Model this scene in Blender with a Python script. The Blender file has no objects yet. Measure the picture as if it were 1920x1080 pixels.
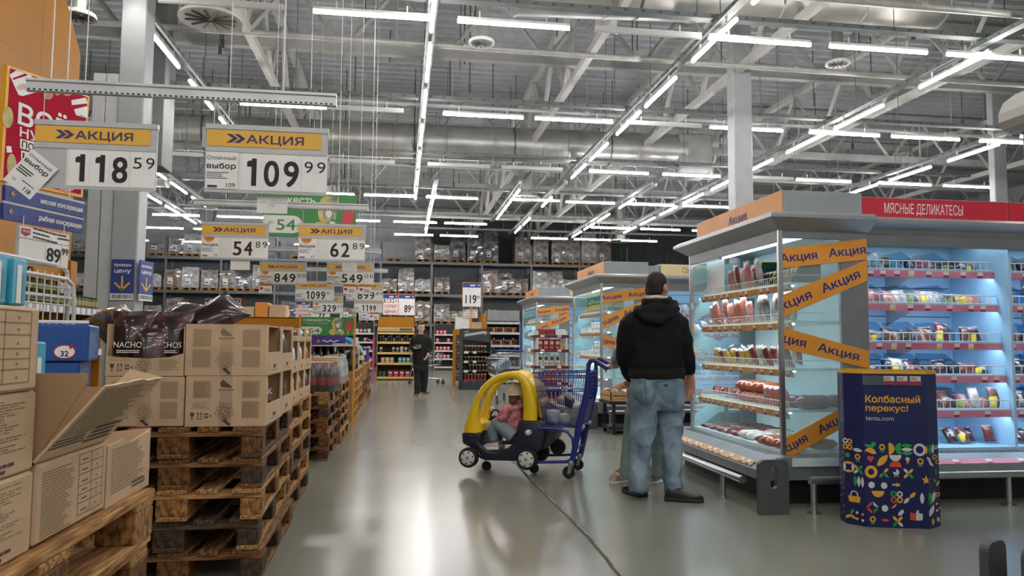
import bpy, bmesh, math, random
import numpy as np
from mathutils import Vector, Matrix, Euler, noise
from mathutils.bvhtree import BVHTree
from mathutils.geometry import delaunay_2d_cdt
from math import sin, cos, pi, radians as R
V = Vector
sc = bpy.context.scene
col = sc.collection
random.seed(7)
# ------------------------------------------------------------------ camera, world, exposure
H = 1.2
FPX = 1420.0
cd = bpy.data.cameras.new('camera'); cam = bpy.data.objects.new('camera', cd); col.objects.link(cam)
_y, _p, _r = R(8.23), R(4.15), R(.42)
_f = V((sin(_y)*cos(_p), cos(_y)*cos(_p), sin(_p))); _rt = V((cos(_y), -sin(_y), 0)); _u = _rt.cross(_f)
_rt2 = cos(_r)*_rt + sin(_r)*_u; _u2 = -sin(_r)*_rt + cos(_r)*_u
cam.matrix_world = Matrix(((_rt2.x, _u2.x, -_f.x, 0), (_rt2.y, _u2.y, -_f.y, 0), (_rt2.z, _u2.z, -_f.z, H), (0, 0, 0, 1)))
cd.sensor_width = 36; cd.lens = 36*FPX/1920; cd.clip_start = .05; cd.clip_end = 200
sc.camera = cam
w = bpy.data.worlds.new('world'); sc.world = w; w.use_nodes = True
w.node_tree.nodes['Background'].inputs[0].default_value = (.8, .85, .9, 1)
w.node_tree.nodes['Background'].inputs[1].default_value = .3
sc.view_settings.view_transform = 'Standard'; sc.view_settings.look = 'None'
sc.cycles.transparent_max_bounces = 24; sc.view_settings.exposure = 0.0; sc.view_settings.gamma = 1; sc.view_settings.use_curve_mapping = False
TUBE = 60.0      # strength of the ceiling tubes
CASE = 7.0       # strength of the strip lamps and added fill strips in the cold cases

def P(x, y, Y):
    """the point at distance Y down the hall seen at photo position x, y (survey helper)"""
    d = _rt2*((x-960)/FPX) + _u2*(-(y-540)/FPX) + _f
    return V((0, 0, H)) + d*(Y/d.y)

# ------------------------------------------------------------------ mesh helper
def chamfer_pts(c, d, b):
    pts = []
    for sx in (-1, 1):
        for sy in (-1, 1):
            for sz in (-1, 1):
                h = (d[0]/2, d[1]/2, d[2]/2); s = (sx, sy, sz)
                for k in range(3):
                    pts.append(V([c[i]+s[i]*(h[i]-(b if i != k else 0)) for i in range(3)]))
    return pts

class MB:
    def __init__(s): s.v = []; s.f = []; s.m = []; s.c = 0
    def mat(s, i): s.c = i; return s
    def add(s, vs, fs, M=None):
        o = len(s.v)
        s.v += [(M @ V(p)) if M else V(p) for p in vs]
        for f in fs: s.f.append([i+o for i in f]); s.m.append(s.c)
        return s
    def box(s, c, d, rot=None, bev=0):
        M = None
        if rot: M = Matrix.Translation(V(c)) @ Euler(rot).to_matrix().to_4x4(); c = (0, 0, 0)
        if bev: return s.hull(chamfer_pts(c, d, bev), M)
        x, y, z = d[0]/2, d[1]/2, d[2]/2
        vs = [(c[0]+i*x, c[1]+j*y, c[2]+k*z) for i in (-1, 1) for j in (-1, 1) for k in (-1, 1)]
        return s.add(vs, [(0, 1, 3, 2), (4, 6, 7, 5), (0, 4, 5, 1), (2, 3, 7, 6), (0, 2, 6, 4), (1, 5, 7, 3)], M)
    def bx(s, x0, x1, y0, y1, z0, z1, bev=0):
        return s.box(((x0+x1)/2, (y0+y1)/2, (z0+z1)/2), (abs(x1-x0), abs(y1-y0), abs(z1-z0)), None, bev)
    def hull(s, pts, M=None):
        bm = bmesh.new()
        for p in pts: bm.verts.new(p)
        bmesh.ops.convex_hull(bm, input=bm.verts[:], use_existing_faces=False)
        bmesh.ops.dissolve_limit(bm, angle_limit=.02, verts=bm.verts[:], edges=bm.edges[:])
        bm.verts.ensure_lookup_table(); bm.verts.index_update()
        vs = [v.co.copy() for v in bm.verts]; fs = [[v.index for v in f.verts] for f in bm.faces]
        bm.free(); return s.add(vs, fs, M)
    def loft(s, rings, caps=True, closed=True):
        n = len(rings[0]); vs = [p for r in rings for p in r]; fs = []
        for i in range(len(rings)-1):
            for j in range(n if closed else n-1):
                k = (j+1) % n; fs.append((i*n+j, i*n+k, (i+1)*n+k, (i+1)*n+j))
        if caps: fs.append(list(range(n))[::-1]); fs.append([(len(rings)-1)*n+j for j in range(n)])
        return s.add(vs, fs)
    def tube(s, path, r, n=8, caps=True, up=None, loop=False):
        path = [V(p) for p in path]; rings = []; L = len(path)
        rr = r if isinstance(r, (list, tuple)) else [r]*L
        t0 = (path[1]-path[0]).normalized()
        u = V(up) if up else (V((0, 0, 1)) if abs(t0.z) < .9 else V((1, 0, 0)))
        for i, p in enumerate(path):
            if loop: t = path[(i+1) % L]-path[i-1]
            else: t = path[min(i+1, L-1)]-path[max(i-1, 0)]
            if t.length < 1e-9: t = t0.copy()
            t.normalize(); u = (u - t*u.dot(t)).normalized(); b = t.cross(u)
            q = rr[i]; a, c = q if isinstance(q, tuple) else (q, q)
            rings.append([p + b*(a*cos(2*pi*k/n)) + u*(c*sin(2*pi*k/n)) for k in range(n)])
        if loop: rings.append(rings[0]); caps = False
        return s.loft(rings, caps)
    def cyl(s, p0, p1, r0, r1=None, n=12): return s.tube([p0, p1], [r0, r0 if r1 is None else r1], n)
    def lathe(s, prof, c=(0, 0, 0), n=16, axis='z', M=None):
        rings = []
        for r, z in prof:
            ring = []
            for k in range(n):
                a = 2*pi*k/n; p = (r*cos(a), r*sin(a), z)
                if axis == 'y': p = (p[0], -p[2], p[1])
                if axis == 'x': p = (p[2], p[0], p[1])
                p = V(p)+V(c); ring.append(M @ p if M else p)
            rings.append(ring)
        return s.loft(rings)
    def ell(s, c, r, n=14, m=10, M=None):
        rings = []
        for i in range(m+1):
            a = -pi/2+pi*i/m; q = max(cos(a), .02)
            ring = [V((r[0]*q*cos(2*pi*k/n), r[1]*q*sin(2*pi*k/n), r[2]*sin(a))) for k in range(n)]
            rings.append([(M @ p if M else p)+V(c) for p in ring])
        return s.loft(rings)
    def prism(s, poly, o, u, v, d):
        """polygon (2D) at origin o with axes u, v, swept by vector d"""
        o, u, v, d = V(o), V(u), V(v), V(d); n = len(poly)
        a = [o+u*p[0]+v*p[1] for p in poly]; b = [p+d for p in a]
        fs = [list(range(n))[::-1], [n+i for i in range(n)]]+[(i, (i+1) % n, n+(i+1) % n, n+i) for i in range(n)]
        return s.add(a+b, fs)
    def flat(s, poly, o, u, v):
        o, u, v = V(o), V(u), V(v)
        return s.add([o+u*p[0]+v*p[1] for p in poly], [list(range(len(poly)))])
    def rect(s, o, u, v, x0, x1, y0, y1): return s.flat([(x0, y0), (x1, y0), (x1, y1), (x0, y1)], o, u, v)
    def text(s, t, o, u, v, h=None, w=None, align='l', bold=0.0, fit=False):
        """letters of cap height h at o along u; w squeezes to that width"""
        if t == '1': vs, fs, W = [(0, .72), (0, .86), (.34, .86), (.34, 1.0), (.62, 1.0), (.62, 0), (.34, 0), (.34, .72), (.2, .93)], [(0, 7, 2, 8, 1), (7, 6, 5, 4, 3, 2)], .62
        else: vs, fs, W = glyphs(t, 0.0)
        o, u, v = V(o), V(u).normalized(), V(v).normalized()
        sy = h; sx = (w/W if w and W else h)
        if align == 'c': o = o-u*(W*sx/2)
        if align == 'r': o = o-u*(W*sx)
        k = 0; n = u.cross(v)
        for e in ((-bold, bold) if bold > .015 else (0,)):
            for g in ((-bold, bold) if bold > .015 else (0,)): s.add([o+u*(p[0]*sx+e*h*1.1)+v*(p[1]*sy+g*h*.8)+n*(k*.00016) for p in vs], fs); k += 1
        return s
    def lines(s, o, u, v, x0, x1, y0, y1, n, fill=.45, rag=.25, seed=1):
        rn = random.Random(seed); st = (y1-y0)/n
        for i in range(n):
            x = x0; e = x1-(x1-x0)*rn.random()*rag
            while x < e:
                L = min(e-x, (x1-x0)*(.025+.075*rn.random())); s.rect(o, u, v, x, x+L*.84, y0+i*st, y0+i*st+st*fill); x += L
        return s
    def mesh(s, name, mats, smooth=False):
        me = bpy.data.meshes.new(name); me.from_pydata([tuple(p) for p in s.v], [], s.f)
        mats = mats if isinstance(mats, (list, tuple)) else [mats]
        for m in mats: me.materials.append(m)
        me.polygons.foreach_set('material_index', [min(i, len(mats)-1) for i in s.m])
        bm = bmesh.new(); bm.from_mesh(me); bmesh.ops.recalc_face_normals(bm, faces=bm.faces[:]); bm.to_mesh(me); bm.free()
        if smooth:
            me.polygons.foreach_set('use_smooth', [True]*len(me.polygons))
            if smooth != 'all':
                try: me.set_sharp_from_angle(angle=R(38))
                except Exception: pass
        me.update(); return me
    def build(s, name, mats, parent=None, smooth=False):
        return link(name, s.mesh(name, mats, smooth), parent)

def link(name, me, parent=None):
    o = bpy.data.objects.new(name, me); col.objects.link(o)
    if parent: o.parent = parent
    return o
LABELS = {}
def tag(o, label, cat, group=None):
    o['label'] = label; o['category'] = cat
    if group: o['group'] = group
    LABELS.setdefault(label, []).append(o.name)
    return o
def thing(name, label, cat, loc=(0, 0, 0), rz=0, group=None):
    o = bpy.data.objects.new(name, None); col.objects.link(o); o.location = loc; o.rotation_euler = (0, 0, rz); o.empty_display_size = .1
    return tag(o, label, cat, group)
def struct(o): o['kind'] = 'structure'; return o
def copy_tree(o, parent=None):
    c = o.copy(); col.objects.link(c)
    if parent: c.parent = parent
    for ch in list(o.children): copy_tree(ch, c)
    return c
ORD = 'first second third fourth fifth sixth seventh eighth ninth tenth eleventh twelfth thirteenth fourteenth fifteenth sixteenth seventeenth eighteenth nineteenth twentieth'.split()
ORD += ['twenty-'+a for a in ORD[:9]]+['thirtieth']+['thirty-'+a for a in ORD[:9]]
_gc = {}
def glyphs(t, bold):
    k = (t, bold)
    if k not in _gc:
        cu = bpy.data.curves.new('t', 'FONT'); cu.body = t; cu.resolution_u = 4; cu.fill_mode = 'NONE'; cu.size = 1.37
        ob = bpy.data.objects.new('t', cu); col.objects.link(ob)
        bpy.context.view_layer.update()
        me = bpy.data.meshes.new_from_object(ob.evaluated_get(bpy.context.evaluated_depsgraph_get()))
        pv = [v.co.to_2d() for v in me.vertices]; ed = [tuple(e.vertices) for e in me.edges]
        q = delaunay_2d_cdt(pv, ed, [], 0, 1e-5) if pv else ([], [], []); vs = [tuple(p) for p in q[0]]; fs = []
        for f in q[2]:
            x, y = sum(vs[i][0] for i in f)/len(f), sum(vs[i][1] for i in f)/len(f); n = 0
            for a, c in ed:
                p, r = pv[a], pv[c]
                if (p.y > y) != (r.y > y) and x < p.x+(y-p.y)*(r.x-p.x)/(r.y-p.y): n += 1
            if n % 2: fs.append(list(f))
        bpy.data.objects.remove(ob); bpy.data.curves.remove(cu); bpy.data.meshes.remove(me)
        x0 = min([p[0] for p in vs] or [0]); x1 = max([p[0] for p in vs] or [1])
        _gc[k] = ([(p[0]-x0, p[1]) for p in vs], fs, x1-x0)
    return _gc[k]

# ------------------------------------------------------------------ materials
def lin(c):
    if isinstance(c, str):
        c = c.lstrip('#'); c = [int(c[i:i+2], 16)/255 for i in (0, 2, 4)]
        c = [x/12.92 if x <= .04045 else ((x+.055)/1.055)**2.4 for x in c]
    return (*c[:3], 1)
_mc = {}
def mat(name, c, rough=.5, metal=0., var=.08, scale=6., bump=0., bscale=60., alpha=1., trans=0., emit=None, es=0., spec=.5, coat=0., c2=None, stretch=None, coord='Object', detail=3.):
    if name in _mc: return _mc[name]
    m = bpy.data.materials.new(name); m.use_nodes = True; nt = m.node_tree; N = nt.nodes; L = nt.links
    b = N['Principled BSDF']; b.inputs['Roughness'].default_value = rough; b.inputs['Metallic'].default_value = metal
    b.inputs['Base Color'].default_value = lin(c); b.inputs['Specular IOR Level'].default_value = spec
    b.inputs['Coat Weight'].default_value = coat
    if var or c2 or bump:
        tc = N.new('ShaderNodeTexCoord'); src = tc.outputs[coord]
        if stretch:
            mp = N.new('ShaderNodeMapping'); mp.inputs['Scale'].default_value = stretch; L.new(src, mp.inputs[0]); src = mp.outputs[0]
        nz = N.new('ShaderNodeTexNoise'); nz.inputs['Scale'].default_value = scale; nz.inputs['Detail'].default_value = detail; L.new(src, nz.inputs['Vector'])
        cr = N.new('ShaderNodeValToRGB'); L.new(nz.outputs['Fac'], cr.inputs[0])
        a = lin(c); z = lin(c2) if c2 else tuple(x*(1-var*1.5) for x in a[:3])+(1,)
        hi = a if c2 else tuple(min(1, x*(1+var)) for x in a[:3])+(1,)
        cr.color_ramp.elements[0].position = .35; cr.color_ramp.elements[1].position = .65
        cr.color_ramp.elements[0].color = z; cr.color_ramp.elements[1].color = hi
        L.new(cr.outputs[0], b.inputs['Base Color'])
        if bump:
            n2 = N.new('ShaderNodeTexNoise'); n2.inputs['Scale'].default_value = bscale; n2.inputs['Detail'].default_value = 4; L.new(src, n2.inputs['Vector'])
            bp = N.new('ShaderNodeBump'); bp.inputs['Strength'].default_value = bump; bp.inputs['Distance'].default_value = .01
            L.new(n2.outputs['Fac'], bp.inputs['Height']); L.new(bp.outputs[0], b.inputs['Normal'])
    if trans: b.inputs['Transmission Weight'].default_value = trans
    if emit: b.inputs['Emission Color'].default_value = lin(emit); b.inputs['Emission Strength'].default_value = es
    if alpha < 1: b.inputs['Alpha'].default_value = alpha
    _mc[name] = m; return m
def film(name, tint, fac, rough=.08, diff=.0):
    """clear pane: mostly transparent, some gloss, a little milkiness"""
    if name in _mc: return _mc[name]
    m = bpy.data.materials.new(name); m.use_nodes = True; nt = m.node_tree; N = nt.nodes; L = nt.links; N.clear()
    o = N.new('ShaderNodeOutputMaterial'); t = N.new('ShaderNodeBsdfTransparent'); t.inputs[0].default_value = lin(tint)
    g = N.new('ShaderNodeBsdfGlossy'); g.inputs['Roughness'].default_value = rough
    d = N.new('ShaderNodeBsdfDiffuse'); d.inputs[0].default_value = lin('#dfeaec')
    m1 = N.new('ShaderNodeMixShader'); fr = N.new('ShaderNodeFresnel'); fr.inputs[0].default_value = 1.35
    ma = N.new('ShaderNodeMath'); ma.operation = 'MULTIPLY_ADD'; ma.inputs[1].default_value = 1.; ma.inputs[2].default_value = fac
    ge = N.new('ShaderNodeNewGeometry'); iv = N.new('ShaderNodeMath'); iv.operation = 'SUBTRACT'; iv.inputs[0].default_value = 1.; L.new(ge.outputs['Backfacing'], iv.inputs[1])
    mn = N.new('ShaderNodeMath'); mn.operation = 'MINIMUM'; mn.inputs[1].default_value = .4; mu = N.new('ShaderNodeMath'); mu.operation = 'MULTIPLY'; L.new(ma.outputs[0], mn.inputs[0]); L.new(mn.outputs[0], mu.inputs[0]); L.new(iv.outputs[0], mu.inputs[1])
    L.new(fr.outputs[0], ma.inputs[0]); L.new(mu.outputs[0], m1.inputs[0]); L.new(t.outputs[0], m1.inputs[1]); L.new(g.outputs[0], m1.inputs[2])
    m2 = N.new('ShaderNodeMixShader')
    if diff:
        tc = N.new('ShaderNodeTexCoord'); nz = N.new('ShaderNodeTexNoise'); nz.inputs['Scale'].default_value = 1.6
        L.new(tc.outputs['Object'], nz.inputs['Vector'])
        k = N.new('ShaderNodeMath'); k.operation = 'MULTIPLY'; k.inputs[1].default_value = diff*2; L.new(nz.outputs[0], k.inputs[0]); L.new(k.outputs[0], m2.inputs[0])
    else: m2.inputs[0].default_value = 0
    L.new(m1.outputs[0], m2.inputs[1]); L.new(d.outputs[0], m2.inputs[2]); L.new(m2.outputs[0], o.inputs[0])
    _mc[name] = m; return m
def glow(name, c, s):
    return mat(name, c, var=0, emit=c, es=s)
def wood(name, c, c2, sc_=(1, 1, 1)):
    return mat(name, c, .75, c2=c2, scale=5, bump=.35, bscale=8, stretch=sc_, spec=.25, detail=6)

GREY = mat('grey metal', '#8b9092', .45, .3); DKGREY = mat('dark grey paint', '#4a4e50', .5); BLACK = mat('black plastic', '#141516', .45)
WHITE = mat('white paint', '#dcdcd8', .45, var=.03); STEEL = mat('brushed steel', '#b9bbbb', .28, .9, var=.05, stretch=(1, 1, 30))
SILVER = mat('grey lacquer', '#a9adae', .35, .2, var=.04); YEL = mat('yellow card', '#e3b03c', .5, var=.03); ORANGE = mat('orange card', '#d8923a', .5, var=.03)
NAVY = mat('navy print', '#232a78', .5, var=.05); INK = mat('black ink', '#1b1b1a', .6, var=0); PURPLE = mat('purple ink', '#3d3163', .6, var=0)
PAPER = mat('white paper', '#ececea', .5, var=.03); CARD = mat('card white', '#e2e3e0', .35, var=.04); RED = mat('red print', '#b3203a', .45, var=.04)
BLUE = mat('blue board', '#1f3a86', .45, var=.04); CHROME = mat('chrome', '#cfd2d4', .18, 1., var=0); WIREW = mat('white wire', '#d9dcdc', .4, var=0)
# ------------------------------------------------------------------ setting
def floor_mat():
    m = bpy.data.materials.new('polished concrete'); m.use_nodes = True; nt = m.node_tree; N = nt.nodes; L = nt.links; b = N['Principled BSDF']
    tc = N.new('ShaderNodeTexCoord')
    n1 = N.new('ShaderNodeTexNoise'); n1.inputs['Scale'].default_value = .55; n1.inputs['Detail'].default_value = 3; n1.inputs['Roughness'].default_value = .5; L.new(tc.outputs['Object'], n1.inputs['Vector'])
    cr = N.new('ShaderNodeValToRGB'); L.new(n1.outputs[0], cr.inputs[0]); e = cr.color_ramp.elements
    e[0].position = .25; e[0].color = lin('#7d7e73'); e[1].position = .8; e[1].color = lin('#8f9084')
    L.new(cr.outputs[0], b.inputs['Base Color'])
    b.inputs['Roughness'].default_value = .2
    b.inputs['Specular IOR Level'].default_value = .5
    return m
fm = MB().bx(-24, 26, -9, 42, -.2, 0)
struct(fm.build('floor', floor_mat()))
JOINT = mat('joint filler', '#4d4c46', .8); JOINT2 = mat('pale joint filler', '#a39b86', .8)
j = MB(); a0 = P(975, 885, 6.4); b0 = P(1165, 1085, 4.2)
def floor_pt(x, y):
    d = _rt2*((x-960)/FPX)+_u2*(-(y-540)/FPX)+_f; return V((0, 0, H))+d*(-H/d.z)
def strip(mb, pts, wd, z=.0015):
    for p, q in zip(pts, pts[1:]):
        n = V((-(q-p).y, (q-p).x, 0)).normalized()*wd/2; k = V((0, 0, z))
        mb.add([p-n+k, q-n+k, q+n+k, p+n+k], [(0, 1, 2, 3)])
pts = [floor_pt(*p) for p in ((1172, 1092), (1105, 1010), (1040, 945), (1000, 905), (965, 868), (915, 815), (850, 748), (836, 722))]
rn = random.Random(2); pp = []
for p, q in zip(pts, pts[1:]):
    n = max(2, int((q-p).length/.09))
    for i in range(n): pp.append(p.lerp(q, i/n)+V((rn.uniform(-.004, .004), 0, 0)))
strip(j, pp, .022); j.mat(1)
for i in range(0, len(pp)-3, 5):
    strip(j, [pp[i]+V((.012, 0, 0)), pp[i+3]+V((.012, 0, 0))], .008, .002)
struct(j.build('trim_1', [JOINT, JOINT2]))
DECK = mat('roof deck', '#a9aeb1', .55, .2, var=.06)
d = MB()
x = -9.0; prof = []
while x < 42: prof += [(x, 8.0), (x+.12, 8.0), (x+.16, 8.07), (x+.30, 8.07), (x+.34, 8.0)]; x += .34
d.loft([[V((-24, p[0], p[1])) for p in prof], [V((26, p[0], p[1])) for p in prof]], caps=False, closed=False)
d.bx(-24, 26, -9, 42, 8.1, 8.2)
struct(d.build('ceiling', DECK))
WALLM = mat('light wall panel', '#e6e8ea', .6, var=.04); WALLD = mat('dark wall panel', '#5c6061', .6, var=.05)
def clad(name, m, o, u, L, h, step=1.2):
    mb = MB(); u = V(u); n = V((-u.y, u.x, 0)); o = V(o); k = 0
    while k < L-.01:
        e = min(step, L-k); mb.prism([(k, 0), (k+e-.02, 0), (k+e-.02, h), (k, h)], o, u, (0, 0, 1), n*.2); k += e
    mb.prism([(0, 0), (L, 0), (L, h), (0, h)], o+n*.03, u, (0, 0, 1), n*.2)
    return struct(mb.build(name, m))
clad('wall_back', WALLM, (-24, 40.6, 0), (1, 0, 0), 25.3, 8.1); clad('wall_back', WALLD, (1.3, 40.6, 0), (1, 0, 0), 24.7, 8.1)
clad('wall_left', WALLM, (-23.8, -9, 0), (0, 1, 0), 50, 8.1); clad('wall_right', WALLM, (25.8, 41, 0), (0, -1, 0), 50, 8.1)
clad('wall_front', WALLM, (26, -8.8, 0), (-1, 0, 0), 50, 8.1)
# columns
COLM = mat('column paint', '#a4a8aa', .5, var=.04); DIAMOND = mat('tread plate', '#8e9192', .35, .7, var=0)
def column(name, x0, x1, y0, y1, z0=0, m=COLM):
    c = MB().bx(x0, x1, y0, y1, z0, 8.0, .015)
    return struct(c.build(name, m))
column('column', -3.61, -3.3, 10.0, 10.32); column('column', 6.0, 6.36, 13.0, 13.3)
column('column', P(1864, 300, 17).x, P(1864, 300, 17).x+.36, 17.0, 17.2)
c = MB()
for k in range(26):
    for i in range(7):
        c.box((-3.59+i*.04+(.02 if k % 2 else 0), 9.985, .5+k*.035), (.03, .008, .008), (0, .7 if (i+k) % 2 else -.7, 0))
c.bx(-3.615, -3.295, 9.98, 10.0, .45, 1.45)
struct(c.build('trim_2', DIAMOND))
# white boxed-in riser beside the column
struct(MB().bx(-3.95, -3.8, 10.1, 10.3, 0, 4.6, .01).bx(-3.79, -3.64, 10.1, 10.3, 0, 4.6, .01).build('trim_3', mat('white boxing', '#c9cbcb', .4, var=.03)))
# roof trusses
TRUSS = mat('truss paint', '#b0b0ad', .55, var=.06)
def truss_x(y, x0=-23, x1=25, z0=6.62, z1=7.85, step=1.9):
    t = MB(); t.bx(x0, x1, y-.07, y+.07, z0-.08, z0+.1); t.bx(x0, x1, y-.07, y+.07, z1-.09, z1+.09)
    n = int((x1-x0)/step)
    for i in range(n):
        a = x0+i*step; t.tube([(a, y, z1), (a+step/2, y, z0)], .05, 4); t.tube([(a+step/2, y, z0), (a+step, y, z1)], .05, 4)
        if i % 2 == 0: t.tube([(a, y, z0), (a, y, z1)], .03, 4)
    return struct(t.build('roof_truss', TRUSS))
def truss_y(x, y0=-8, y1=40, z0=6.3, z1=7.8, step=2.4):
    t = MB(); t.bx(x-.06, x+.06, y0, y1, z0-.07, z0+.07); t.bx(x-.07, x+.07, y0, y1, z1-.07, z1+.07)
    n = int((y1-y0)/step)
    for i in range(n):
        a = y0+i*step; t.tube([(x, a, z1), (x, a+step/2, z0)], .055, 4); t.tube([(x, a+step/2, z0), (x, a+step, z1)], .055, 4)
    return struct(t.build('roof_truss', TRUSS))
for y in (2, 8, 14, 20, 26, 32): truss_x(y)
for x in (-9.5, -2.6, 3.2, 6.1, 10.2, 17): truss_y(x)
# purlins and bracing rods
t = MB()
for y in np.arange(-1, 40, 3.0): t.bx(-23, 25, y-.04, y+.04, 7.75, 7.95)
struct(t.build('roof_purlins', TRUSS))
# hanging rods from the deck
ROD = mat('dark rod', '#5a5c5c', .5, .5)
t = MB(); rn = random.Random(5)
for i in range(130):
    x = rn.uniform(-12, 16); y = rn.uniform(9, 32); z = rn.uniform(6.0, 7.3); t.cyl((x, y, z), (x, y, 8), .012, n=4)
    if rn.random() < .3: t.box((x, y, z), (.05, .05, .16))
struct(t.build('hanger_rods', ROD))
# sprinkler mains and conduits
PIPE = mat('pipe paint', '#b4b5b2', .4, .2)
for k, (y, z, r) in enumerate(((9.2, 5.95, .055), (12.6, 6.3, .05), (16.2, 6.4, .04), (21, 6.2, .05), (25, 6.4, .05), (29, 6.1, .06))):
    t = MB().cyl((-12, y, z), (18, y, z-.15), r, n=10)
    for x in range(-11, 18, 3): t.cyl((x, y, z), (x, y, 7.9), .01, n=4).lathe([(r+.015, -.05), (r+.015, .05)], (x, y, z-.004*(x+12)), 10, 'x')
    tag(t.build('sprinkler_pipe', PIPE, smooth=True), 'long pale pipe running crosswise below the roof, %s from the front' % ORD[k], 'pipe', 'crosswise pipes under the roof')

# ------------------------------------------------------------------ ceiling lights on their cable trays
TW = glow('tube light', '#fff9f4', TUBE); TC = glow('cool tube light', '#f6f6ff', TUBE); HOUS = mat('lamp housing', '#d2d4d3', .4, var=.02); TRAY = mat('zinc tray', '#6f7676', .5, .2)
ZL = 5.5
def lamp_meshes(L):
    h = MB().bx(-.022, .022, -L/2, L/2, .012, .05).bx(-.012, .012, -L*.3, -L*.3+.02, .05, .14).bx(-.012, .012, L*.3, L*.3+.02, .05, .14)
    g = MB(); pr = [(-.018, .013)]+[(.027*cos(a), -.012+.027*sin(a)) for a in np.linspace(R(176), R(364), 9)]+[(.018, .013)]
    g.loft([[V((p[0], -L/2, p[1])) for p in pr], [V((p[0], L/2, p[1])) for p in pr]])
    return h, g
h_, g_ = lamp_meshes(1.52)
HM = h_.mesh('housing', HOUS); GW = g_.mesh('diffuser', TW); GC = g_.mesh('diffuser', TC); GO = g_.mesh('diffuser', mat('unlit diffuser', '#cfd1d0', .3, var=0))
def light(x, y, rz, lab, kind, z=ZL):
    o = link('ceiling_light', HM); o.location = (x, y, z); o.rotation_euler = (0, 0, rz); tag(o, lab, 'ceiling light', 'linear ceiling lights')
    link('diffuser', {'w': GW, 'c': GC, 'o': GO}[kind], o)
def tray(x0, y0, x1, y1, lab, z=ZL+.14, wd=.13):
    t = MB(); a = V((x0, y0, z)); b = V((x1, y1, z)); u = (b-a).normalized(); n = V((-u.y, u.x, 0)); L = (b-a).length
    t.prism([(-wd/2, 0), (wd/2, 0), (wd/2, .07), (wd/2-.006, .07), (wd/2-.006, .006), (-wd/2+.006, .006), (-wd/2+.006, .07), (-wd/2, .07)], a, n, (0, 0, 1), u*L)
    t.mat(1); k = .2
    while k < L:
        for s in (-1, 1): t.box(a+u*k+n*(s*wd/2)+V((0, 0, .035)), (.05, .012, .03) if abs(u.x) > .5 else (.012, .05, .03))
        k += .25
    t.mat(0); k = 1.
    while k < L: t.cyl(a+u*k, a+u*k+V((0, 0, 2.2)), .008, n=4); k += 3
    tag(t.build('cable_tray', [TRAY, DKGREY]), lab, 'cable tray', 'cable trays')
rows = [(-7.55, 'the leftmost lengthwise row', [13.2, 15.3, 17.3, 21.3, 23.3, 25.3, 27.4]), (-6.3, 'the lengthwise row over the left shelves', [17.4, 19.5, 21.5, 23.6]),
 (-3.55, 'the lengthwise row left of the price signs', [8.3, 10.75, 12.9, 15.0, 17.2]), (.33, 'the lengthwise row over the aisle', [8.72, 10.75, 12.75, 14.85, 16.95, 19.0, 21.1]),
 (.86, 'the short far row over the aisle', [22, 24, 26, 28.2]), (3.2, 'the short steep row past the main aisle', [20.8, 22.6, 24.4]),
 (4.3, 'the lengthwise row right of the aisle', [7.2, 9.2, 11.45, 13.3, 15.55, 17.5, -19.6, 21.7, 25.5, 27.5]), (6.75, 'the lengthwise row over the cheese case', [-19.5, 21.5, 24.2, 26.2, 28.2]),
 (8.45, 'the lengthwise row over the sausage cases', [7.5, 9.7, 12.2, 14.1, 16.3, 18.3, 20.4, 22.5, 24.6, 26.7]), (12.5, 'the rightmost lengthwise row', [12.1, 14.2, 16.3, 18.4, 20.5, 24.6])]
for x, nm, ys in rows:
    k = 0
    for y in ys:
        if -1 > y > -4: light(x, y, 0, 'tube light behind the viewer in %s' % nm, 'w'); continue
        lit = y > 0; y = abs(y)
        light(x, y+.76, 0, '%s tube light in %s, %s from the front' % ('glowing' if lit else 'unlit', nm, ORD[k]), 'w' if lit else 'o'); k += 1
    tray(x, max(min(map(abs, ys))-1.5, -4), x, max(ys)+3, 'grey cable tray above %s of tube lights' % nm)
cross = [(9.8, 'the nearest crosswise row', [(-6.9, 'w'), (-2.35, 'o'), (-.45, 'w'), (1.42, 'w'), (3.3, 'o'), (4.93, 'w'), (6.75, 'w'), (8.6, 'w')]),
 (13.95, 'the second crosswise row', [(-7.1, 'w'), (-2.2, 'w'), (-.8, 'o'), (1.45, 'c'), (3.2, 'c'), (5.0, 'o'), (6.7, 'w'), (8.8, 'w'), (10.6, 'w'), (12.6, 'w')]),
 (18.1, 'the third crosswise row', [(-7.4, 'w'), (-5.4, 'o'), (-1, 'o'), (1.3, 'o'), (3.1, 'o'), (5.3, 'c'), (7.2, 'c'), (9.2, 'o'), (13.1, 'c'), (15, 'c'), (10.8, 'c')]),
 (22.2, 'the fourth crosswise row', [(-8.2, 'c'), (-2.2, 'w'), (-.4, 'w'), (1.4, 'c'), (3.9, 'o'), (5.6, 'c'), (7.5, 'c'), (9.3, 'c'), (11.2, 'c')]),
 (27.0, 'the fifth crosswise row', [(-9.5, 'c'), (-7.7, 'c'), (-5.6, 'c'), (-3.7, 'c'), (-1.6, 'w'), (.4, 'w'), (2.2, 'w'), (7.6, 'w'), (9.5, 'c'), (11.5, 'c')]),
 (30.2, 'the farthest crosswise row', [(-9.1, 'c'), (-7.2, 'c'), (-5.2, 'c'), (.4, 'w'), (2.2, 'w'), (5.9, 'w'), (7.7, 'w'), (9.7, 'c'), (13.1, 'c')]),
 (34.2, 'the added row lighting the back wall', [(-11.6, 'c'), (-8.7, 'c'), (-6.6, 'c'), (-4, 'c'), (-2.3, 'c')])]  # unseen tubes added behind the hanging signs to brighten the back wall
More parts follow.
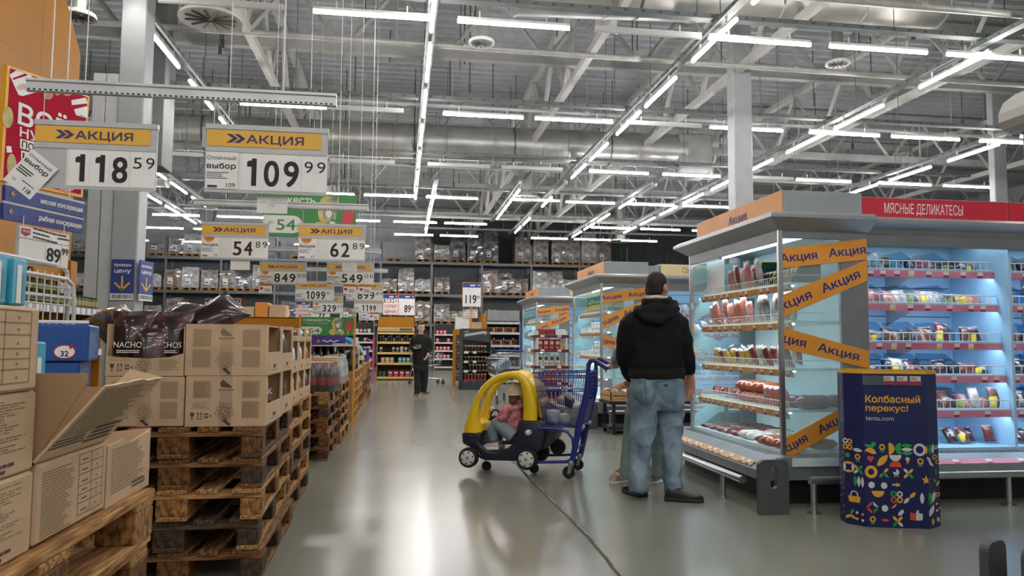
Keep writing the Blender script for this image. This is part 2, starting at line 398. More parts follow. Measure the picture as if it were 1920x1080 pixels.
for y, nm, xs in cross:
    for k, (x, kd) in enumerate(xs):
        light(x, y, pi/2, '%s tube light in %s, %s from the left end' % ('unlit' if kd == 'o' else 'glowing', nm, ORD[k]), kd, ZL-.02)
    if y != 34.2: tray(-9, y, 15, y, 'grey perforated cable tray above %s of tube lights' % nm, ZL+.225)
for r_, y in enumerate((-5.5, -3.2, -1, 1.2, 3.4, 5.6)):
    for k, x in enumerate((-5.5, -1.9, .4, 2.6, 6.0) if y < 3 else (.4, 2.6, 6.0)): light(x, y, pi/2, 'glowing tube above the viewer, %s row from the back, %s from the left' % (ORD[r_], ORD[k]), 'w')
# ------------------------------------------------------------------ ducts and air outlets
DUCT = mat('galvanised duct', '#aeaeaa', .36, .6, var=.12, scale=2.2, bump=.12, bscale=6); STRAP = mat('duct strap', '#5c5d5b', .4, .5)
def duct(x0, x1, y, z, r, lab, dz=0, flare=True):
    t = MB(); n = int((x1-x0)/1.2)
    pr = []
    for i in range(n+1):
        x = (x1-x0)*i/n
        pr += [(r, x-.03), (r+.018, x-.02), (r+.018, x+.02), (r, x+.03)]
    M = Matrix.Translation((x0, y, z)) @ Matrix.Rotation(math.atan2(-dz, x1-x0), 4, 'Y')
    t.lathe(pr, n=24, axis='x', M=M); root = tag(t.build('ventilation_duct', DUCT, smooth=True), lab, 'duct')
    for i in range(1, n, 2):
        x = (x1-x0)*i/n+.5; s = MB().lathe([(r+.004, x-.02), (r+.012, x-.02), (r+.012, x+.02), (r+.004, x+.02)], n=24, axis='x', M=M)
        for q in (-1, 1): s.cyl((x0+x, y+q*(r+.01), z+dz*i/n), (x0+x, y+q*(r+.01), 7.9), .01, n=4)
        s.build('strap', STRAP, root)
    return root
dr = duct(-9.0, 7.2, 18.8, 6.16, .43, 'large silver round air duct crossing the hall behind the second light row', .1)
MB().bx(7.0, 7.9, 18.4, 19.3, 5.6, 6.65, .03).build('end_box', DUCT, dr)
duct(1.6, 8.6, 11.0, 6.62, .46, 'silver wrapped air duct at the top right edge of the view', .25)
duct(-12, -7.0, 23.5, 6.1, .35, 'silver air duct over the far left shelves')
def outlet(x, y, z, r, lab):
    o = MB(); o.lathe([(r*.45, .0), (r, -.02), (r, .0), (r*.96, .03), (r*.4, .06)], (x, y, z), 28)
    root = tag(o.build('air_outlet', WHITE, smooth=True), lab, 'air vent', 'round ceiling air outlets')
    g = MB()
    for k in range(12):
        a = 2*pi*k/12; g.box((x+cos(a)*r*.45, y+sin(a)*r*.45, z-.018), (r*.7, r*.06, .012), (.4, 0, a))
    g.build('grille', DKGREY, root)
    MB().cyl((x, y, z+.03), (x, y, 8.01), r*.45, n=20).build('drop_duct', DUCT, root, True)
for i, (px_, py_, Y, r, lab) in enumerate(((395, 36, 10.6, .42, 'round white air outlet ring above the 109 price sign'), (146, 30, 9.7, .21, 'round vent beside the top of the orange panel'), (903, 80, 11.2, .2, 'round white vent right of the main aisle light row'), (1571, 119, 12.6, .22, 'round white vent above the tall right column'),
   (985, 372, 24, .5, 'round silver air outlet far down the hall behind the steep light row'), (1163, 452, 31, .5, 'small far air outlet above the cheese case'))):
    p = P(px_, py_, Y); outlet(p.x, p.y, p.z, r, lab)
p = P(270, 110, 13.6)
tag(MB().bx(p.x-.4, p.x+.36, 13.6, 14.2, 4.2, 7.9, .01).build('ventilation_shaft', mat('shaft paint', '#6a6f70', .6)), 'dark grey vertical ventilation shaft above the 118 price sign', 'duct')
# ------------------------------------------------------------------ pallets
WC_ = (('pale', '#c49a62', '#7d5229'), ('brown', '#936a40', '#4c301a'), ('grey', '#66523f', '#382b20'))
WOODS = [wood('pallet wood '+n, a, c, (15, 1.6, 15)) for n, a, c in WC_]; WOODX = [wood('pallet cross wood '+n, a, c, (1.6, 15, 15)) for n, a, c in WC_]
WOODE = [wood('pallet end grain pale', '#b98c56', '#65401f', (9, 9, 5)), wood('pallet end grain brown', '#855a34', '#42290f', (9, 9, 5)), wood('pallet end grain grey', '#58483a', '#30251c', (9, 9, 5))]
PW, PL, PH = .852, 1.278, .153            # width across, length down the aisle, height
_pm = {}
def pallet_meshes(k, seed):
    """list of (part name, mesh) in the pallet's own frame: x 0..-PW, y 0..PL"""
    if (k, seed) in _pm: return _pm[k, seed]
    rn = random.Random(seed); out = []; jt = lambda a: rn.uniform(-a, a)
    for x, wd in ((.0725, .145), (.262, .1), (.426, .145), (.59, .1), (.7795, .145)):
        x *= PW/.852
        out.append(('deck_board', MB().box((-x, PL/2+jt(.006), PH-.012), (wd, PL, .023), (0, jt(.012), jt(.004)), .003).mesh('deck_board', WOODS[k])))
    for y in (.075, PL/2, PL-.075):
        out.append(('stringer_board', MB().box((-PW/2, y, PH-.035), (PW, .145, .023), (0, 0, jt(.006)), .003).mesh('stringer_board', WOODX[k])))
    for y in (.075, PL/2, PL-.075):
        for x, wd in ((.0525, .105), (PW/2, .15), (PW-.0525, .105)):
            out.append(('block', MB().box((-x, y, .064), (wd, .145, .083), (0, 0, jt(.03)), .004).mesh('block', WOODE[(k+rn.randrange(2)) % 3])))
    for x, wd in ((.0525, .1), (PW/2, .145), (PW-.0525, .1)):
        out.append(('skid', MB().box((-x, PL/2, .0115), (wd, PL, .023), None, .003).mesh('skid', WOODS[(k+1) % 3 if rn.random() < .3 else k])))
    _pm[k, seed] = out; return out
def pallet_one(k):
    m = MB()
    for x, wd in ((.0725, .145), (.262, .1), (.426, .145), (.59, .1), (.7795, .145)): m.box((-x, PL/2, PH-.012), (wd, PL, .023))
    for y in (.075, PL/2, PL-.075):
        m.box((-PW/2, y, PH-.035), (PW, .145, .023))
        for x, wd in ((.0525, .105), (PW/2, .15), (PW-.0525, .105)): m.box((-x, y, .064), (wd, .145, .083))
    for x, wd in ((.0525, .1), (PW/2, .145), (PW-.0525, .1)): m.box((-x, PL/2, .0115), (wd, PL, .023))
    return m.mesh('pallet', WOODS[k])
_p1 = [pallet_one(k) for k in range(3)]
LEV = ['bottom', 'second lowest', 'middle', 'second highest', 'topmost']
def stack(x, y, where, ks, parts=True, rz=0., seed=0, zs=1.):
    rn = random.Random(seed)
    for i, k in enumerate(ks):
        lab = 'wooden pallet, %s of the stack %s' % (LEV[i], where)
        dx, dy, dr = rn.uniform(-.012, .012), rn.uniform(-.015, .015), rn.uniform(-.012, .012)
        if parts:
            o = thing('pallet', lab, 'pallet', (x+dx, y+dy, i*PH*zs), rz+dr, 'stacked wooden pallets')
            o.scale = (1, 1, zs)
            for nm, me in pallet_meshes(k, (seed+i) % 3): link(nm, me, o)
        else:
            o = link('pallet', _p1[k]); o.location = (x+dx, y+dy, i*PH); o.rotation_euler = (0, 0, rz+dr); tag(o, lab, 'pallet', 'stacked wooden pallets')
ZT = 5*PH
stack(-.725, 1.14, 'under the nearest cardboard boxes', (1, 1, 0, 0, 0), seed=1)
stack(-.69, 4.03, 'under the nachos boxes', (1, 2, 0, 1, 1), seed=2, rz=.03)
stack(-.735, 5.34, 'behind the nachos stack', (1, 0, 1, 0, 0), seed=4, rz=.01)
stack(-.725, 7.94, 'under the wrapped dark bottle packs', (1, 1, 1, 1, 0), seed=5, zs=.9)
stack(-.70, 9.24, 'just behind the dark bottle packs', (0, 1, 0, 1, 0), True, seed=6, zs=.93)
stack(-.69, 11.64, 'under the black bottle packs', (0, 0, 0, 0, 0), False, seed=7)
stack(-.70, 12.95, 'under the pale green can packs', (0, 1, 0, 0, 0), False, seed=8)
stack(-.715, 15.1, 'under the yellow-labelled bottle', (0, 1, 1, 0, 0), False, seed=9)
stack(-.70, 16.8, 'nearest the orange shelf', (1, 0, 1, 1, 0), False, seed=10)
stack(-1.75, 2.6, 'under the blue cartons', (1, 1, 0, 0, 1), False, seed=11)

# ------------------------------------------------------------------ cardboard boxes
KRAFT = mat('kraft board', '#c9ad8d', .8, var=.05, scale=9, spec=.2); KRAFTI = mat('kraft inside', '#a98a6c', .85, var=.05, spec=.2); KRAFTL = mat('pale kraft', '#d2b898', .8, var=.05, scale=9, spec=.2)
PRINT = mat('faded brown print', '#86704f', .8, var=0); PRINTD = mat('dark print', '#54463a', .8, var=0); PRINTF = mat('faint print', '#a88d6e', .8, var=0); RAW = mat('torn board edge', '#c9b394', .9, var=.1, scale=60)
XX, YY, ZZ = V((1, 0, 0)), V((0, 1, 0)), V((0, 0, 1))
def carton(mb, x0, x1, y0, y1, z0, z1, b=.006):
    mb.bx(x0, x1, y0, y1, z0, z1, b); return mb
def tablep(mb, o, u, v, w, h):
    """table of ingredients: text block left, two ruled columns right"""
    mb.mat(1).lines(o, u, v, .06*w, .5*w, .06*h, .9*h, int(h/.0068), .45, .35, 3)
    t = .0022
    ys = [.1, .26, .38, .5, .66, .8, .94]
    for a in (.55, .74, .93): mb.rect(o, u, v, a*w, a*w+t, .1*h, .94*h)
    for b in ys: mb.rect(o, u, v, .55*w, .93*w, b*h, b*h+t)
    for b in ys[:-1]:
        mb.rect(o, u, v, .6*w, .69*w, (b+.05)*h, (b+.075)*h); mb.rect(o, u, v, .83*w, .845*w, (b+.05)*h, (b+.08)*h)
def near_box(lab, y0, y1, z0, z1, kind, x0=-1.3, x1=-.75):
    b = MB(); carton(b, x0, x1, y0, y1, z0, z1)
    o = V((x1+.0007, y0, z0)); w, h = y1-y0, z1-z0
    if kind == 'text':
        b.mat(1).lines(o, YY, ZZ, .1*w, .96*w, .3*h, .93*h, int(h/.0082), .42, .3, int(y0*77))
        b.mat(2).lines(o, YY, ZZ, .1*w, .9*w, .06*h, .2*h, 2, .62, .2, 5)
    else: tablep(b, o, YY, ZZ, w, h)
    b.mat(1).rect(V((x0+.02, y1-.001, z1+.0006)), XX, -YY, 0, x1-x0-.06, (y1-y0)*.48, (y1-y0)*.49)
    return tag(b.build('cardboard_box', [KRAFT, PRINT, PRINTD]), lab, 'box', 'brown cardboard boxes')
near_box('brown cardboard box printed with text, lowest in the leftmost column', 1.16, 1.72, ZT, ZT+.165, 'text')
near_box('brown text-printed cardboard box between two others in the leftmost column', 1.16, 1.715, ZT+.167, ZT+.33, 'text')
near_box('brown cardboard box with a ruled table, under the teal cartons', 1.16, 1.70, ZT+.332, ZT+.5, 'table', x0=-1.28, x1=-.745)
near_box('low brown cardboard box with table print under the torn open box', 1.735, 2.115, ZT+.003, ZT+.172, 'table')
# the half-height cut box at the far end of the near stack
b = MB(); y0, y1, z0, x1 = 2.12, 2.46, ZT, -.75
b.bx(-1.29, x1-.007, y0+.007, y1-.007, z0, z0+.008); b.prism([(0, 0), (y1-y0, 0), (y1-y0, .165), (.18, .15), (.12, .163), (0, .16)], (x1-.006, y0, z0), YY, ZZ, (.006, 0, 0))
b.prism([(0, 0), (.55, 0), (.55, .17), (.45, .16), (0, .11)], (-1.3, y1-.006, z0), XX, ZZ, (0, .006, 0)); b.bx(-1.3, -1.294, y0+.007, y1-.007, z0, z0+.12); b.bx(-1.29, x1-.0065, y0, y0+.006, z0, z0+.15)
b.mat(1).lines(V((x1+.0007, y0, z0)), YY, ZZ, .03, .3, .03, .15, 17, .42, .3, 9).mat(2).lines(V((x1+.0008, y0, z0)), YY, ZZ, .19, .31, .02, .04, 2, .6, .1, 2)
tag(b.build('cardboard_box', [KRAFT, PRINT, PRINTD]), 'cut-down open cardboard box at the pallet corner below the flap', 'box', 'brown cardboard boxes')
# torn box with its front flap leaning out
root = thing('cardboard_box', 'torn open cardboard box with a printed flap leaning outwards', 'box', (0, 0, 0), 0, 'brown cardboard boxes')
b = MB(); z0 = ZT+.174
b.bx(-1.3, -.755, 1.73, 2.11, z0, z0+.01); b.bx(-1.3, -1.293, 1.73, 2.11, z0, z0+.17); b.bx(-1.3, -.76, 2.1, 2.107, z0, z0+.14)
b.prism([(-1.3, 0), (-.757, 0), (-.66, .17), (-.66, .19), (-1.3, .19)], (0, 1.73, z0), XX, ZZ, (0, .006, 0))
b.build('body', KRAFTI, root)
fl = MB(); o = V((-.752, 1.722, z0+.004)); u = YY; v = V((.62, .12, .78)).normalized(); wn = u.cross(v).normalized()
rn = random.Random(4); top = [(.385-(.385)*i/14, .205+rn.uniform(-.004, .004)) for i in range(15)]
fl.prism([(0, 0), (.39, 0)]+top, o, u, v, -wn*.005)
fl.mat(1).lines(o+wn*.0008, u, v, .02, .36, .06, .195, 22, .45, .3, 6).mat(2).lines(o+wn*.0008, u, v, .2, .37, .02, .075, 4, .6, .3, 8).lines(o+wn*.0009, u, v, .01, .2, .03, .06, 3, .5, .3, 8)
fl.mat(3)
for a, c in zip(top, top[1:]): fl.add([o+u*a[0]+v*(a[1]-.004)+wn*.0009, o+u*c[0]+v*(c[1]-.004)+wn*.0009, o+u*c[0]+v*(c[1]+.001)+wn*.001, o+u*a[0]+v*(a[1]+.001)+wn*.001], [(0, 1, 2, 3)])
fl.mat(0); q = o+u*.39+v*.205; fl.add([q, q-v*.05, q-v*.04+V((-.12, .05, .0)), q+V((-.1, .05, .02))], [(0, 1, 2, 3)])
f_ = fl.build('flap', [KRAFTL, PRINT, PRINTD, RAW], root); f_['label'] = 'printed flap with a torn upper edge'
# teal cartons on the top box
TEAL = mat('teal carton', '#3aa7c4', .4, var=.03); TEALD = mat('teal carton side', '#2a8fb0', .4, var=.03)
def slim_carton(x, y, z, w, d, h, lab, grp):
    b = MB().bx(x-w/2, x+w/2, y-d/2, y+d/2, z, z+h, .004)
    b.mat(1).rect(V((x+w/2+.0006, y-d/2, z)), YY, ZZ, d*.3, d*.62, h*.05, h*.86).mat(1).rect(V((x-w/2, y-d/2-.0006, z)), XX, ZZ, w*.3, w*.6, h*.05, h*.86)
    b.mat(2).rect(V((x+w/2+.0007, y-d/2, z)), YY, ZZ, d*.66, d*.9, h*.1, h*.7)
    return tag(b.build('carton', [TEAL, PAPER, TEALD]), lab, 'carton', grp)
for i in range(5):
    slim_carton(-.80-.004*i, 1.30+.088*i, ZT+.503, .1, .062, .095, 'teal carton with a white stripe on the box, %s from the front' % ORD[i], 'teal cartons')
slim_carton(-.8, 1.765, ZT+.19, .06, .06, .24, 'tall teal carton standing inside the torn box', 'teal cartons')
# ------------------------------------------------------------------ bags and pouches
def pouch_mb(w, h, d, seed=0, n=8, flatbot=False):
    """pillow bag: seals at the top and bottom, belly in the middle; front is -y"""
    rn = random.Random(seed); ox = rn.uniform(0, 50); vs = []; fs = []
    for s in (-1, 1):
        for i in range(n+1):
            for k in range(n+1):
                u, t = i/n, k/n; x = (u-.5)*w*(1-.10*sin(pi*t)); z = t*h
                b = (sin(pi*u)**.6)*((sin(pi*t)**.55) if not flatbot else max(0, 1-t**4)**.8)
                q = noise.noise(V((u*3+ox, t*3, s*2.0)))*.35*b+noise.noise(V((u*8+ox, t*9, s*5.)))*.13*b
                y = s*d/2*(b+q*.7)
                if s < 0: pass
                vs.append(V((x, y, z+noise.noise(V((u*4, ox, t*2)))*h*.03)))
    N = (n+1)*(n+1)
    for i in range(n):
        for k in range(n):
            a = i*(n+1)+k; f = (a, a+1, a+n+2, a+n+1)
            fs.append(f); fs.append(tuple(N+j for j in f[::-1]))
    return vs, fs, n
def pouch(name, mats, w, h, d, seed=0, art=None):
    """art(u, t) -> material index for the front face"""
    vs, fs, n = pouch_mb(w, h, d, seed); mb = MB()
    for j, f in enumerate(fs):
        q = j//2; i, k = q//n, q % n
        mb.c = art((i+.5)/n, (k+.5)/n) if art else 0
        mb.add([vs[a] for a in f], [tuple(range(len(f)))])
    me = mb.mesh(name, mats); bm = bmesh.new(); bm.from_mesh(me); bmesh.ops.remove_doubles(bm, verts=bm.verts[:], dist=.0004); bmesh.ops.recalc_face_normals(bm, faces=bm.faces[:])
    for f in bm.faces: f.smooth = True
    bm.to_mesh(me); bm.free(); return me
# blue cartons of the stack behind
BLUEC = mat('blue carton', '#1d4f96', .42, var=.04); BLUED = mat('blue carton shade print', '#173f7c', .42, var=.04); LTXT = mat('pale blue print', '#8fb2d8', .5, var=0); FOIL = mat('foil bag', '#4f7fae', .2, .8, var=.2, scale=14, bump=.6, bscale=18)
def blue_box(x0, x1, y0, y1, z0, z1, lab, full=True):
    b = MB()
    if full: b.bx(x0, x1, y0, y1, z0, z1, .006)
    else:
        h = z1-z0; b.bx(x0, x1, y0, y1, z0, z0+.01); b.prism([(0, 0), (x1-x0, 0), (x1-x0, h), ((x1-x0)*.55, h), ((x1-x0)*.5, h*.3), (0, h*.3)], (x0, y0, z0), XX, ZZ, (0, .006, 0)); b.bx(x1-.006, x1, y0, y1, z0, z1); b.bx(x0, x0+.006, y0, y1, z0, z1); b.bx(x0, x1, y1-.006, y1, z0, z1)
    h = z1-z0
    if full:
        b.mat(3).rect(V((x0, y0-.0006, z0)), XX, ZZ, .0, (x1-x0), h*.5, h*.507)
        c = V((x1-.075, y0-.001, z0+h*.27))
        b.mat(2).flat([(.036*cos(a), .026*sin(a)) for a in np.linspace(0, 2*pi, 24)[:-1]], c-YY*.0006, XX, ZZ)
        b.mat(1).flat([(.032*cos(a), .022*sin(a)) for a in np.linspace(0, 2*pi, 24)[:-1]], c-YY*.0012, XX, ZZ)
        b.mat(2).flat([(.012, .024), (.03, .02), (.016, .008)], c-YY*.0014, XX, ZZ)
        b.mat(4).text('32', c-YY*.002+ZZ*-.016, XX, ZZ, .02, align='c', bold=.03)
    b.mat(5).lines(V((x1+.0007, y0+.02, z0)), YY, ZZ, .0, (y1-y0)*.8, h*.12, h*.82, 14, .4, .5, 3)
    if not full: b.mat(1).rect(V((x1-.13, y0-.0008, z0)), XX, ZZ, .0, .11, h*.15, h*.6).mat(4).rect(V((x1-.13, y0-.0016, z0)), XX, ZZ, .05, .065, h*.35, h*.5).rect(V((x1-.13, y0-.0016, z0)), XX, ZZ, .075, .09, h*.35, h*.5)
    return tag(b.build('carton', [BLUEC, PAPER, RED, BLUED, NAVY, LTXT]), lab, 'carton', 'blue cartons behind the near boxes')
BR = lambda o: (setattr(o, 'location', Matrix.Rotation(R(15), 3, 'Z') @ V((-PBL.x, -PBL.y, 0))+PBL), setattr(o, 'rotation_euler', (0, 0, R(15))))
PBL = V((-1.13, 2.95, 0))
BR(blue_box(-1.62, -1.125, 2.95, 3.3, 1.12, 1.255, 'blue carton with a white oval 32 badge, on top of the blue ones'))
BR(blue_box(-1.62, -1.15, 2.95, 3.3, 1.0, 1.117, 'opened blue carton with a foil bag showing, under the 32 badge carton', False))
BR(blue_box(-1.62, -1.14, 2.95, 3.3, ZT, .997, 'blue carton at the bottom of the blue ones'))
o = link('foil_bag', pouch('foil_bag', [FOIL], .16, .13, .06, 61)); o.location = (-1.36, 2.88, 1.012); o.rotation_euler = (R(-8), R(6), R(15)); tag(o, 'blue and copper foil snack bag in the opened blue carton', 'snack bag')
bl = MB().prism([(0, 0), (.47, 0), (.44, .3), (-.02, .26)], (-1.60, 2.97, 1.258), XX, V((0, .98, .05)), (0, 0, .004)); BR(tag(bl.build('cardboard_sheet', [mat('pale printed board', '#c9b4a4', .7, c2='#b6c2d6', scale=3)]), 'loose printed cardboard sheet lying on the blue carton', 'cardboard'))

BAGD = mat('dark brown bag film', '#2b1a1d', .22, .15, var=.25, scale=9, bump=.5, bscale=9, coat=.4); BAGL = mat('mauve bag film', '#6b5157', .2, .35, c2='#3c2a2f', scale=5, bump=.5, bscale=9, coat=.4)
CHIP = mat('chip picture', '#c4762f', .3, c2='#8a3f1c', scale=30); BAGR = mat('red bag film', '#8f1820', .25, .1, c2='#5a0e16', scale=6, bump=.4, bscale=9); CREAM = mat('cream print', '#e8e2cf', .4, var=0)
def nacho_art(u, t): return 1 if t > .72 else (2 if t < .2 and .15 < u < .85 else 0)
NB = []
for sd in range(3): NB.append(pouch('nachos_bag', [BAGD, BAGL, CHIP], .215, .34, .11, sd+3, nacho_art if sd != 1 else (lambda u, t: 2 if t < .42 and .1 < u < .9 else (1 if t > .8 or (t > .55 and u > .6) else 0))))
def nacho_bag(loc, rot, i, lab, word=True, sc_=1.):
    o = link('nachos_bag', NB[i]); o.location = loc; o.rotation_euler = rot; o.scale = (sc_,)*3; tag(o, lab, 'snack bag', 'nachos bags in the open tray')
    if word:
        t = MB().text('NACHOS', V((0, -.0645, .145)), XX, ZZ, .03, w=.15, align='c', bold=.01).lines(V((-.06, -.0645, .118)), XX, ZZ, 0, .12, 0, .018, 2, .5, .1)
        t.build('lettering', CREAM, o)
    return o
nacho_bag((-1.362, 4.12, 1.012), (R(-6), 0, R(3)), 0, 'dark nachos bag standing at the left of the open tray')
nacho_bag((-1.272, 4.10, .94), (R(-5), 0, R(4)), 1, 'small dark snack bag with orange chips between the two nachos bags', False)
nacho_bag((-1.188, 4.14, 1.012), (R(-6), 0, R(-3)), 2, 'dark nachos bag standing at the right of the open tray')
for i, (x, y, z, rx, ry, rz, lab) in enumerate(((-1.37, 4.30, 1.235, -66, -24, 34, 'dark crumpled bag lying over the left nachos bag'), (-1.265, 4.33, 1.25, -62, 10, -14, 'dark crumpled bag with orange print lying on the middle of the tray'), (-1.19, 4.34, 1.24, -52, 34, -36, 'dark crumpled bag tilted up to the right on the tray'))):
    nacho_bag((x, y-.14, z-.03), (R(rx), R(ry), R(rz)), i, lab, False, 1.15)
# ------------------------------------------------------------------ boxes of the second stack
def icons(b, o, u, v, s):
    """fragile glass, arrows, squares"""
    b.flat([(0, .8*s), (.5*s, .8*s), (.4*s, .35*s), (.29*s, .3*s), (.29*s, .08*s), (.42*s, 0), (.08*s, 0), (.21*s, .08*s), (.21*s, .3*s), (.1*s, .35*s)], o, u, v)
    for a in (.85, 1.2):
        b.rect(o, u, v, a*s, a*s+.07*s, .05*s, .65*s); b.flat([((a-.1)*s, .6*s), ((a+.17)*s, .6*s), ((a+.035)*s, .85*s)], o, u, v)
    b.rect(o, u, v, .78*s, 1.4*s, 0, .05*s)
    for a, c in ((1.6, .5), (1.85, .5), (1.6, .15), (1.85, .15), (2.2, .3)): b.rect(o, u, v, a*s, (a+.18)*s, c*s, (c+.22)*s)
def emblem(b, o, u, v, s, seed=1):
    """worn round flower-like printed emblem with a ring"""
    rn = random.Random(seed); n = 26
    ring = lambda r0, r1: [b.flat([(r0*cos(a), r0*sin(a)), (r1*cos(a), r1*sin(a)), (r1*cos(c), r1*sin(c)), (r0*cos(c), r0*sin(c))], o, u, v) for a, c in [(2*pi*k/n, 2*pi*(k+1)/n) for k in range(n)]]
    ring(.32*s, .38*s)
    def stroke(pts, w_=.03):
        for p_, q_ in zip(pts, pts[1:]):
            dx, dy = q_[0]-p_[0], q_[1]-p_[1]; L = math.hypot(dx, dy) or 1; nx, ny = -dy/L*w_*s/2, dx/L*w_*s/2
            b.flat([(p_[0]-nx, p_[1]-ny), (q_[0]-nx, q_[1]-ny), (q_[0]+nx, q_[1]+ny), (p_[0]+nx, p_[1]+ny)], o, u, v)
    for k in range(10):
        a = 2*pi*k/10+.2; R0, R1 = (.42, .98) if k % 2 else (.42, .82)
        for sg in (-1, 1): stroke([((R0+(R1-R0)*t)*s*cos(a)-sg*.19*s*sin(pi*t**.8)*sin(a), (R0+(R1-R0)*t)*s*sin(a)+sg*.19*s*sin(pi*t**.8)*cos(a)) for t in np.linspace(0, 1, 7)], .035)
        stroke([(R0*s*cos(a), R0*s*sin(a)), ((R0*.4+R1*.6)*s*cos(a), (R0*.4+R1*.6)*s*sin(a))], .025)
    for k in range(7): stroke([(.25*s*cos(k), .25*s*sin(k*1.7)), (.1*s*cos(k*2.3+1), .12*s*sin(k+2))], .04)
    for k in range(5): b.rect(o, u, v, rn.uniform(-.4, .1)*s, rn.uniform(.15, .5)*s, -.55*s-k*.07*s, -.52*s-k*.07*s)
def front_print(b, x0, x1, z0, z1, y, full, dark):
    o = V((x0, y-.0008, z0)); w, h = x1-x0, z1-z0
    b.mat(3)
    for a, c in ((.09, .56), (.09, .16), (.70, .56), (.70, .16)):
        if full and (a, c) == (.09, .16): continue
        b.mat(3).rect(o, XX, ZZ, a*w, (a+.22)*w, c*h, (c+.34)*h); b.mat(1 if full else 4).lines(o-YY*.0004, XX, ZZ, (a+.01)*w, (a+.21)*w, (c+.02)*h, (c+.32)*h, 16, .4, .4, int(a*50))
    b.mat(2 if dark else 1)
    emblem(b, o+XX*w*.49+ZZ*h*.3, XX, ZZ, h*.21, 3)
    b.flat([(.42*w, .86*h), (.46*w, .92*h), (.56*w, .80*h), (.57*w, .76*h), (.44*w, .78*h)], o, XX, ZZ); b.mat(1).rect(o, XX, ZZ, .4*w, .6*w, .71*h, .735*h)
    b.mat(2).flat([(.46*w, .12*h), (.5*w, .15*h), (.57*w, .04*h), (.54*w, .01*h)], o, XX, ZZ)
    if full: icons(b, o+XX*w*.06+ZZ*h*.14, XX, ZZ, h*.17); b.rect(o, XX, ZZ, .06*w, .31*w, .36*h, .365*h).rect(o, XX, ZZ, .06*w, .31*w, .48*h, .485*h).mat(1).lines(o, XX, ZZ, .09*w, .28*w, .38*h, .47*h, 3, .4, .2)
TAPE = mat('parcel tape', '#b99c7e', .35, var=.03)
def nbox(x0, x1, y0, y1, z0, z1, lab, full=False, dark=False, window=None, group='nachos display boxes'):
    """closed shipping box; window: opening cut in the aisle face showing bags"""
    root = None; b = MB(); h = z1-z0; L = y1-y0
    if window is None:
        b.bx(x0, x1, y0, y1, z0, z1, .006)
    else:
        t = .007
        b.bx(x0, x1-t, y0, y0+t, z0, z1).bx(x0, x1-t, y1-t, y1, z0, z1).bx(x0+t, x1-t, y0+t, y1-t, z0, z0+t).bx(x0, x0+t, y0+t, y1-t, z0, z1).bx(x0+t, x1-.02, y0+t, y1-t, z1-t-.001, z1-.001)
        a = window
        b.prism([(0, 0), (L, 0), (L, h), (L*.9, h*.97), (L*.88, h*a), (L*.12, h*a), (L*.1, h*.97), (0, h)], (x1-t, y0, z0), YY, ZZ, (t, 0, 0))
        b.mat(2).rect(V((x1+.0008, y0, z0)), YY, ZZ, L*.42, L*.58, h*.12, h*.2).mat(1).rect(V((x1+.0008, y0, z0)), YY, ZZ, L*.3, L*.7, h*.07, h*.085).mat(0)
    front_print(b, x0, x1, z0, z1, y0, full, dark)
    b.mat(5).rect(V(((x0+x1)/2-.03, y0-.0004, z0)), XX, ZZ, .0, .06, 0, h)
    b.build_ = None
    return tag(b.build('cardboard_box', [KRAFT, PRINT, PRINTD, PRINTF, PRINTF, TAPE]), lab, 'box', group)
nbox(-1.462, -1.083, 4.05, 4.6, ZT+.002, 1.018, 'cardboard box with a faded emblem under the open nachos tray')
nbox(-1.075, -.685, 4.05, 4.6, ZT+.002, 1.022, 'cardboard box with dark emblem and handling icons, lower right of the nachos boxes', True, True, .42)
nbox(-1.085, -.688, 4.05, 4.58, 1.024, 1.285, 'cardboard box with faint emblem beside the nachos bags, upper right', False, False, .45)
root = thing('cardboard_box', 'open-fronted cardboard tray holding dark nachos bags', 'box', (0, 0, 0), 0, 'nachos display boxes')
b = MB(); x0, x1, y0, y1, z0 = -1.462, -1.09, 4.05, 4.6, 1.021
b.bx(x0+.007, x1-.007, y0+.007, y1-.007, z0, z0+.006).bx(x0, x0+.006, y0+.0062, y1-.0062, z0, z0+.26).bx(x1-.006, x1, y0+.0062, y1-.0062, z0, z0+.25).bx(x0, x1, y1-.006, y1, z0, z0+.25)
b.prism([(0, 0), (.372, 0), (.372, .115), (.3, .095), (.2, .088), (.1, .092), (0, .1)], (x0, y0, z0), XX, ZZ, (0, .006, 0))
o = V((x0, y0-.0008, z0)); b.mat(2); icons(b, o+XX*.02+ZZ*.025, XX, ZZ, .045); emblem(b, o+XX*.18+ZZ*.055, XX, ZZ, .045, 2)
b.mat(1).lines(o, XX, ZZ, .255, .35, .03, .085, 9, .4, .3).rect(o, XX, ZZ, .02, .11, .078, .08).rect(o, XX, ZZ, .02, .11, .092, .094)
b.build('body', [KRAFT, PRINT, PRINTD], root)
nbox(-1.075, -.7, 4.62, 5.12, ZT+.002, 1.02, 'cardboard box with a red bag in its opening, second along the aisle, lower', window=.4)
nbox(-1.075, -.70, 4.62, 5.1, 1.022, 1.28, 'cardboard box with a dark bag in its opening, second along the aisle, upper', window=.42)
nbox(-1.462, -1.083, 4.62, 5.12, ZT+.002, 1.275, 'tall cardboard box behind the nachos tray')
RB = [pouch('nachos_bag', [BAGR, BAGR, CHIP], .2, .24, .1, 20+i, lambda u, t: 2 if t < .25 and .1 < u < .9 else 0) for i in range(2)]
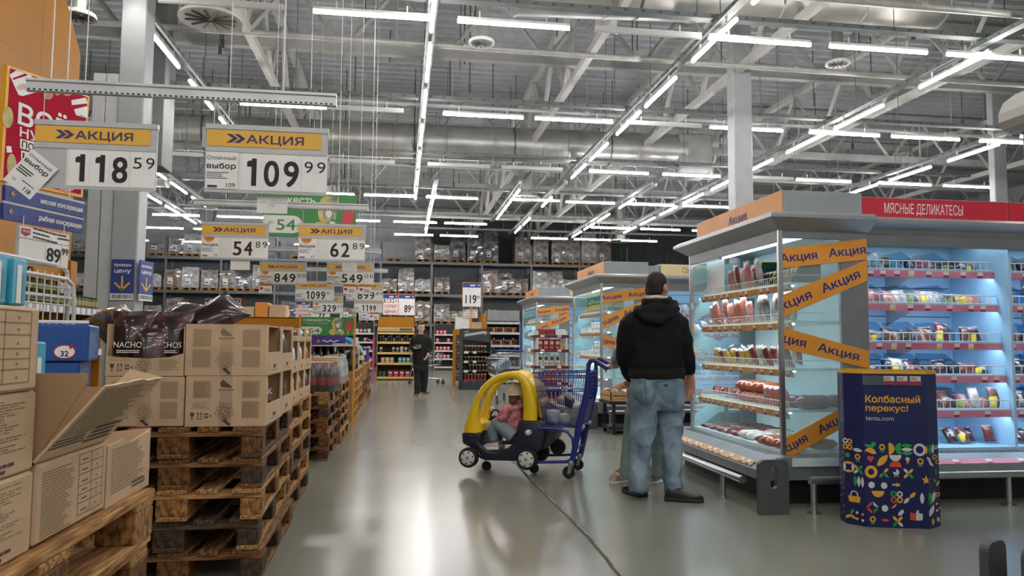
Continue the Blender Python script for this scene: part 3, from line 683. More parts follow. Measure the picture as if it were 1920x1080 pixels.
for i, (x, y, z, me, rz, lab, wd) in enumerate(((-.735, 4.31, ZT+.012, RB[0], 82, 'red nachos bag showing in the lower right box', 1), (-.735, 4.85, ZT+.012, RB[1], 96, 'red nachos bag showing in the second lower box', 1), (-.735, 4.83, 1.03, NB[0], 84, 'dark bag showing in the second upper box', 0))):
    o = link('nachos_bag', me); o.location = (x, y, z); o.rotation_euler = (R(-4), 0, R(rz)); o.scale = (.95, .7, .72 if me in NB else .9); tag(o, lab, 'snack bag', 'bags in the display boxes')
    if wd: MB().text('NAC', V((-.07, -.058, .15)), XX, ZZ, .035, bold=.01).build('lettering', CREAM, o)
# narrower display boxes of the stack behind
SNK = {'y': mat('yellow snack bag', '#d6b22c', .3, c2='#a31f20', scale=7), 'r': mat('orange snack bag', '#b4532a', .3, c2='#e0c08a', scale=9), 'b': mat('light blue snack bag', '#6fa8cf', .3, c2='#dfe8ee', scale=7), 'p': mat('pink snack bag', '#a33a44', .3, c2='#2a1a20', scale=8)}
kk = 0
for r_, (z0, z1) in enumerate(((ZT+.002, .98), (.982, 1.2), (1.202, 1.35))):
    for c_, (y0, y1) in enumerate(((5.36, 5.72), (5.73, 6.1), (6.11, 6.5))):
        if r_ == 2 and c_ == 0: z1 = 1.3
        lab = 'narrow snack display box behind the nachos boxes, %s row, %s along the aisle' % (('lower', 'middle', 'upper')[r_], ORD[c_])
        nbox(-1.2, -.745, y0, y1, z0, z1, lab, window=.38, group='narrow snack display boxes')
        o = link('snack_bag', pouch('snack_bag', [SNK['yrbp'[(kk*3+1) % 4]]], .19, (z1-z0)*.9, .09, 40+kk)); o.location = (-.785, (y0+y1)/2, z0+.012); o.rotation_euler = (R(-3), 0, R(86)); kk += 1
        tag(o, 'snack bag in the narrow box, %s row, %s along the aisle' % (('lower', 'middle', 'upper')[r_], ORD[c_]), 'snack bag', 'bags in the narrow boxes')
# ------------------------------------------------------------------ hanging price signs
SIGNF = mat('sign frame', '#b9bbba', .35, .1, var=.03); TUBEM = mat('hanging rail', '#b4b6b6', .35, .5); WIRE = mat('hanging wire', '#c9cbcb', .4, .3, var=0); STARO = mat('orange sticker', '#e0912a', .4, var=0)
def vrect(b, y, x0, x1, z0, z1): b.rect((0, y, 0), XX, ZZ, x0, x1, z0, z1)
def akcia(b, y, x0, x1, z0, z1, mi_card, mi_ink):
    """the yellow header with the double arrow and the word"""
    b.mat(mi_card); vrect(b, y, x0, x1, z0, z1); w, h = x1-x0, z1-z0; b.mat(mi_ink); c = (z0+z1)/2; q = h*.27
    for k in (0, 1):
        X = x0+w*.17+k*w*.065; d = w*.055; t = w*.045
        b.add([(X, y-.001, c+q), (X+t, y-.001, c+q), (X+t+d, y-.001, c), (X+t, y-.001, c-q), (X, y-.001, c-q), (X+d, y-.001, c)], [(0, 1, 2, 5), (5, 2, 3, 4)])
    b.text('АКЦИЯ', (x0+w*.345, y-.001, c-h*.25), XX, ZZ, h*.5, w=w*.5, bold=.022)
def price_sign(x0, x1, z0, z1, y, rub, kop, lab, info='Акция', small='', pct=None, ztop=None, digx=None, tilt=0., flag=None, header=True, rz=0.):
    w, h = x1-x0, z1-z0; cx = (x0+x1)/2
    root = thing('price_sign', lab, 'price sign', (cx, y, z0), rz, 'hanging price signs')
    X0, X1, hh = -w/2, w/2, h*.36 if header else 0; zc = h-hh
    f = MB().bx(X0, X1, 0, .014, 0, h, .003).bx(X0-.002, X1+.002, -.004, .018, h-.018, h+.004).bx(X0, X1, -.004, 0, zc-.014, zc).bx(X0, X1, -.004, 0, -.004, .008)
    f.build('frame', SIGNF, root)
    if header:
        b = MB(); akcia(b, -.0025, X0+w*.0+.004, X1-w*.055, zc+.012, h-.022, 0, 1); b.build('header_card', [YEL, PURPLE], root)
    b = MB(); b.mat(0); vrect(b, -.001, X0+w*.27, X1-.003, .01, zc-.014)
    nw = len(rub); dx = digx or (X1-w*.215); cell = w*(.162 if nw < 4 else .132); dh = zc*.62
    for k, ch in enumerate(rub):
        xx = dx-cell*(nw-k); b.mat(2); vrect(b, -.002, xx-.002, xx+cell-.004, .01, zc-.016); b.mat(1).text(ch, (xx+cell*.5, -.003, zc*.17), XX, ZZ, dh, w=cell*(.72 if ch != '1' else .42), align='c', bold=.02)
    for k, ch in enumerate(kop):
        xx = dx+w*.015+k*w*.105; b.mat(2); vrect(b, -.002, xx-.004, xx+w*.105-.006, .01, zc-.016); b.mat(1).text(ch, (xx+w*.047, -.003, zc*.51), XX, ZZ, zc*.28, w=w*.07, align='c', bold=.012)
    b.build('price_card', [CARD, INK, PAPER], root)
    if info:
        b = MB(); iw = w*.27; y_ = -.004; b.mat(0); vrect(b, y_, X0+.004, X0+iw, .012, zc-.012)
        ls = info.split('|'); z = zc-.02
        if pct: b.mat(2).flat([(iw*.3*cos(a), iw*.3*sin(a)) for a in np.linspace(pi, 2*pi, 14)], (X0+iw*.45, y_-.001, zc-.012), XX, ZZ).mat(1).text(pct, (X0+iw*.45, y_-.002, zc-.012-iw*.16), XX, ZZ, iw*.12, w=iw*.4, align='c'); z -= iw*.2
        for k, t in enumerate(ls):
            s_ = iw*(.13 if k == 0 and len(ls) > 1 else .17); z -= s_*1.6; b.mat(1).text(t, (X0+iw*.07, y_-.001, z), XX, ZZ, s_, w=iw*.86, bold=.02 if k or len(ls) == 1 else 0)
        b.lines((X0+iw*.07, y_-.001, 0), XX, ZZ, 0, iw*.7, zc*.3, z-zc*.06, 4, .4, .5, 3)
        b.text(small or rub, (X0+iw*.92, y_-.001, zc*.1), XX, ZZ, iw*.15, align='r', bold=.01); b.lines((X0+iw*.1, y_-.001, 0), XX, ZZ, 0, iw*.3, zc*.09, zc*.15, 1, .9, .1, 4)
        b.build('info_card', [PAPER, INK, STARO], root)
    if flag: flag(root, w, h, zc)
    zt = (ztop or z1+.15)-z0
    for s in (-1, 1): MB().cyl((s*w*.44, .006, h-.01), (s*w*.44, .006, zt), .0016, n=5).build('wire', WIRE, root)
    return root
def rail(x0, x1, y, z, lab, top=8.01):
    b = MB().prism([(0, 0), (.03, 0), (.03, .012), (.022, .016), (.022, .04), (.03, .044), (.03, .055), (0, .055), (0, .044), (.008, .04), (.008, .016), (0, .012)], (x0, y-.015, z), YY, ZZ, (x1-x0, 0, 0))
    root = tag(b.build('hanging_rail', TUBEM), lab, 'rail', 'perforated rails carrying price signs')
    h = MB()
    for k in range(int((x1-x0)/.022)): h.bx(x0+.01+k*.022, x0+.02+k*.022, y-.0158, y-.0148, z+.002, z+.009)
    h.build('perforation', BLACK, root)
    for q in (.18, .82):
        MB().cyl((x0+(x1-x0)*q, y, z+.05), (x0+(x1-x0)*q, y, top), .0025, n=5).build('wire', WIRE, root)
    return root
rail(-1.60, -.31, 3.42, 2.255, 'grey perforated rail holding the 118 and 109 price signs')
def tilt_card(root, w, h, zc):
    """loose white card hanging askew at the lower left corner"""
    b = MB(); c = V((-w*.5, -.012, zc*.28)); a = R(-38); u = V((cos(a), 0, sin(a))); v = V((-sin(a), 0, cos(a))); cw, ch = .135, .17
    b.prism([(-cw/2, -ch/2), (cw/2, -ch/2), (cw/2, ch/2), (-cw/2, ch/2)], c, u, v, (0, .0015, 0)); o = c-YY*.001
    b.mat(1).text('Отличный', o-u*.058+v*.056, u, v, .014, w=.11).text('выбор', o-u*.058+v*.028, u, v, .02, w=.112, bold=.024)
    b.lines(o-u*.058, u, v, 0, .075, -.02, .012, 3, .5, .3, 2).text('118', o+u*.05-v*.072, u, v, .018, align='r', bold=.02).text('126', o-u*.03-v*.06, u, v, .009, align='r').lines(o-u*.058, u, v, .05, .11, -.042, -.036, 1, .6, .1)
    k = b.build('info_card', [PAPER, INK], root); k['label'] = 'loose white card hanging askew at the corner'
def mk(px0, px1, py0, py1, Y):
    a = P(px0, py0, Y); b_ = P(px1, py1, Y); return a.x, b_.x, b_.z, a.z
x0, x1, z0, z1 = mk(66, 291, 225, 358, 3.4)
price_sign(x0, x1, z0, z1, 3.4, '118', '59', 'large hanging price sign reading 118 with a loose tilted white card', info=None, ztop=2.26, flag=tilt_card)
x0, x1, z0, z1 = mk(387, 612, 233, 366, 3.4)
def side_tab(root, w, h, zc):
    MB().bx(-w*.5-.016, -w*.5, .002, .006, zc*1.02, h*.96).build('side_tab', mat('clear plastic tab', '#aab4b8', .2, var=.1), root)
    b = MB().prism([(0, 0), (.13, 0), (.13, .075), (0, .075)], (-.04, .02, -.085), XX, ZZ, (0, .0012, 0)); b.mat(1).rect((-.03, .0195, -.04), XX, ZZ, 0, .03, 0, .003).text('-99', (-.0, .0195, -.062), XX, ZZ, .02, bold=0).lines((.02, .0195, -.04), XX, ZZ, 0, .07, 0, .02, 2, .3, .3)
    k = b.build('back_card', [CARD, SILVER], root); k['label'] = 'grey back of a card hanging below the sign'
price_sign(x0, x1, z0, z1, 3.4, '109', '99', 'large hanging price sign reading 109 with a creased yellow header', info='Отличный|выбор', small='109', ztop=2.26, flag=side_tab)
rail(-1.62, -.28, 6.12, 2.245, 'grey perforated rail holding the 54 and 62 price signs')
x0, x1, z0, z1 = mk(378, 502, 416, 487, 6.1)
def below_card(root, w, h, zc):
    k = MB().prism([(0, 0), (.145, 0), (.145, .078), (0, .078)], (-.03, .016, -.082), XX, ZZ, (0, .0015, 0)).build('blank_card', CARD, root); k['label'] = 'blank white card hanging below the sign'
price_sign(x0, x1, z0, z1, 6.1, '54', '89', 'hanging price sign reading 54 beside the green poster', 'Акция', '54', '-35%', 2.25, flag=below_card)
x0, x1, z0, z1 = mk(560, 684, 419, 490, 6.1); price_sign(x0, x1, z0, z1, 6.1, '62', '89', 'hanging price sign reading 62 right of the green poster', 'Акция', '62', '-27%', 2.25)
rail(-1.65, -.25, 8.72, 2.2, 'grey perforated rail holding the 849 and 549 price signs')
def promo_tag(root, w, h, zc, xs=(0,)):
    for x in xs:
        b = MB().prism([(0, 0), (.14, 0), (.14, .11), (0, .11)], (-w*.5+x, -.006, -.1), XX, ZZ, (0, .001, 0)); o = V((-w*.5+x, -.0072, -.1))
        b.mat(1).rect(o, XX, ZZ, 0, .14, .08, .11); b.mat(2).text('Акция%', o+XX*.01-YY*.001+ZZ*.086, XX, ZZ, .02, w=.12, bold=.02); b.mat(2).flat([(.01, .065), (.045, .065), (.045, .045), (.0275, .03), (.01, .045)], o, XX, ZZ); b.mat(3).lines(o, XX, ZZ, .06, .13, .02, .06, 2, .4, .2)
        k = b.build('promo_card', [PAPER, ORANGE, RED, INK], root); k['label'] = 'small card with an orange top and red badge'
x0, x1, z0, z1 = mk(487, 574, 491, 534, 8.7); price_sign(x0, x1, z0, z1, 8.7, '849', '00', 'hanging price sign reading 849 below the 54 sign', 'Акция', '849', '-19%', 2.2, flag=promo_tag)
def cover(root, w, h, zc):
    k = MB().bx(-w*.17, w*.14, -.008, -.005, zc*.92, h+.0).build('blank_card', CARD, root); k['label'] = 'blank card covering the middle of the header'
    promo_tag(root, w, h, zc, (w*.36, w*.69))
x0, x1, z0, z1 = mk(613, 700, 492, 535, 8.7); price_sign(x0, x1, z0, z1, 8.7, '549', '00', 'hanging price sign reading 549 with a card over its header', 'Акция', '549', '-27%', 2.2, flag=cover)
rail(-1.5, -.2, 10.22, 2.12, 'grey perforated rail holding the 1099 and 899 price signs')
x0, x1, z0, z1 = mk(554, 626, 527, 565, 10.2); price_sign(x0, x1, z0, z1, 10.2, '1099', '0', 'hanging price sign reading 1099 below the 849 sign', ' ', '1099', None, 2.13)
x0, x1, z0, z1 = mk(649, 718, 529, 565, 10.2); price_sign(x0, x1, z0, z1, 10.2, '899', '89', 'hanging price sign reading 899 below the 549 sign', ' ', '899', None, 2.13)
rail(-1.5, -.2, 11.52, 2.02, 'grey perforated rail holding the 329 and 1199 price signs')
x0, x1, z0, z1 = mk(587, 643, 555, 588, 11.5); price_sign(x0, x1, z0, z1, 11.5, '329', '00', 'hanging price sign reading 329 above the lower green sign', 'Акция', '329', '-20%', 2.03)
x0, x1, z0, z1 = mk(664, 717, 557, 587, 11.5); price_sign(x0, x1, z0, z1, 11.5, '1199', '', 'hanging price sign reading 1199 below the 899 sign', ' ', '1199', None, 2.03, flag=lambda r_, w, h, zc: promo_tag(r_, w, h, zc, (w*.55,)))
x0, x1, z0, z1 = mk(578, 618, 575, 600, 12.6); price_sign(x0, x1, z0, z1, 12.6, '99', '00', 'half-hidden hanging price sign ending in 99 behind the 329 sign', ' ', '', None, 8.01, header=False)
# super price boards with a blue head, seen by their pattern row
PAT = [mat('pattern black', '#20201f', .6, var=0), mat('pattern orange', '#d98a2c', .6, var=0), mat('pattern green', '#2f7d4f', .6, var=0), mat('pattern red', '#bb2b2f', .6, var=0)]
def super_board(px0, px1, py0, py1, Y, lab, price=None, kop='', word=True, post=None, arrow=False, hidden=0):
    x0, x1, z0, z1 = mk(px0, px1, py0, py1, Y); w, h = x1-x0, z1-z0
    root = thing('price_board', lab, 'price board', ((x0+x1)/2, Y, z0), 0, 'boards with a blue head')
    MB().bx(-w/2-.012, w/2+.012, 0, .015, -.01, h+.01, .003).build('frame', ORANGE, root)
    b = MB(); b.mat(0); vrect(b, -.002, -w/2, w/2, 0, h); b.mat(1); vrect(b, -.003, -w/2, w/2, h*.8, h)
    b.mat(2); b.lines((0, -.004, 0), XX, ZZ, -w*.1, w*.2, h*.86, h*.93, 1, .9, 0); b.flat([(w*.36, h*.86), (w*.44, h*.9), (w*.36, h*.94)], (0, -.004, 0), XX, ZZ)
    if word:
        for k in range(5):
            x = -w*.48+k*w*.195; m_ = (3, 4, 6, 5, 3)[k]; b.mat(m_); q = w*.16
            if k in (0, 2): b.flat([(x, h*.78), (x+q*.3, h*.78), (x+q, h*.58), (x+q*.7, h*.58)], (0, -.004, 0), XX, ZZ).flat([(x+q*.7, h*.78), (x+q, h*.78), (x+q*.3, h*.58), (x, h*.58)], (0, -.005, 0), XX, ZZ)
            elif k == 4:
                for a in range(10): b.flat([(x+q*.5+q*r_*cos(t_), h*.68+q*r_*sin(t_)) for r_, t_ in ((.3, a*pi/5), (.5, a*pi/5), (.5, (a+1)*pi/5), (.3, (a+1)*pi/5))], (0, -.004, 0), XX, ZZ)
            else: b.flat([(x, h*.78), (x+q, h*.78), (x+q*.5, h*.68)], (0, -.004, 0), XX, ZZ).flat([(x, h*.58), (x+q, h*.58), (x+q*.5, h*.68)], (0, -.005, 0), XX, ZZ)
        if price is None: b.mat(6).text('СУПЕР', (0, -.004, h*.33), XX, ZZ, h*.16, w=w*.8, align='c', bold=.024).text('ЦЕНА!', (0, -.004, h*.08), XX, ZZ, h*.16, w=w*.8, align='c', bold=.024)
    if price: b.mat(3).text(price, (w*.26, -.005, h*.14), XX, ZZ, h*(.3 if word else .36), w=w*.2*len(price), align='r', bold=.02).text(kop, (w*.28, -.005, h*.32), XX, ZZ, h*.14, w=w*.17, bold=.01)
    b.build('face', [PAPER, BLUE, PAPER, PAT[0], PAT[1], PAT[2], PAT[3]], root)
    if post: MB().bx(-.015, .015, .016, .04, -(post if post < 5 else z0-(1.98 if post == 8 else 1.4 if post == 7 else 0)), h).build('post', ORANGE, root)
    return root
super_board(386, 410, 561, 598, 12.4, 'super price board left of the 399 board', post=9)
super_board(414, 449, 560, 599, 12.2, 'price board reading 399 with a patterned row', '399', '00', post=9)
super_board(556, 580, 565, 595, 13.2, 'super price board left of the 329 sign', post=9)
super_board(719, 746, 552, 590, 24.5, 'super price board standing over the orange shelf, left one', post=8)
super_board(748, 777, 552, 591, 24.52, 'price board reading 89 over the orange shelf, right one', '89', '89', word=False, post=8)
# ------------------------------------------------------------------ green posters
GREEN = mat('green poster', '#3f8f4a', .45, var=.05); LEMON = mat('lemon picture', '#d8cf86', .4, c2='#c9b14a', scale=12); GLASSY = mat('drink picture', '#b9bfa0', .4, c2='#6f7a55', scale=16); ICE = mat('red ice lolly', '#d2434c', .45, var=.05)
def green_poster(px0, px1, py0, py1, Y, lab, name='green_poster', posts=False, top=None):
    x0, x1, z0, z1 = mk(px0, px1, py0, py1, Y); w, h = x1-x0, z1-z0
    root = thing(name, lab, 'poster', ((x0+x1)/2, Y, z0), 0)
    MB().bx(-w/2, w/2, 0, .012, 0, h, .003).build('board', GREEN, root)
    b = MB(); y = -.002; o = (0, y, 0)
    b.mat(0).text('свежесть', (-w*.47, y, h*.76), XX, ZZ, h*.17, w=w*.52, bold=.024).text('в каждой покупке!', (-w*.47, y, h*.63), XX, ZZ, h*.075, w=w*.49)
    r_ = h*.2; b.mat(0).flat([(-w*.5, h*.08), (-w*.18, h*.08)]+[(-w*.18+r_*cos(a), h*.28+r_*sin(a)) for a in np.linspace(-pi/2, pi/2, 12)]+[(-w*.5, h*.48)], o, XX, ZZ)
    b.mat(1).text('до', (-w*.45, y-.001, h*.29), XX, ZZ, h*.08).text('-', (-w*.45, y-.001, h*.2), XX, ZZ, h*.14).text('54', (-w*.355, y-.001, h*.15), XX, ZZ, h*.25, w=w*.2, bold=.02).text('%', (-w*.15, y-.001, h*.15), XX, ZZ, h*.13)
    el = lambda cx, cz, rx, rz, n=18, a0=0, a1=2*pi: [(cx+rx*cos(a), cz+rz*sin(a)) for a in np.linspace(a0, a1, n)]
    b.mat(2).flat(el(w*.18, h*.62, w*.1, h*.34), o, XX, ZZ).flat(el(w*.1, h*.2, w*.07, h*.16), (0, y-.0008, 0), XX, ZZ).flat(el(w*.28, h*.18, w*.05, h*.15), (0, y-.0008, 0), XX, ZZ)
    b.mat(3).flat([(w*.12, h*.8), (w*.3, h*.85), (w*.26, h*.1), (w*.17, h*.1)], (0, y-.0012, 0), XX, ZZ).flat(el(w*.24, h*.86, w*.05, h*.12), (0, y-.0016, 0), XX, ZZ)
    b.mat(0).flat(el(w*.2, h*.55, w*.035, h*.1), (0, y-.002, 0), XX, ZZ).flat(el(w*.24, h*.3, w*.03, h*.08), (0, y-.002, 0), XX, ZZ).mat(1).flat(el(w*.25, h*.4, w*.03, h*.03), (0, y-.0022, 0), XX, ZZ)
    b.mat(4).flat([(w*.34, h*.3), (w*.455, h*.26), (w*.48, h*.62)]+el(w*.43, h*.66, w*.06, h*.16, 10, 0, pi*.9)+[(w*.355, h*.5)], o, XX, ZZ).mat(5).flat([(w*.385, h*.28), (w*.41, h*.275), (w*.405, h*.05), (w*.385, h*.05)], o, XX, ZZ)
    b.build('print', [PAPER, GREEN, LEMON, GLASSY, ICE, KRAFTL], root)
    if posts:
        for s in (-1, 1): MB().bx(s*(w/2+.02)-.015, s*(w/2+.02)+.015, -.01, .03, -posts, h+.01).build('post', ORANGE, root)
    if top:
        for s in (-1, 1): MB().cyl((s*w*.4, .006, h-.01), (s*w*.4, .006, top), .002, n=5).build('wire', WIRE, root)
green_poster(495, 667, 360, 447, 7.3, 'large green freshness poster hanging behind the 109 sign', top=3)
green_poster(566, 662, 594, 630, 10.9, 'low green freshness sign on yellow posts over the bottle packs', posts=1.27)
# ------------------------------------------------------------------ left shelf run with the orange wall
ORW = mat('orange panel', '#ad7210', .55, var=.05, scale=1.2, spec=.25); ORL = mat('orange panel joint', '#8d5f16', .6, var=0)
root = thing('shelf_unit', 'long shelf run with a tall orange wall and jars at the left edge', 'shelving')
b = MB()
x, ya, yb = -3.4, 2.6, 8.35
b.prism([(ya, 0), (yb, 0), (yb, 4.2), (7.2, 5.4), (ya, 5.4)], (x-.06, 0, 0), YY, ZZ, (.06, 0, 0)); b.mat(1)
for y in (5.9, 7.5): b.rect((x+.0008, y, 0), YY, ZZ, 0, .008, .4, 5.4)
for z in (2.05, 2.42, 3.1, 3.72, 4.6): b.rect((x+.0008, ya, z), YY, ZZ, 0, yb-ya-.01, 0, .007)
b.build('orange_wall', [ORW, ORL], root)
MB().bx(-3.40, -3.33, 5.55, 5.72, .3, 5.4).build('edge_post', ORW, root)
SHLF = mat('shelf board grey', '#77797a', .5); PTAG = mat('purple price strip', '#6d5d86', .5, c2='#c9c6cf', scale=9, stretch=(1, 6, 1))
for i, z in enumerate((.15, .62, 1.08, 1.47)):
    s_ = MB().bx(-3.38, -3.0, ya, 8.2, z, z+.03).build('shelf', SHLF, root)
    t = MB().bx(-3.0, -2.99, ya, 8.2, z-.035, z+.035); t.mat(1)
    rn = random.Random(i); y = ya+.1
    while y < 8.1: t.rect((-2.9892, y, z-.03), YY, ZZ, 0, .085, 0, .055); y += rn.choice((.11, .12, .13))
    t.build('price_strip', [PTAG, PAPER], s_)
MB().bx(-3.38, -3.33, 8.2, 8.35, 0, 2.0).bx(-3.36, -3.02, 8.2, 8.23, .1, 1.45).build('end_panel', ORW, root)
# jars: dark lids, green and amber glass
JG = [mat('dark olive jar', '#2a2c1a', .2, c2='#4a4a22', scale=18), mat('green label jar', '#2f6a48', .3, c2='#8a7a35', scale=14), mat('white jar', '#9fa59a', .25, c2='#c9c9b9', scale=14)]; LID = [mat('black lid', '#181815', .4), mat('dark green lid', '#1f3a28', .4), mat('white lid', '#c4c4bd', .4)]; JL = [mat('lime label', '#8c8f3a', .5, var=.2), mat('cream label', '#b9a86a', .5, var=.2), mat('pale label', '#c4c9c4', .5, var=.2)]
def jar_mesh(k, r=.038, h=.11):
    b = MB(); b.lathe([(r*.9, 0), (r, .006), (r, h*.78), (r*.8, h*.86)], n=14); b.mat(1).lathe([(r*.86, h*.84), (r*.88, h), (r*.8, h+.002)], n=14); b.mat(2).lathe([(r+.001, h*.2), (r+.001, h*.62)], n=14)
    return b.mesh('jar', [JG[k], LID[k], JL[k]], True)
JM = [jar_mesh(k) for k in range(3)]
tiers = [('front row', -3.04, 1.503, 5.0, 8.15, .082), ('upper tier', -3.13, 1.615, 5.6, 7.75, .085), ('top tier', -3.25, 1.725, 5.9, 7.3, .09)]
for nm, x, z, y0, y1, st in tiers:
    n = int((y1-y0)/st)
    for k in range(n):
        y = y0+k*st; kd = 1 if nm == 'front row' and y > 7.35 else (2 if nm == 'upper tier' and y > 7.4 else 0)
        o = link('jar', JM[kd]); o.location = (x+random.uniform(-.006, .006), y, z); o.rotation_euler = (0, 0, random.uniform(0, 6)); tag(o, 'small %s jar on the left shelf, %s, %s from the front' % (('dark olive', 'green-labelled', 'pale')[kd], nm, ORD[k]), 'jar', 'jars in the %s' % nm)
for nm, x, z, y0, y1 in (('tier tray', -3.13, 1.614, 5.5, 7.8), ('tier tray', -3.25, 1.724, 5.8, 7.4)): MB().bx(x-.05, x+.05, y0, y1, z-.006, z).bx(x-.05, x-.046, y0, y1, 1.5, z).build('tier_tray', film('tray film', '#dfe6df', .1), root)
cm = [mat('black tin', '#23242a', .35, .3), mat('orange tin', '#c4602c', .4), mat('green tin', '#6c8a3a', .4), mat('gold tin', '#c49a4a', .35, .4), mat('grey tin', '#6a6e72', .35, .4)]
rn = random.Random(3)
for k in range(22):
    y = 5.3+k*.132; m_ = cm[rn.choice((0, 0, 0, 1, 2, 3, 4))]; r = rn.uniform(.038, .052); h = rn.choice((.05, .07, .14, .2))
    o = MB().lathe([(r*.92, 0), (r, .004), (r, h-.004), (r*.92, h)], n=16).lathe([(r*1.02, h*.98), (r*1.02, h)], n=16).build('tin', m_, None, True); o.location = (-3.1+rn.uniform(-.03, .03), y, 1.111); tag(o, 'tin on the shelf below the jars, %s from the front' % ORD[k], 'tin', 'tins below the jars')
    if h < .08: o2 = copy_tree(o); o2.location.z += h+.001; tag(o2, 'tin stacked on the %s tin below the jars' % ORD[k], 'tin', 'tins below the jars')
# white wire cage trolley in front of the shelves
root = thing('wire_trolley', 'white wire cage trolley with rounded top bars by the jars', 'trolley', (-2.25, 4.4, 0), R(-4))
def arch(b, x, y0, y1, z0, z1, r=.012): b.tube([(x, y0, z0), (x, y0, z1-.12), (x, y0+.03, z1-.03), (x, y0+.1, z1), (x, y1-.1, z1), (x, y1-.03, z1-.03), (x, y1, z1-.12), (x, y1, z0)], r, 8)
b = MB(); arch(b, .25, -.45, .45, .1, 1.63); arch(b, .3, -.48, .42, .1, 1.55); arch(b, -.45, -.45, .45, .1, 1.63)
b.build('hoop', WIREW, root, True)
b = MB()
for y in np.arange(-.38, .42, .075): b.cyl((.27, y, .2), (.27, y, 1.58), .004, n=6)
for z in (.3, .6, .9, 1.2, 1.4, 1.5): b.cyl((.27, -.45, z), (.27, .45, z), .005, n=6).cyl((-.45, -.45, z), (-.45, .45, z), .005, n=6)
b.build('wire_side', WIREW, root)
MB().bx(-.45, .27, -.45, .45, .14, .17).build('deck', GREY, root)
for sx in (-.4, .22):
    for sy in (-.4, .4): MB().lathe([(.05, -.015), (.055, -.01), (.055, .01), (.05, .015)], (sx, sy, .055), 12, 'x').bx(sx-.02, sx+.02, sy-.02, sy+.02, .1, .15).build('caster', BLACK, root, True)
o = link('wrapped_bundle', pouch('wrapped_bundle', [mat('film bundle', '#6f746c', .2, c2='#2b2f26', scale=12)], .5, .24, .34, 8)); o.location = (-2.5, 4.1, 1.49); o.rotation_euler = (0, 0, R(80)); tag(o, 'film-wrapped dark bundle lying on top of the wire trolley', 'bundle'); MB().bx(-.45, .27, -.45, .45, 1.44, 1.455).build('top_grid', WIREW, root)
# ------------------------------------------------------------------ red poster, direction boards, 89.99 sign on an angled hanging frame
ang = R(74); US = V((cos(ang), sin(ang), 0)); NS = V((US.y, -US.x, 0))
PRED = mat('poster red', '#b01230', .75, var=.04, spec=.15); YFR = mat('yellow frame', '#e0a52a', .35, var=.03); SKIN0 = mat('potato picture', '#c48f68', .5, c2='#a8744e', scale=12); OILP = mat('oil bottle picture', '#c2b46a', .4, c2='#8f8a4a', scale=9); MEATP = mat('meat picture', '#c98f7f', .5, c2='#e4d2c6', scale=16)
P0 = P(90, 250, 4.6)
def onp(x, y):
    """where the sight line through x, y meets the angled hanging plane"""
    d = P(x, y, 10)-V((0, 0, H)); o = V((0, 0, H)); t = (P0-o).dot(NS)/d.dot(NS); p = o+d*t; return ((p-P0).dot(US), p.z-P0.z)
fr = [onp(*q) for q in ((14, 122), (96, 150), (168, 181), (155, 371), (0, 338))]
root = thing('hanging_poster', 'red poster in a yellow six-sided frame on the orange wall', 'poster')
b = MB(); b.prism(fr, P0-NS*.03, US, ZZ, NS*.03); b.build('frame', YFR, root)
cx = sum(p[0] for p in fr)/5; cz = sum(p[1] for p in fr)/5; inn = [(cx+(p[0]-cx)*.94, cz+(p[1]-cz)*.955) for p in fr]
b = MB(); b.flat(inn, P0+NS*.001, US, ZZ); b.mat(1); O = P0+NS*.003
def pt(q, x, y, h_px, wpx, bold=.024, mi=1):
    a = onp(x, y); c = onp(x+wpx, y+wpx*.245); e = onp(x, y-h_px); b.mat(mi).text(q, O+US*a[0]+ZZ*a[1], US, ZZ, e[1]-a[1], w=c[0]-a[0], bold=bold)
pt('ВСЁ', 33, 231, 40, 92); pt('НУЖНОЕ', 36, 255, 18, 110)
bb = [onp(*q) for q in ((37, 260), (140, 284), (140, 303), (37, 278))]; b.mat(1).flat(bb, O-NS*.0006, US, ZZ); pt('ПО', 40, 276, 13, 22, .03, 2)
bb = [onp(*q) for q in ((39, 282), (150, 308), (150, 330), (39, 306))]; b.mat(1).flat(bb, O-NS*.0006, US, ZZ); pt('ЦЕНАМ', 41, 303, 17, 92, .03, 2)
def blob(cx_, cy_, rx, ry, mi, rot=0):
    b.mat(mi).flat([onp(cx_+rx*cos(a)*cos(rot)-ry*sin(a)*sin(rot), cy_+rx*cos(a)*sin(rot)+ry*sin(a)*cos(rot)) for a in np.linspace(0, 2*pi, 20)[:-1]], O-NS*.0004, US, ZZ)
b.mat(1).flat([onp(*q) for q in ((17, 140), (30, 132), (55, 140), (80, 160), (78, 170), (42, 180), (34, 178))], O-NS*.0008, US, ZZ).mat(0).flat([onp(*q) for q in ((22, 147), (46, 138), (52, 141), (24, 150))], O-NS*.0003, US, ZZ); blob(40, 163, 10, 6, 4, -.2)
for q in ((90, 178, 9, 9), (107, 170, 7, 9), (126, 172, 10, 8)): blob(*q, 3)
b.mat(1).flat([onp(*q) for q in ((133, 188), (160, 183), (164, 194), (134, 197))], O-NS*.0006, US, ZZ).flat([onp(*q) for q in ((138, 205), (163, 199), (163, 222), (142, 216))], O-NS*.0006, US, ZZ); pt('МУКА', 149, 218, 4, 14, 0, 2)
blob(14, 220, 10, 20, 5); blob(21, 310, 9, 22, 5); b.mat(1).flat([onp(*q) for q in ((11, 274), (20, 274), (22, 286), (12, 286))], O-NS*.0006, US, ZZ); blob(125, 352, 16, 7, 4)
b.build('print', [PRED, PAPER, INK, SKIN0, MEATP, OILP], root)
for q in ((100, 152), (130, 165)): a = onp(*q); p = P0+US*a[0]+ZZ*a[1]; MB().cyl(p-NS*.015, V((p.x, p.y, 8.01))-NS*.015, .004, n=5).build('wire', WIRE, root)
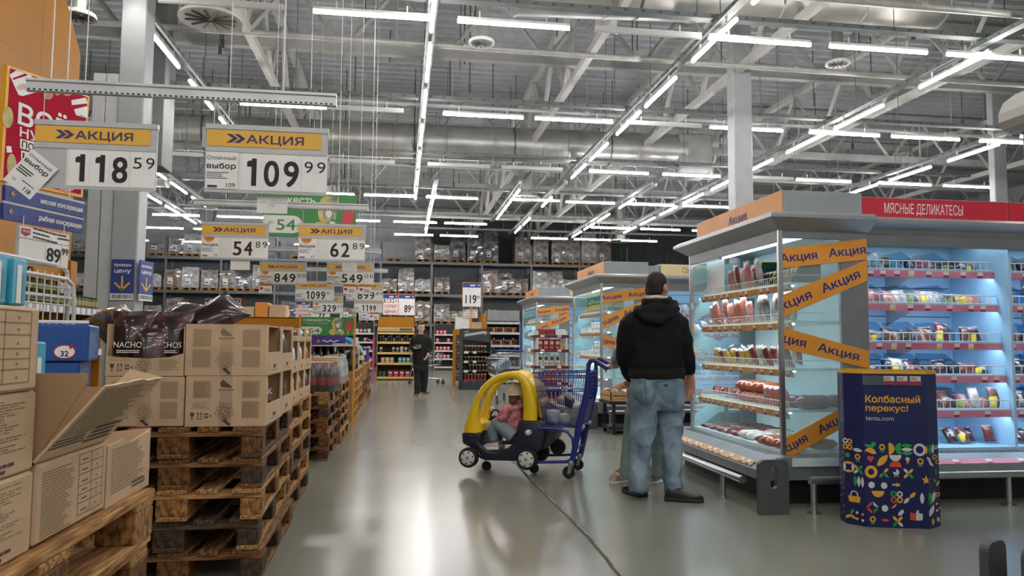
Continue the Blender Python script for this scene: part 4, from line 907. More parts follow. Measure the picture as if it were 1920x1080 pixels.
def dirboard(q4, word, lab, twx):
    p4 = [onp(*q) for q in q4]; root = thing('direction_sign', lab, 'sign', (0, 0, 0), 0, 'blue direction boards')
    b = MB(); b.prism(p4, P0+NS*.02, US, ZZ, -NS*.02); b.mat(1).prism([p4[0], p4[1], (p4[1][0], p4[1][1]+.012), (p4[0][0], p4[0][1]+.012)], P0+NS*.021, US, ZZ, -NS*.02); b.build('board', [BLUE, SILVER], root)
    t = MB(); O = P0+NS*.023; L = p4[1][0]-p4[0][0]; hh = p4[1][1]-p4[2][1]; sl = (p4[1][1]-p4[0][1])/L
    zt = lambda x: (p4[2][1]+(x-p4[2][0])*sl)
    x1 = p4[1][0]-.03*L; x0 = p4[0][0]+L*twx; uu = (US+ZZ*sl).normalized()
    t.mat(0).text(word, O+US*x0+ZZ*(zt(x0)+hh*.34), uu, ZZ, hh*.36, w=(x1-x0), bold=.024)
    a = p4[0][0]+L*.06; c = zt(a)+hh*.52; q = hh*.2
    t.mat(1).flat([(a, c), (a+q, c+q), (a+q*1.4, c+q), (a+q*.6, c+q*.12), (a+q*2, c+q*.12), (a+q*2, c-q*.12), (a+q*.6, c-q*.12), (a+q*1.4, c-q), (a+q, c-q)], O, US, ZZ)
    t.build('lettering', [PAPER, YEL], root)
    for k in (.2, .8): p = P0+US*(p4[0][0]+L*k)+ZZ*zt(p4[0][0]+L*k)+NS*.01; MB().cyl(p+ZZ*hh*.9, p+ZZ*(hh+.1), .004, n=5).build('wire', WIRE, root)
dirboard(((4, 347), (153, 383), (152, 408), (3, 376)), 'мясная консервация', 'blue board pointing left for canned meat, the upper of two', .41)
dirboard(((0, 380), (151, 413), (149, 438), (0, 411)), 'рыбная консервация', 'blue board pointing left for canned fish, the lower of two', .41)
p4 = [onp(*q) for q in ((26, 421), (122, 440), (118, 505), (21, 491))]
root = thing('price_sign', 'tilted white price sign reading 89 under the blue boards', 'price sign', (0, 0, 0), 0)
MB().prism(p4, P0+NS*.03, US, ZZ, -NS*.015).build('frame', SIGNF, root)
b = MB(); O = P0+NS*.032
bi = lambda s, t: tuple((p4[3][i]*(1-s)+p4[2][i]*s)*(1-t)+(p4[0][i]*(1-s)+p4[1][i]*s)*t for i in (0, 1))
def qd(s0, s1, t0, t1, mi, lift=0): b.mat(mi).flat([bi(s0, t0), bi(s1, t0), bi(s1, t1), bi(s0, t1)], O+NS*lift, US, ZZ)
qd(.02, .98, .68, .97, 0); qd(.02, .52, .03, .64, 1); qd(.53, .83, .03, .64, 0); qd(.84, .99, .03, .64, 0)
b.mat(2).flat([bi(.04, .93), bi(.21, .93), bi(.21, .78), bi(.125, .71), bi(.04, .78)], O+NS*.001, US, ZZ)
def tx(q, s, t, hh, ww, mi=3):
    a = bi(s, t); c = bi(s+ww, t); u = US*(c[0]-a[0])+ZZ*(c[1]-a[1]); b.mat(mi).text(q, O+NS*.002+US*a[0]+ZZ*a[1], u, ZZ, hh*(p4[0][1]-p4[3][1]), w=u.length, bold=.02)
tx('-26%', .05, .82, .07, .15, 1); tx('89', .55, .14, .4, .27); tx('99', .85, .38, .2, .13)
a = bi(.26, .72); b.mat(3).lines(O+NS*.001+US*a[0]+ZZ*a[1], (US-ZZ*.06).normalized(), ZZ, 0, .2, .0, .07, 3, .4, .4); a = bi(.74, .8); b.lines(O+NS*.001+US*a[0]+ZZ*a[1], US, ZZ, 0, .1, .0, .04, 2, .5, .3)
b.build('price_card', [PAPER, CARD, RED, INK], root)
for s in (.1, .9): a = bi(s, .98); p = P0+US*a[0]+ZZ*a[1]+NS*.022; MB().cyl(p, p+ZZ*.06, .003, n=5).build('wire', WIRE, root)
# check-the-price boards on the column
def check_board(o, u, n, lab, w, h):
    root = thing('price_check_board', lab, 'sign', (0, 0, 0), 0, 'price check boards'); b = MB(); o, u, n = V(o), V(u), V(n)
    b.prism([(0, 0), (w, 0), (w, h), (0, h)], o, u, ZZ, n*.012); f = o+n*.0135
    b.mat(1).rect(f, u, ZZ, 0, w, -h*.19, 0).mat(3); rn = random.Random(1); x = w*.05
    while x < w*.95: k = rn.uniform(.004, .012); b.rect(f+n*.001, u, ZZ, x, x+k, -h*.15, -h*.03); x += k+rn.uniform(.004, .012)
    b.mat(1).text('проверь', f+u*w*.5+ZZ*h*.8, u, ZZ, h*.085, w=w*.76, align='c', bold=.024).text('цену', f+u*w*.5+ZZ*h*.61, u, ZZ, h*.12, w=w*.72, align='c', bold=.024)
    b.mat(2).rect(f, u, ZZ, w*.46, w*.54, h*.1, h*.52).flat([(w*.5, h*.07), (w*.86, h*.3), (w*.8, h*.34), (w*.5, h*.15), (w*.2, h*.34), (w*.14, h*.3)], f, u, ZZ)
    b.build('board', [BLUE, PAPER, YEL, INK], root)
a, c = P(207, 550, 9.98), P(253, 487, 9.98); check_board((a.x, 9.98, a.z), XX, -YY, 'blue check-the-price board on the front of the column', c.x-a.x, c.z-a.z)
check_board((a.x+.318, 9.99, a.z), V((.2, .98, 0)).normalized(), V((.98, -.2, 0)), 'blue check-the-price board on the side of the column', .32, c.z-a.z)
# ------------------------------------------------------------------ cold cases on the right
CASEI = mat('case lining', '#d3e4e8', .4, var=.02); CASEB = mat('case blue lining', '#a6cbe2', .4, var=.03); CASEG = mat('case grey body', '#7d8285', .4, .25, var=.04); CASED = mat('case dark kick', '#1d1f20', .6); CANO = mat('canopy lacquer', '#9a9d9e', .3, .35, var=.03)
TAN = mat('tan price strip', '#cda268', .4, c2='#b98b50', scale=3, stretch=(1, 3, 1)); PINKS = mat('pink price strip', '#c26a86', .4, c2='#d98fa6', scale=2); TAGW = mat('price ticket', '#d8d8d4', .5, var=0); TAGR = mat('red ticket', '#a5283a', .5, var=0); TAGY = mat('yellow ticket', '#e3c53e', .5, var=0)
GLASS = film('case glass', '#eaf4f5', .04, .04, .16); EDGE = mat('glass edge', '#7fa3a0', .2, var=0); LED = glow('case lamp', '#dff4ff', CASE); LEDFILL = glow('added shelf fill light', '#d8f1ff', CASE*3.2)  # second glow is for unseen strips added under shelves to brighten the cases
BAND = mat('orange promo band', '#dc9433', .45, var=.03); HBEIGE = mat('beige header', '#d9c99a', .5, var=.02); HRED = mat('red header', '#c02a3f', .45, var=.03)
LEVS = (.68, 1.0, 1.37, 1.67)
def price_rail(b, o, u, n, L, mi0, seed, tilt=.3, cols=(1, 2)):
    """strip o..o+u*L facing n, with tickets"""
    rn = random.Random(seed); v = (ZZ-n*tilt).normalized() if tilt else ZZ; b.mat(mi0).prism([(0, 0), (L, 0), (L, .055), (0, .055)], o, u, v, -n*.006)
    x = .05; f = o+n*.001
    while x < L-.08:
        b.mat(cols[0]).rect(f, u, v, x, x+.05, .022, .052); b.mat(cols[1] if rn.random() < .75 else cols[-1]).rect(f, u, v, x, x+.05, .003, .021); x += rn.choice((.11, .13, .16, .2, .28))
def fence(b, o, u, L, h=.06, st=.035, r=.0025):
    b.cyl(o+ZZ*h, o+u*L+ZZ*h, r*1.3, n=5).cyl(o+ZZ*h*.1, o+u*L+ZZ*h*.1, r, n=5)
    k = 0
    while k < L: b.cyl(o+u*k, o+u*k+ZZ*h, r, n=4); k += st
def band(root, q4, words, y, far=False):
    """orange sticker band on the end glass, corners as (x, z)"""
    b = MB(); b.prism(q4, (0, y, 0), XX, ZZ, (0, -.002, 0))
    bi = lambda s, t: [q4[3][i]*(1-s)*(1-t)+q4[2][i]*s*(1-t)+q4[0][i]*(1-s)*t+q4[1][i]*s*t for i in (0, 1)]
    b.mat(1)
    for wd, s0, s1 in words:
        a, c, e = bi(s0, .3), bi(s1, .3), bi(s0, .72); u = V((c[0]-a[0], 0, c[1]-a[1])); v = V((-u.z, 0, u.x)).normalized()
        b.text(wd, (a[0], y-.0032, a[1]), u, v, abs(e[1]-a[1])*.98, w=u.length, bold=.024)
    k = b.build('promo_band', [BAND, NAVY], root); return k
CAPS = [((1463.3, 466.4), (1623.9, 447.8), (1624, 486.7), (1463.3, 503.3)), ((1464.7, 553.9), (1624.4, 487.2), (1625.3, 526.7), (1465.6, 595)), ((1465.2, 613.4), (1628.8, 658), (1628.8, 691.5), (1465.9, 652.8)), ((1469, 823.4), (1626, 738), (1628, 775), (1469.8, 863))]
Q4 = [[((p := P(x, y, 5.49)).x-2.9, p.z) for x, y in q] for q in CAPS]
WRD = [[('Акция', .0, .42), ('Акция', .56, .99)], [('кция', .01, .35), ('Акция', .48, .92)], [('ция', .01, .26), ('Акция', .4, .87)], [('кция', .01, .28), ('Акция', .42, .8)]]
def endcap(y0, W, lab, seed, shelves=LEVS, x0=2.9, guard=True):
    root = thing('display_fridge', lab, 'fridge', (x0, y0, 0), 0)
    b = MB()                                            # body
    b.prism([(-.26, .2), (-.27, .27), (-.14, .365), (.73, .365), (.73, .2)], (0, -.16, 0), XX, ZZ, (0, W+.32, 0))
    b.mat(2).prism([(-.02, .3), (.73, .3), (.73, .36), (-.02, .36)], (0, -.175, 0), XX, ZZ, (0, .03, 0)); b.mat(0)
    b.mat(1).bx(-.08, .73, -.02, W+.02, 0, .2)
    b.mat(2).bx(.66, .73, 0, W, .36, 2.1).bx(0, .66, .02, W-.02, .365, .39)
    b.mat(0).bx(.5, .73, -.012, .03, .36, 2.12, .004).bx(.5, .73, W-.03, W+.012, .36, 2.12, .004)
    b.mat(3)
    for k in range(30): b.bx(-.12, -.03, .03+k*(W-.06)/30, .03+(k+.6)*(W-.06)/30, .366, .368)
    b.build('body', [CASEG, CASED, CASEI, DKGREY], root)
    t = MB(); price_rail(t, V((-.262, .02, .285)), YY, V((-1, 0, 0)), W-.04, 0, seed, 1.25); t.build('price_rail', [TAN, TAGW, TAGR], root)
    for i, z in enumerate(shelves):
        d = .1 if i else .06
        s = MB().bx(d, .66, .035, W-.035, z+.0, z+.02).build('shelf', CASEI, root)
        t = MB(); price_rail(t, V((d-.005, .0, z-.05)), YY, V((-1, 0, 0)), W-.03, 0, seed+i, -.25); t.build('price_rail', [TAN, TAGW, TAGR], s)
        f = MB(); fence(f, V((d+.01, .04, z+.02)), YY, W-.08); f.cyl((d+.01, .04, z+.08), (.4, .04, z+.08), .003, n=5); f.build('wire_fence', WIREW, s); MB().bx(d+.02, d+.045, .06, W-.06, z-.012, z-.001).build('fill_strip', LEDFILL, s)  # glowing strip added behind the price rail to brighten the goods below
    # canopy
    c = MB(); e = .02
    ring = lambda a, z: [V((-a, -a, z)), V((.74, -a, z)), V((.74, W+a, z)), V((-a, W+a, z))]
    c.hull(ring(.02, 2.09)+ring(.06, 2.13)+ring(.14, 2.175)+ring(.14, 2.2)+ring(.10, 2.225)+ring(.03, 2.235))
    c.build('canopy', CANO, root)
    h = MB(); h.bx(.05, .73, .04, W-.04, 2.235, 2.42, .004); h.mat(1).prism([(.04, 2.236), (W-.04, 2.236), (W-.04, 2.42), (.04, 2.42)], (.045, 0, 0), YY, ZZ, (.006, 0, 0))
    h.mat(2).text('Акция', (.042, W*.56, 2.285), -YY, ZZ, .075, w=.36, bold=.02)
    h.build('header_box', [mat('header grey', '#8f979b', .4, var=.03), BAND, NAVY], root)
    for y, nm in ((-.006, 'end_glass'), (W, 'end_glass')):
        g = MB().bx(.01, .5, y, y+.006, .39, 2.09); g.build(nm, GLASS, root)
    MB().bx(-.02, .0, .0, W, 2.0, 2.1, .003).bx(.0, .5, -.014, .0, 2.03, 2.1, .003).build('valance', CASEG, root)
    MB().bx(-.02, .015, -.02, .015, .365, 2.1, .003).build('corner_post', STEEL, root); MB().bx(-.02, .015, W-.015, W+.02, .365, 2.1, .003).build('corner_post', STEEL, root)
    MB().bx(.075, .095, .06, W-.06, 2.06, 2.085).build('case_lamp', LED, root); MB().bx(.3, .32, .06, W-.06, 2.065, 2.085).build('case_lamp', LED, root)
    for q, wds in zip(Q4, WRD):
        band(root, q, wds, -.016); MB().prism([(min(a, .5), c) for a, c in q], (0, W+.008, 0), XX, ZZ, (0, .002, 0)).build('promo_band', mat('band back', '#c4d6d8', .5, var=0), root)
    # bumper rail round the foot
    r = MB(); r.cyl((-.38, -.1, .2), (-.38, W+.1, .2), .028, n=12).cyl((.0, -.37, .235), (.75, -.37, .235), .028, n=12); r.build('bumper_rail', STEEL, root, True)
    for px_, py_, pz_ in ((-.38, .25, .19), (-.38, W-.5, .19), (.03, -.37, .22)): MB().cyl((px_, py_, 0), (px_, py_, pz_), .022, n=10).lathe([(.05, 0), (.05, .008), (.02, .012)], (px_, py_, 0), 14).build('rail_post', STEEL, root, True)
    if guard: bumper_guard(root, V((-.27, -.37, 0)))
    return root
def bumper_guard(root, o, h=.385, w=.225, rz=0., slot=True):
    g = MB(); outer = [(-w/2, 0), (w/2, 0), (w/2, h-.05)]+[(w/2-.05+.05*cos(a), h-.05+.05*sin(a)) for a in np.linspace(.2, pi/2, 5)]+[(-w/2+.05+.05*cos(a), h-.05+.05*sin(a)) for a in np.linspace(pi/2, pi-.2, 5)]+[(-w/2, h-.05)]
    sl = [(.028*cos(a)+.0, h-.075+.028*sin(a)) for a in np.linspace(0, pi, 8)]+[(.028*cos(a), h-.175+.028*sin(a)) for a in np.linspace(pi, 2*pi, 8)]
    M = Matrix.Translation(o) @ Matrix.Rotation(rz, 4, 'Z'); bm = bmesh.new()
    for y in (0, .04):
        for L in ((outer, sl) if slot else (outer,)):
            vs = [bm.verts.new(M @ V((p[0], y, p[1]))) for p in L]
            for k in range(len(vs)): bm.edges.new((vs[k], vs[(k+1) % len(vs)]))
        es = [e for e in bm.edges if not e.link_faces and all(abs((M.inverted() @ v.co).y-y) < 1e-5 for v in e.verts)]; bmesh.ops.triangle_fill(bm, edges=es, use_beauty=True)
    bm.verts.ensure_lookup_table(); n1, n2 = len(outer), len(sl) if slot else 0; N = n1+n2
    for a, n in ((0, n1), (n1, n2))[:2 if slot else 1]:
        for k in range(n): bm.faces.new([bm.verts[a+k], bm.verts[a+(k+1) % n], bm.verts[N+a+(k+1) % n], bm.verts[N+a+k]])
    bmesh.ops.recalc_face_normals(bm, faces=bm.faces[:]); me = bpy.data.meshes.new('bumper_guard'); bm.to_mesh(me); bm.free(); me.materials.append(mat('guard plastic', '#4f5354', .4, .1)); return link('bumper_guard', me, root)
F1 = endcap(5.5, 1.82, 'nearest display fridge of sausages with orange promo bands on its glass end', 1)
F2 = endcap(10.83, 1.8, 'second display fridge with green bottles behind the man in black', 2)
F3 = endcap(16.27, 1.85, 'farthest display fridge with an orange band behind the red pack stand', 3)
def run(x0, x1, y0, lab, levels, head, head_mat, ink, seed, strip, htext, hx, hw, head_x=None, ncase=1, lining=CASEB, base='tray', dz=.0):
    """wall case facing the viewer: x0..x1, front plane y0"""
    root = thing('display_fridge', lab, 'fridge', (x0, y0, 0), 0); L = x1-x0; b = MB()
    b.prism([(.2, .2), (-.28, .2), (-.3, .25), (-.29, .3), (-.12, .36), (.2, .36)], (0, 0, 0), YY, ZZ, (L, 0, 0)); b.prism([(.2, .2), (.9, .2), (.9, .36), (.2, .36)], (0, 0, 0), YY, ZZ, (L, 0, 0))
    b.mat(1).bx(0, L, -.1, .9, 0, .2); b.mat(2).bx(0, L, .7, .9, .36, 2.1).bx(0, L, 0, .7, .36, .385).bx(0, .012, .02, .7, .36, 2.1).bx(L-.012, L, .02, .7, .36, 2.1)
    b.mat(3)
    for z in np.arange(.55, 2.05, .13): b.bx(.03, L-.03, .697, .7, z, z+.008)
    for k in range(int(L/.06)): b.bx(.02+k*.06, .055+k*.06, -.1, -.02, .361, .363)
    b.build('body', [CASEG, CASED, lining, DKGREY], root)
    t = MB(); price_rail(t, V((.02, -.287, .305)), XX, -YY, L-.04, 0, seed, .0 if False else 1.6, (1, 2, 3)); t.build('price_rail', [strip, TAGW, TAGR, TAGY], root)
    for i, z in enumerate(levels):
        d = .06+.03*i
        s = MB().bx(.015, L-.015, d, .69, z, z+.018).build('shelf', lining, root)
        t = MB(); price_rail(t, V((.01, d-.002, z-.045)), XX, -YY, L-.02, 0, seed+i, -.12, (1, 2, 3)); t.build('price_rail', [strip, TAGW, TAGR, TAGY], s)
        f = MB(); fence(f, V((.02, d+.008, z+.018)), XX, L-.04, .075, .06, .004); f.build('wire_fence', WIREW, s)
        for k in range(1, int(L/.3)): MB().prism([(d+.03, .02), (.66, .02), (.66, .19), (d+.2, .19), (d+.03, .1)], (k*.31, 0, z), YY, ZZ, (.003, 0, 0)).build('divider', film('divider film', '#cfe3ee', .06), s)
        br = MB().prism([(d+.08, z), (.69, z), (.69, z-.16)], (L*.5, 0, 0), YY, ZZ, (.006, 0, 0)); br.build('bracket', SILVER, s); MB().bx(.04, L-.04, d+.02, d+.045, z-.012, z-.001).build('fill_strip', LEDFILL, s)  # glowing strip under the shelf is added fill, hidden by the rail
    MB().bx(0, L, -.03, -.005, 2.0, 2.1, .003).build('valance', CASEG, root)
    c = MB().prism([(.74, 2.09), (-.02, 2.09), (-.05, 2.13), (-.14, 2.175), (-.14, 2.2), (-.1, 2.225), (.74, 2.235)], (0, 0, 0), YY, ZZ, (L, 0, 0)).build('canopy', CANO, root)
    h = MB(); hs = head_x or 0; h.bx(hs, L, .03, .72, 2.235, 2.41+dz, .003); h.mat(1).bx(hs+.012, L, .022, .03, 2.24, 2.405+dz); h.mat(2).text(htext, (hx, .0205, 2.28), XX, ZZ, .085, w=hw, bold=.01)
    if hs: h.mat(0).bx(0, hs-.01, .03, .72, 2.235, 2.38, .003)
    h.build('header_board', [mat('header grey', '#8f979b', .4), head_mat, ink], root)
    MB().bx(.04, L-.04, .07, .09, 2.06, 2.085).build('case_lamp', LED, root); MB().bx(.04, L-.04, .3, .32, 2.065, 2.085).build('case_lamp', LED, root)
    r = MB().cyl((0, -.37, .235), (L, -.37, .235), .028, n=12); r.build('bumper_rail', STEEL, root, True)
    r = MB(); r.cyl((L*.68, -.37, 0), (L*.68, -.37, .22), .022, n=10).lathe([(.06, 0), (.06, .008), (.02, .012)], (L*.68, -.37, 0), 14); r.build('rail_post', STEEL, root, True)
    return root
RL = (.66, .93, 1.21, 1.55)
RUN1 = run(3.65, 5.0, 5.6, 'blue-lit wall fridge under the red meat delicacies header', (.665, .945, 1.215, 1.535, 1.82), 'МЯСНЫЕ ДЕЛИКАТЕСЫ', HRED, PAPER, 11, PINKS, 'МЯСНЫЕ ДЕЛИКАТЕСЫ', .23, .71)
RUN1b = run(5.0, 6.4, 5.6, 'fridge module cut by the right edge beyond the glass divider', (.665, .945, 1.215, 1.535, 1.82), '', HRED, PAPER, 12, PINKS, 'КОЛБАСЫ', .5, .4)
RUN2 = run(3.65, 6.3, 10.95, 'wall fridge under the beige cheese header behind the man', (.7, 1.0, 1.35, 1.65), '', HBEIGE, mat('brown ink', '#5a4b33', .6, var=0), 13, PINKS, 'СЫРЫ ДЛЯ БУТЕРБРОДОВ', .55, 1.15, head_x=.2)
RUN3 = run(3.65, 5.6, 16.4, 'far wall fridge beside the far display fridge', (.7, 1.0, 1.35, 1.65), '', HBEIGE, INK, 14, TAN, '', 0, 1)
# glass divider between the two modules
p = MB().bx(4.995, 5.005, 5.42, 5.98, .4, 2.75); 
# nearest fridge at the right edge: only its corner shows
root = thing('display_fridge', 'corner of the nearest fridge with a pale rounded canopy at the right edge', 'fridge', (0, 0, 0), 0)
q = P(1873, 250, 3.3); q2 = P(1908, 300, 3.3)
c = MB(); zz0, zz1 = P(1880, 250, 3.3).z, P(1880, 186, 3.3).z; X0 = q.x
prof = [(0, zz0+.05), (.0, zz1-.08), (.03, zz1-.02), (.1, zz1+.03), (.3, zz1+.06), (1.0, zz1+.06), (1.0, zz0), (.06, zz0), (.02, zz0+.015)]
c.prism(prof, (X0, 3.3, 0), XX, ZZ, (0, -1.4, 0)); c.mat(1).prism([(.1, zz0+.03), (.12, zz1-.05), (.3, zz1-.02), (.9, zz1-.02), (.9, zz0+.03)], (X0, 3.303, 0), XX, ZZ, (0, -.02, 0)); 
c.mat(1).prism([(.08, zz0+.035), (.1, zz1-.06), (.28, zz1), (.9, zz1), (.9, zz0+.035)], (X0, 1.896, 0), XX, ZZ, (0, -.01, 0))
c.build('canopy', [mat('canopy pale', '#b9bab8', .35, .1, var=.02), mat('canopy recess', '#6b6e70', .4, var=0)], root)
g = MB().bx(q2.x, q2.x+.5, 3.25, 3.258, .5, zz0+.01); g.mat(1).bx(q2.x-.004, q2.x, 3.25, 3.258, .5, zz0+.01); g.build('end_glass', [film('near glass', '#cfe0e2', .06, .06, .12), EDGE], root)
MB().bx(q2.x+.02, q2.x+.7, 3.3-1.3, 3.35, 0, .16).build('base', CASED, root)
a = floor_pt(1862, 1140)
bumper_guard(root, V((P(1862, 1015, 3.2).x+.02, 3.2, 0)), P(1862, 1015, 3.2).z, .17, R(25), False); bumper_guard(root, V((P(1930, 1030, 3.0).x+.05, 3.0, 0)), P(1920, 1028, 3.0).z, .17, R(25), False)
MB().bx(q2.x+.02, q2.x+.6, 3.25, 3.35, .16, .5).build('body', CASEG, root)
# ------------------------------------------------------------------ goods in the cases
PK = {'pink': mat('pink sausage', '#c98478', .35, c2='#a85a50', scale=22, coat=.4), 'dark': mat('dark dried meat', '#4a2322', .3, c2='#2a1416', scale=14, coat=.5), 'red': mat('red meat pack', '#8e3531', .3, c2='#5c1f20', scale=14, coat=.5), 'brown': mat('smoked meat', '#7b4530', .3, c2='#4d2a20', scale=14, coat=.5),
 'pale': mat('pale film pack', '#c9c3bd', .2, c2='#9a8f88', scale=16, coat=.5), 'yel': mat('yellow pack', '#d9b62c', .3, c2='#9a6a22', scale=10, coat=.3), 'green': mat('green white pack', '#cfd8cf', .3, c2='#4f8f62', scale=12, coat=.3), 'black': mat('black striped stick', '#2b2725', .3, c2='#b9b4ae', scale=13, coat=.4), 'orange': mat('orange sausage', '#b5623a', .3, c2='#8f4426', scale=8, coat=.5), 'white': mat('white casing sausage', '#d3d0cb', .35, c2='#a9a29c', scale=9), 'sal': mat('dark salami', '#55302c', .4, c2='#8a6a62', scale=26), 'plum': mat('plum sausage', '#8a4a55', .35, c2='#6f3643', scale=6, coat=.4), 'cut': mat('salami cut', '#b5524f', .4, c2='#dba9a0', scale=70), 'blu': mat('blue cheese pack', '#3a5aa8', .3, c2='#d9dce4', scale=9), 'cheese': mat('cheese pack', '#d9c07a', .3, c2='#c4423a', scale=8)}
_pc = {}
def pack_mesh(key, w, h, d, v, clear=False):
    k = (key, w, h, d, v)
    if k not in _pc:
        _pc[k] = pouch('meat_pack', [PK[key], PK['pale'], TAGY], w, h, d, 100+v*7, lambda u, t: 1 if (t > .86 or (v % 3 == 0 and .35 < u < .75 and .3 < t < .7)) else (2 if v % 5 == 1 and u < .4 and t < .5 else 0))
    return _pc[k]
def log_mesh(key, L, r, v, cut=False):
    k = ('log', key, L, r, v)
    if k not in _pc:
        b = MB(); bend = (.02*((v % 3)-1)); n = 9; path = [(x, bend*sin(pi*i/n), 0) for i, x in enumerate(np.linspace(-L/2, L/2, n+1))]
        rad = [r*(.25 if i in (0,) else (.8 if i in (1, n-1) else (.25 if i == n and not cut else 1))) for i in range(n+1)]
        if cut: rad[n] = r*.98; rad[n-1] = r
        b.tube(path, rad, 12)
        if cut: b.mat(1).flat([(r*.97*cos(a), r*.97*sin(a)) for a in np.linspace(0, 2*pi, 14)[:-1]], (L/2+.001, 0, 0), YY, ZZ)
        _pc[k] = b.mesh('sausage', [PK[key], PK['cut']], True)
    return _pc[k]
def put(me, name, lab, cat, grp, loc, rot=(0, 0, 0), s=1.):
    o = link(name, me); o.location = loc; o.rotation_euler = rot; o.scale = (s,)*3; tag(o, lab, cat, grp); return o
X1, Y1 = 2.9, 5.5; rn = random.Random(9)
FR = 'of the nearest sausage fridge'
# bottom tray: dark salamis far, white in the middle, orange near
for i in range(9):
    for k in range(3):
        y = 7.12-i*.088; key = 'sal' if i < 6 else 'red'; put(log_mesh(key, .2, .021, (i+k) % 4), 'salami', 'thin dark salami in the bottom tray, %s from the far end, %s from the front' % (ORD[i], ORD[k]), 'sausage', 'dark salamis in the bottom tray', (X1+.1+.21*k, y, .414+.004*(i % 2)), (0, 0, rn.uniform(-.3, .3)))
for i in range(5):
    for k in range(2): put(log_mesh('white', .23, .035, (i+k) % 4), 'sausage', 'white-cased sausage in the bottom tray, %s from the far side, %s row' % (ORD[i], ('front', 'back')[k]), 'sausage', 'white sausages in the bottom tray', (X1+.12+.25*k, 6.32-i*.095, .428), (0, 0, rn.uniform(-.25, .25)))
for i in range(5):
    for k in range(2): put(log_mesh('orange', .24, .037, (i+k) % 4), 'sausage', 'orange-brown sausage in the bottom tray, %s from the near end, %s row' % (ORD[i], ('front', 'back')[k]), 'sausage', 'orange sausages in the bottom tray', (X1+.11+.26*k, 5.58+i*.088, .43), (0, 0, rn.uniform(-.2, .2)))
# shelf 1: cut salami, patterned fat sausages, plum rolls
z = .70
for i in range(6): put(log_mesh('sal' if i % 2 else 'red', .2, .034, i % 3, True), 'salami', 'cut salami stick on the lowest shelf, %s from the far end' % ORD[i], 'sausage', 'cut salamis on the lowest shelf', (X1+.24, 7.1-i*.082, z+.055), (0, -.12, pi+rn.uniform(-.1, .1)))
for i in range(6): put(log_mesh('cut' if False else 'red', .19, .03, i % 3), 'sausage', 'short red sausage lying in front of the cut salamis, %s from the far end' % ORD[i], 'sausage', 'short red sausages on the lowest shelf', (X1+.2, 6.98-i*.075, z+.03+.0), (0, 0, pi/2+.4+rn.uniform(-.2, .2)), .8) if False else None
for i in range(5):
    for k in range(2): put(log_mesh('orange' if k else 'cut', .24, .047, i % 4), 'sausage', 'fat %s sausage on the lowest shelf, %s from the salamis' % (('speckled', 'orange')[k], ORD[i]), 'sausage', 'fat sausages on the lowest shelf', (X1+.21, 6.52-i*.1, z+.048+.088*k), (0, 0, rn.uniform(-.12, .12)))
for i in range(4): put(pack_mesh('pink', .11, .17, .07, i), 'meat_pack', 'pink flat meat pack on the lowest shelf, %s from the fat sausages' % ORD[i], 'meat pack', 'pink packs on the lowest shelf', (X1+.16, 6.0-i*.09, z), (R(14), 0, R(-90)))
for i in range(5): put(log_mesh('plum', .3, .055, 0 if i % 2 else 3), 'sausage', 'thick plum-coloured roll near the glass end on the lowest shelf, %s from the glass' % ORD[i], 'sausage', 'plum rolls on the lowest shelf', (X1+.3, 5.58+.115*i if i < 1 else 5.58+.112*i, z+.056), (0, 0, 0)) if i < 1 else put(log_mesh('plum', .14, .05, i), 'sausage', 'plum-coloured roll behind the frosted glass, %s from the front' % ORD[i-1], 'sausage', 'plum rolls on the lowest shelf', (X1+.1+.115*i, 5.72, z+.052), (0, 0, pi/2))
# shelf 2: yellow packs, red snack packs, white-green sticks
z = 1.02
for i in range(15):
    key = ('yel', 'yel', 'red')[i % 3] if i < 8 else ('green', 'pale', 'red')[i % 3]
    put(pack_mesh(key, .105, .15 if i < 8 else .18, .05, i), 'snack_pack', '%s pack on the second shelf, %s from the far end' % ({'yel': 'yellow', 'red': 'red sausage', 'green': 'green and white', 'pale': 'pale'}[key], ORD[i]), 'meat pack', 'packs on the second shelf', (X1+.19+rn.uniform(-.02, .02), 7.18-i*.107, z), (R(rn.uniform(5, 25)), rn.uniform(-.25, .25), R(-90)))
for i in range(7): put(pack_mesh('red', .12, .15, .06, i+3), 'snack_pack', 'red sausage pack behind the front packs on the second shelf, %s from the far end' % ORD[i], 'meat pack', 'packs on the second shelf', (X1+.36, 7.1-i*.2, z+.02), (R(12), rn.uniform(-.3, .3), R(-90)), 1.1)
# shelf 3: pink sausage links, black striped sticks
z = 1.39
for i in range(13):
    key = 'pink' if i < 7 else ('black' if i in (7, 8, 10) else ('pale', 'green', 'red')[i % 3])
    put(pack_mesh(key, .125, .26 if i > 6 else .2+.03*(i % 3), .07, i), 'meat_pack', '%s pack on the third shelf, %s from the far end' % ({'pink': 'pink sausage', 'black': 'black striped', 'pale': 'pale', 'green': 'green and white', 'red': 'red'}[key], ORD[i]), 'meat pack', 'packs on the third shelf', (X1+.2+rn.uniform(-.02, .03), 7.14-i*.123, z), (R(rn.uniform(4, 16)), (.35 if i > 6 else 0)+rn.uniform(-.15, .15), R(-90)))
for i in range(7): put(log_mesh('pink', .15, .018, i % 4), 'sausage', 'loose pink link at the front of the third shelf, %s from the far end' % ORD[i], 'sausage', 'pink links on the third shelf', (X1+.14, 7.1-i*.1, z+.02), (0, .1, rn.uniform(.8, 2.2)))
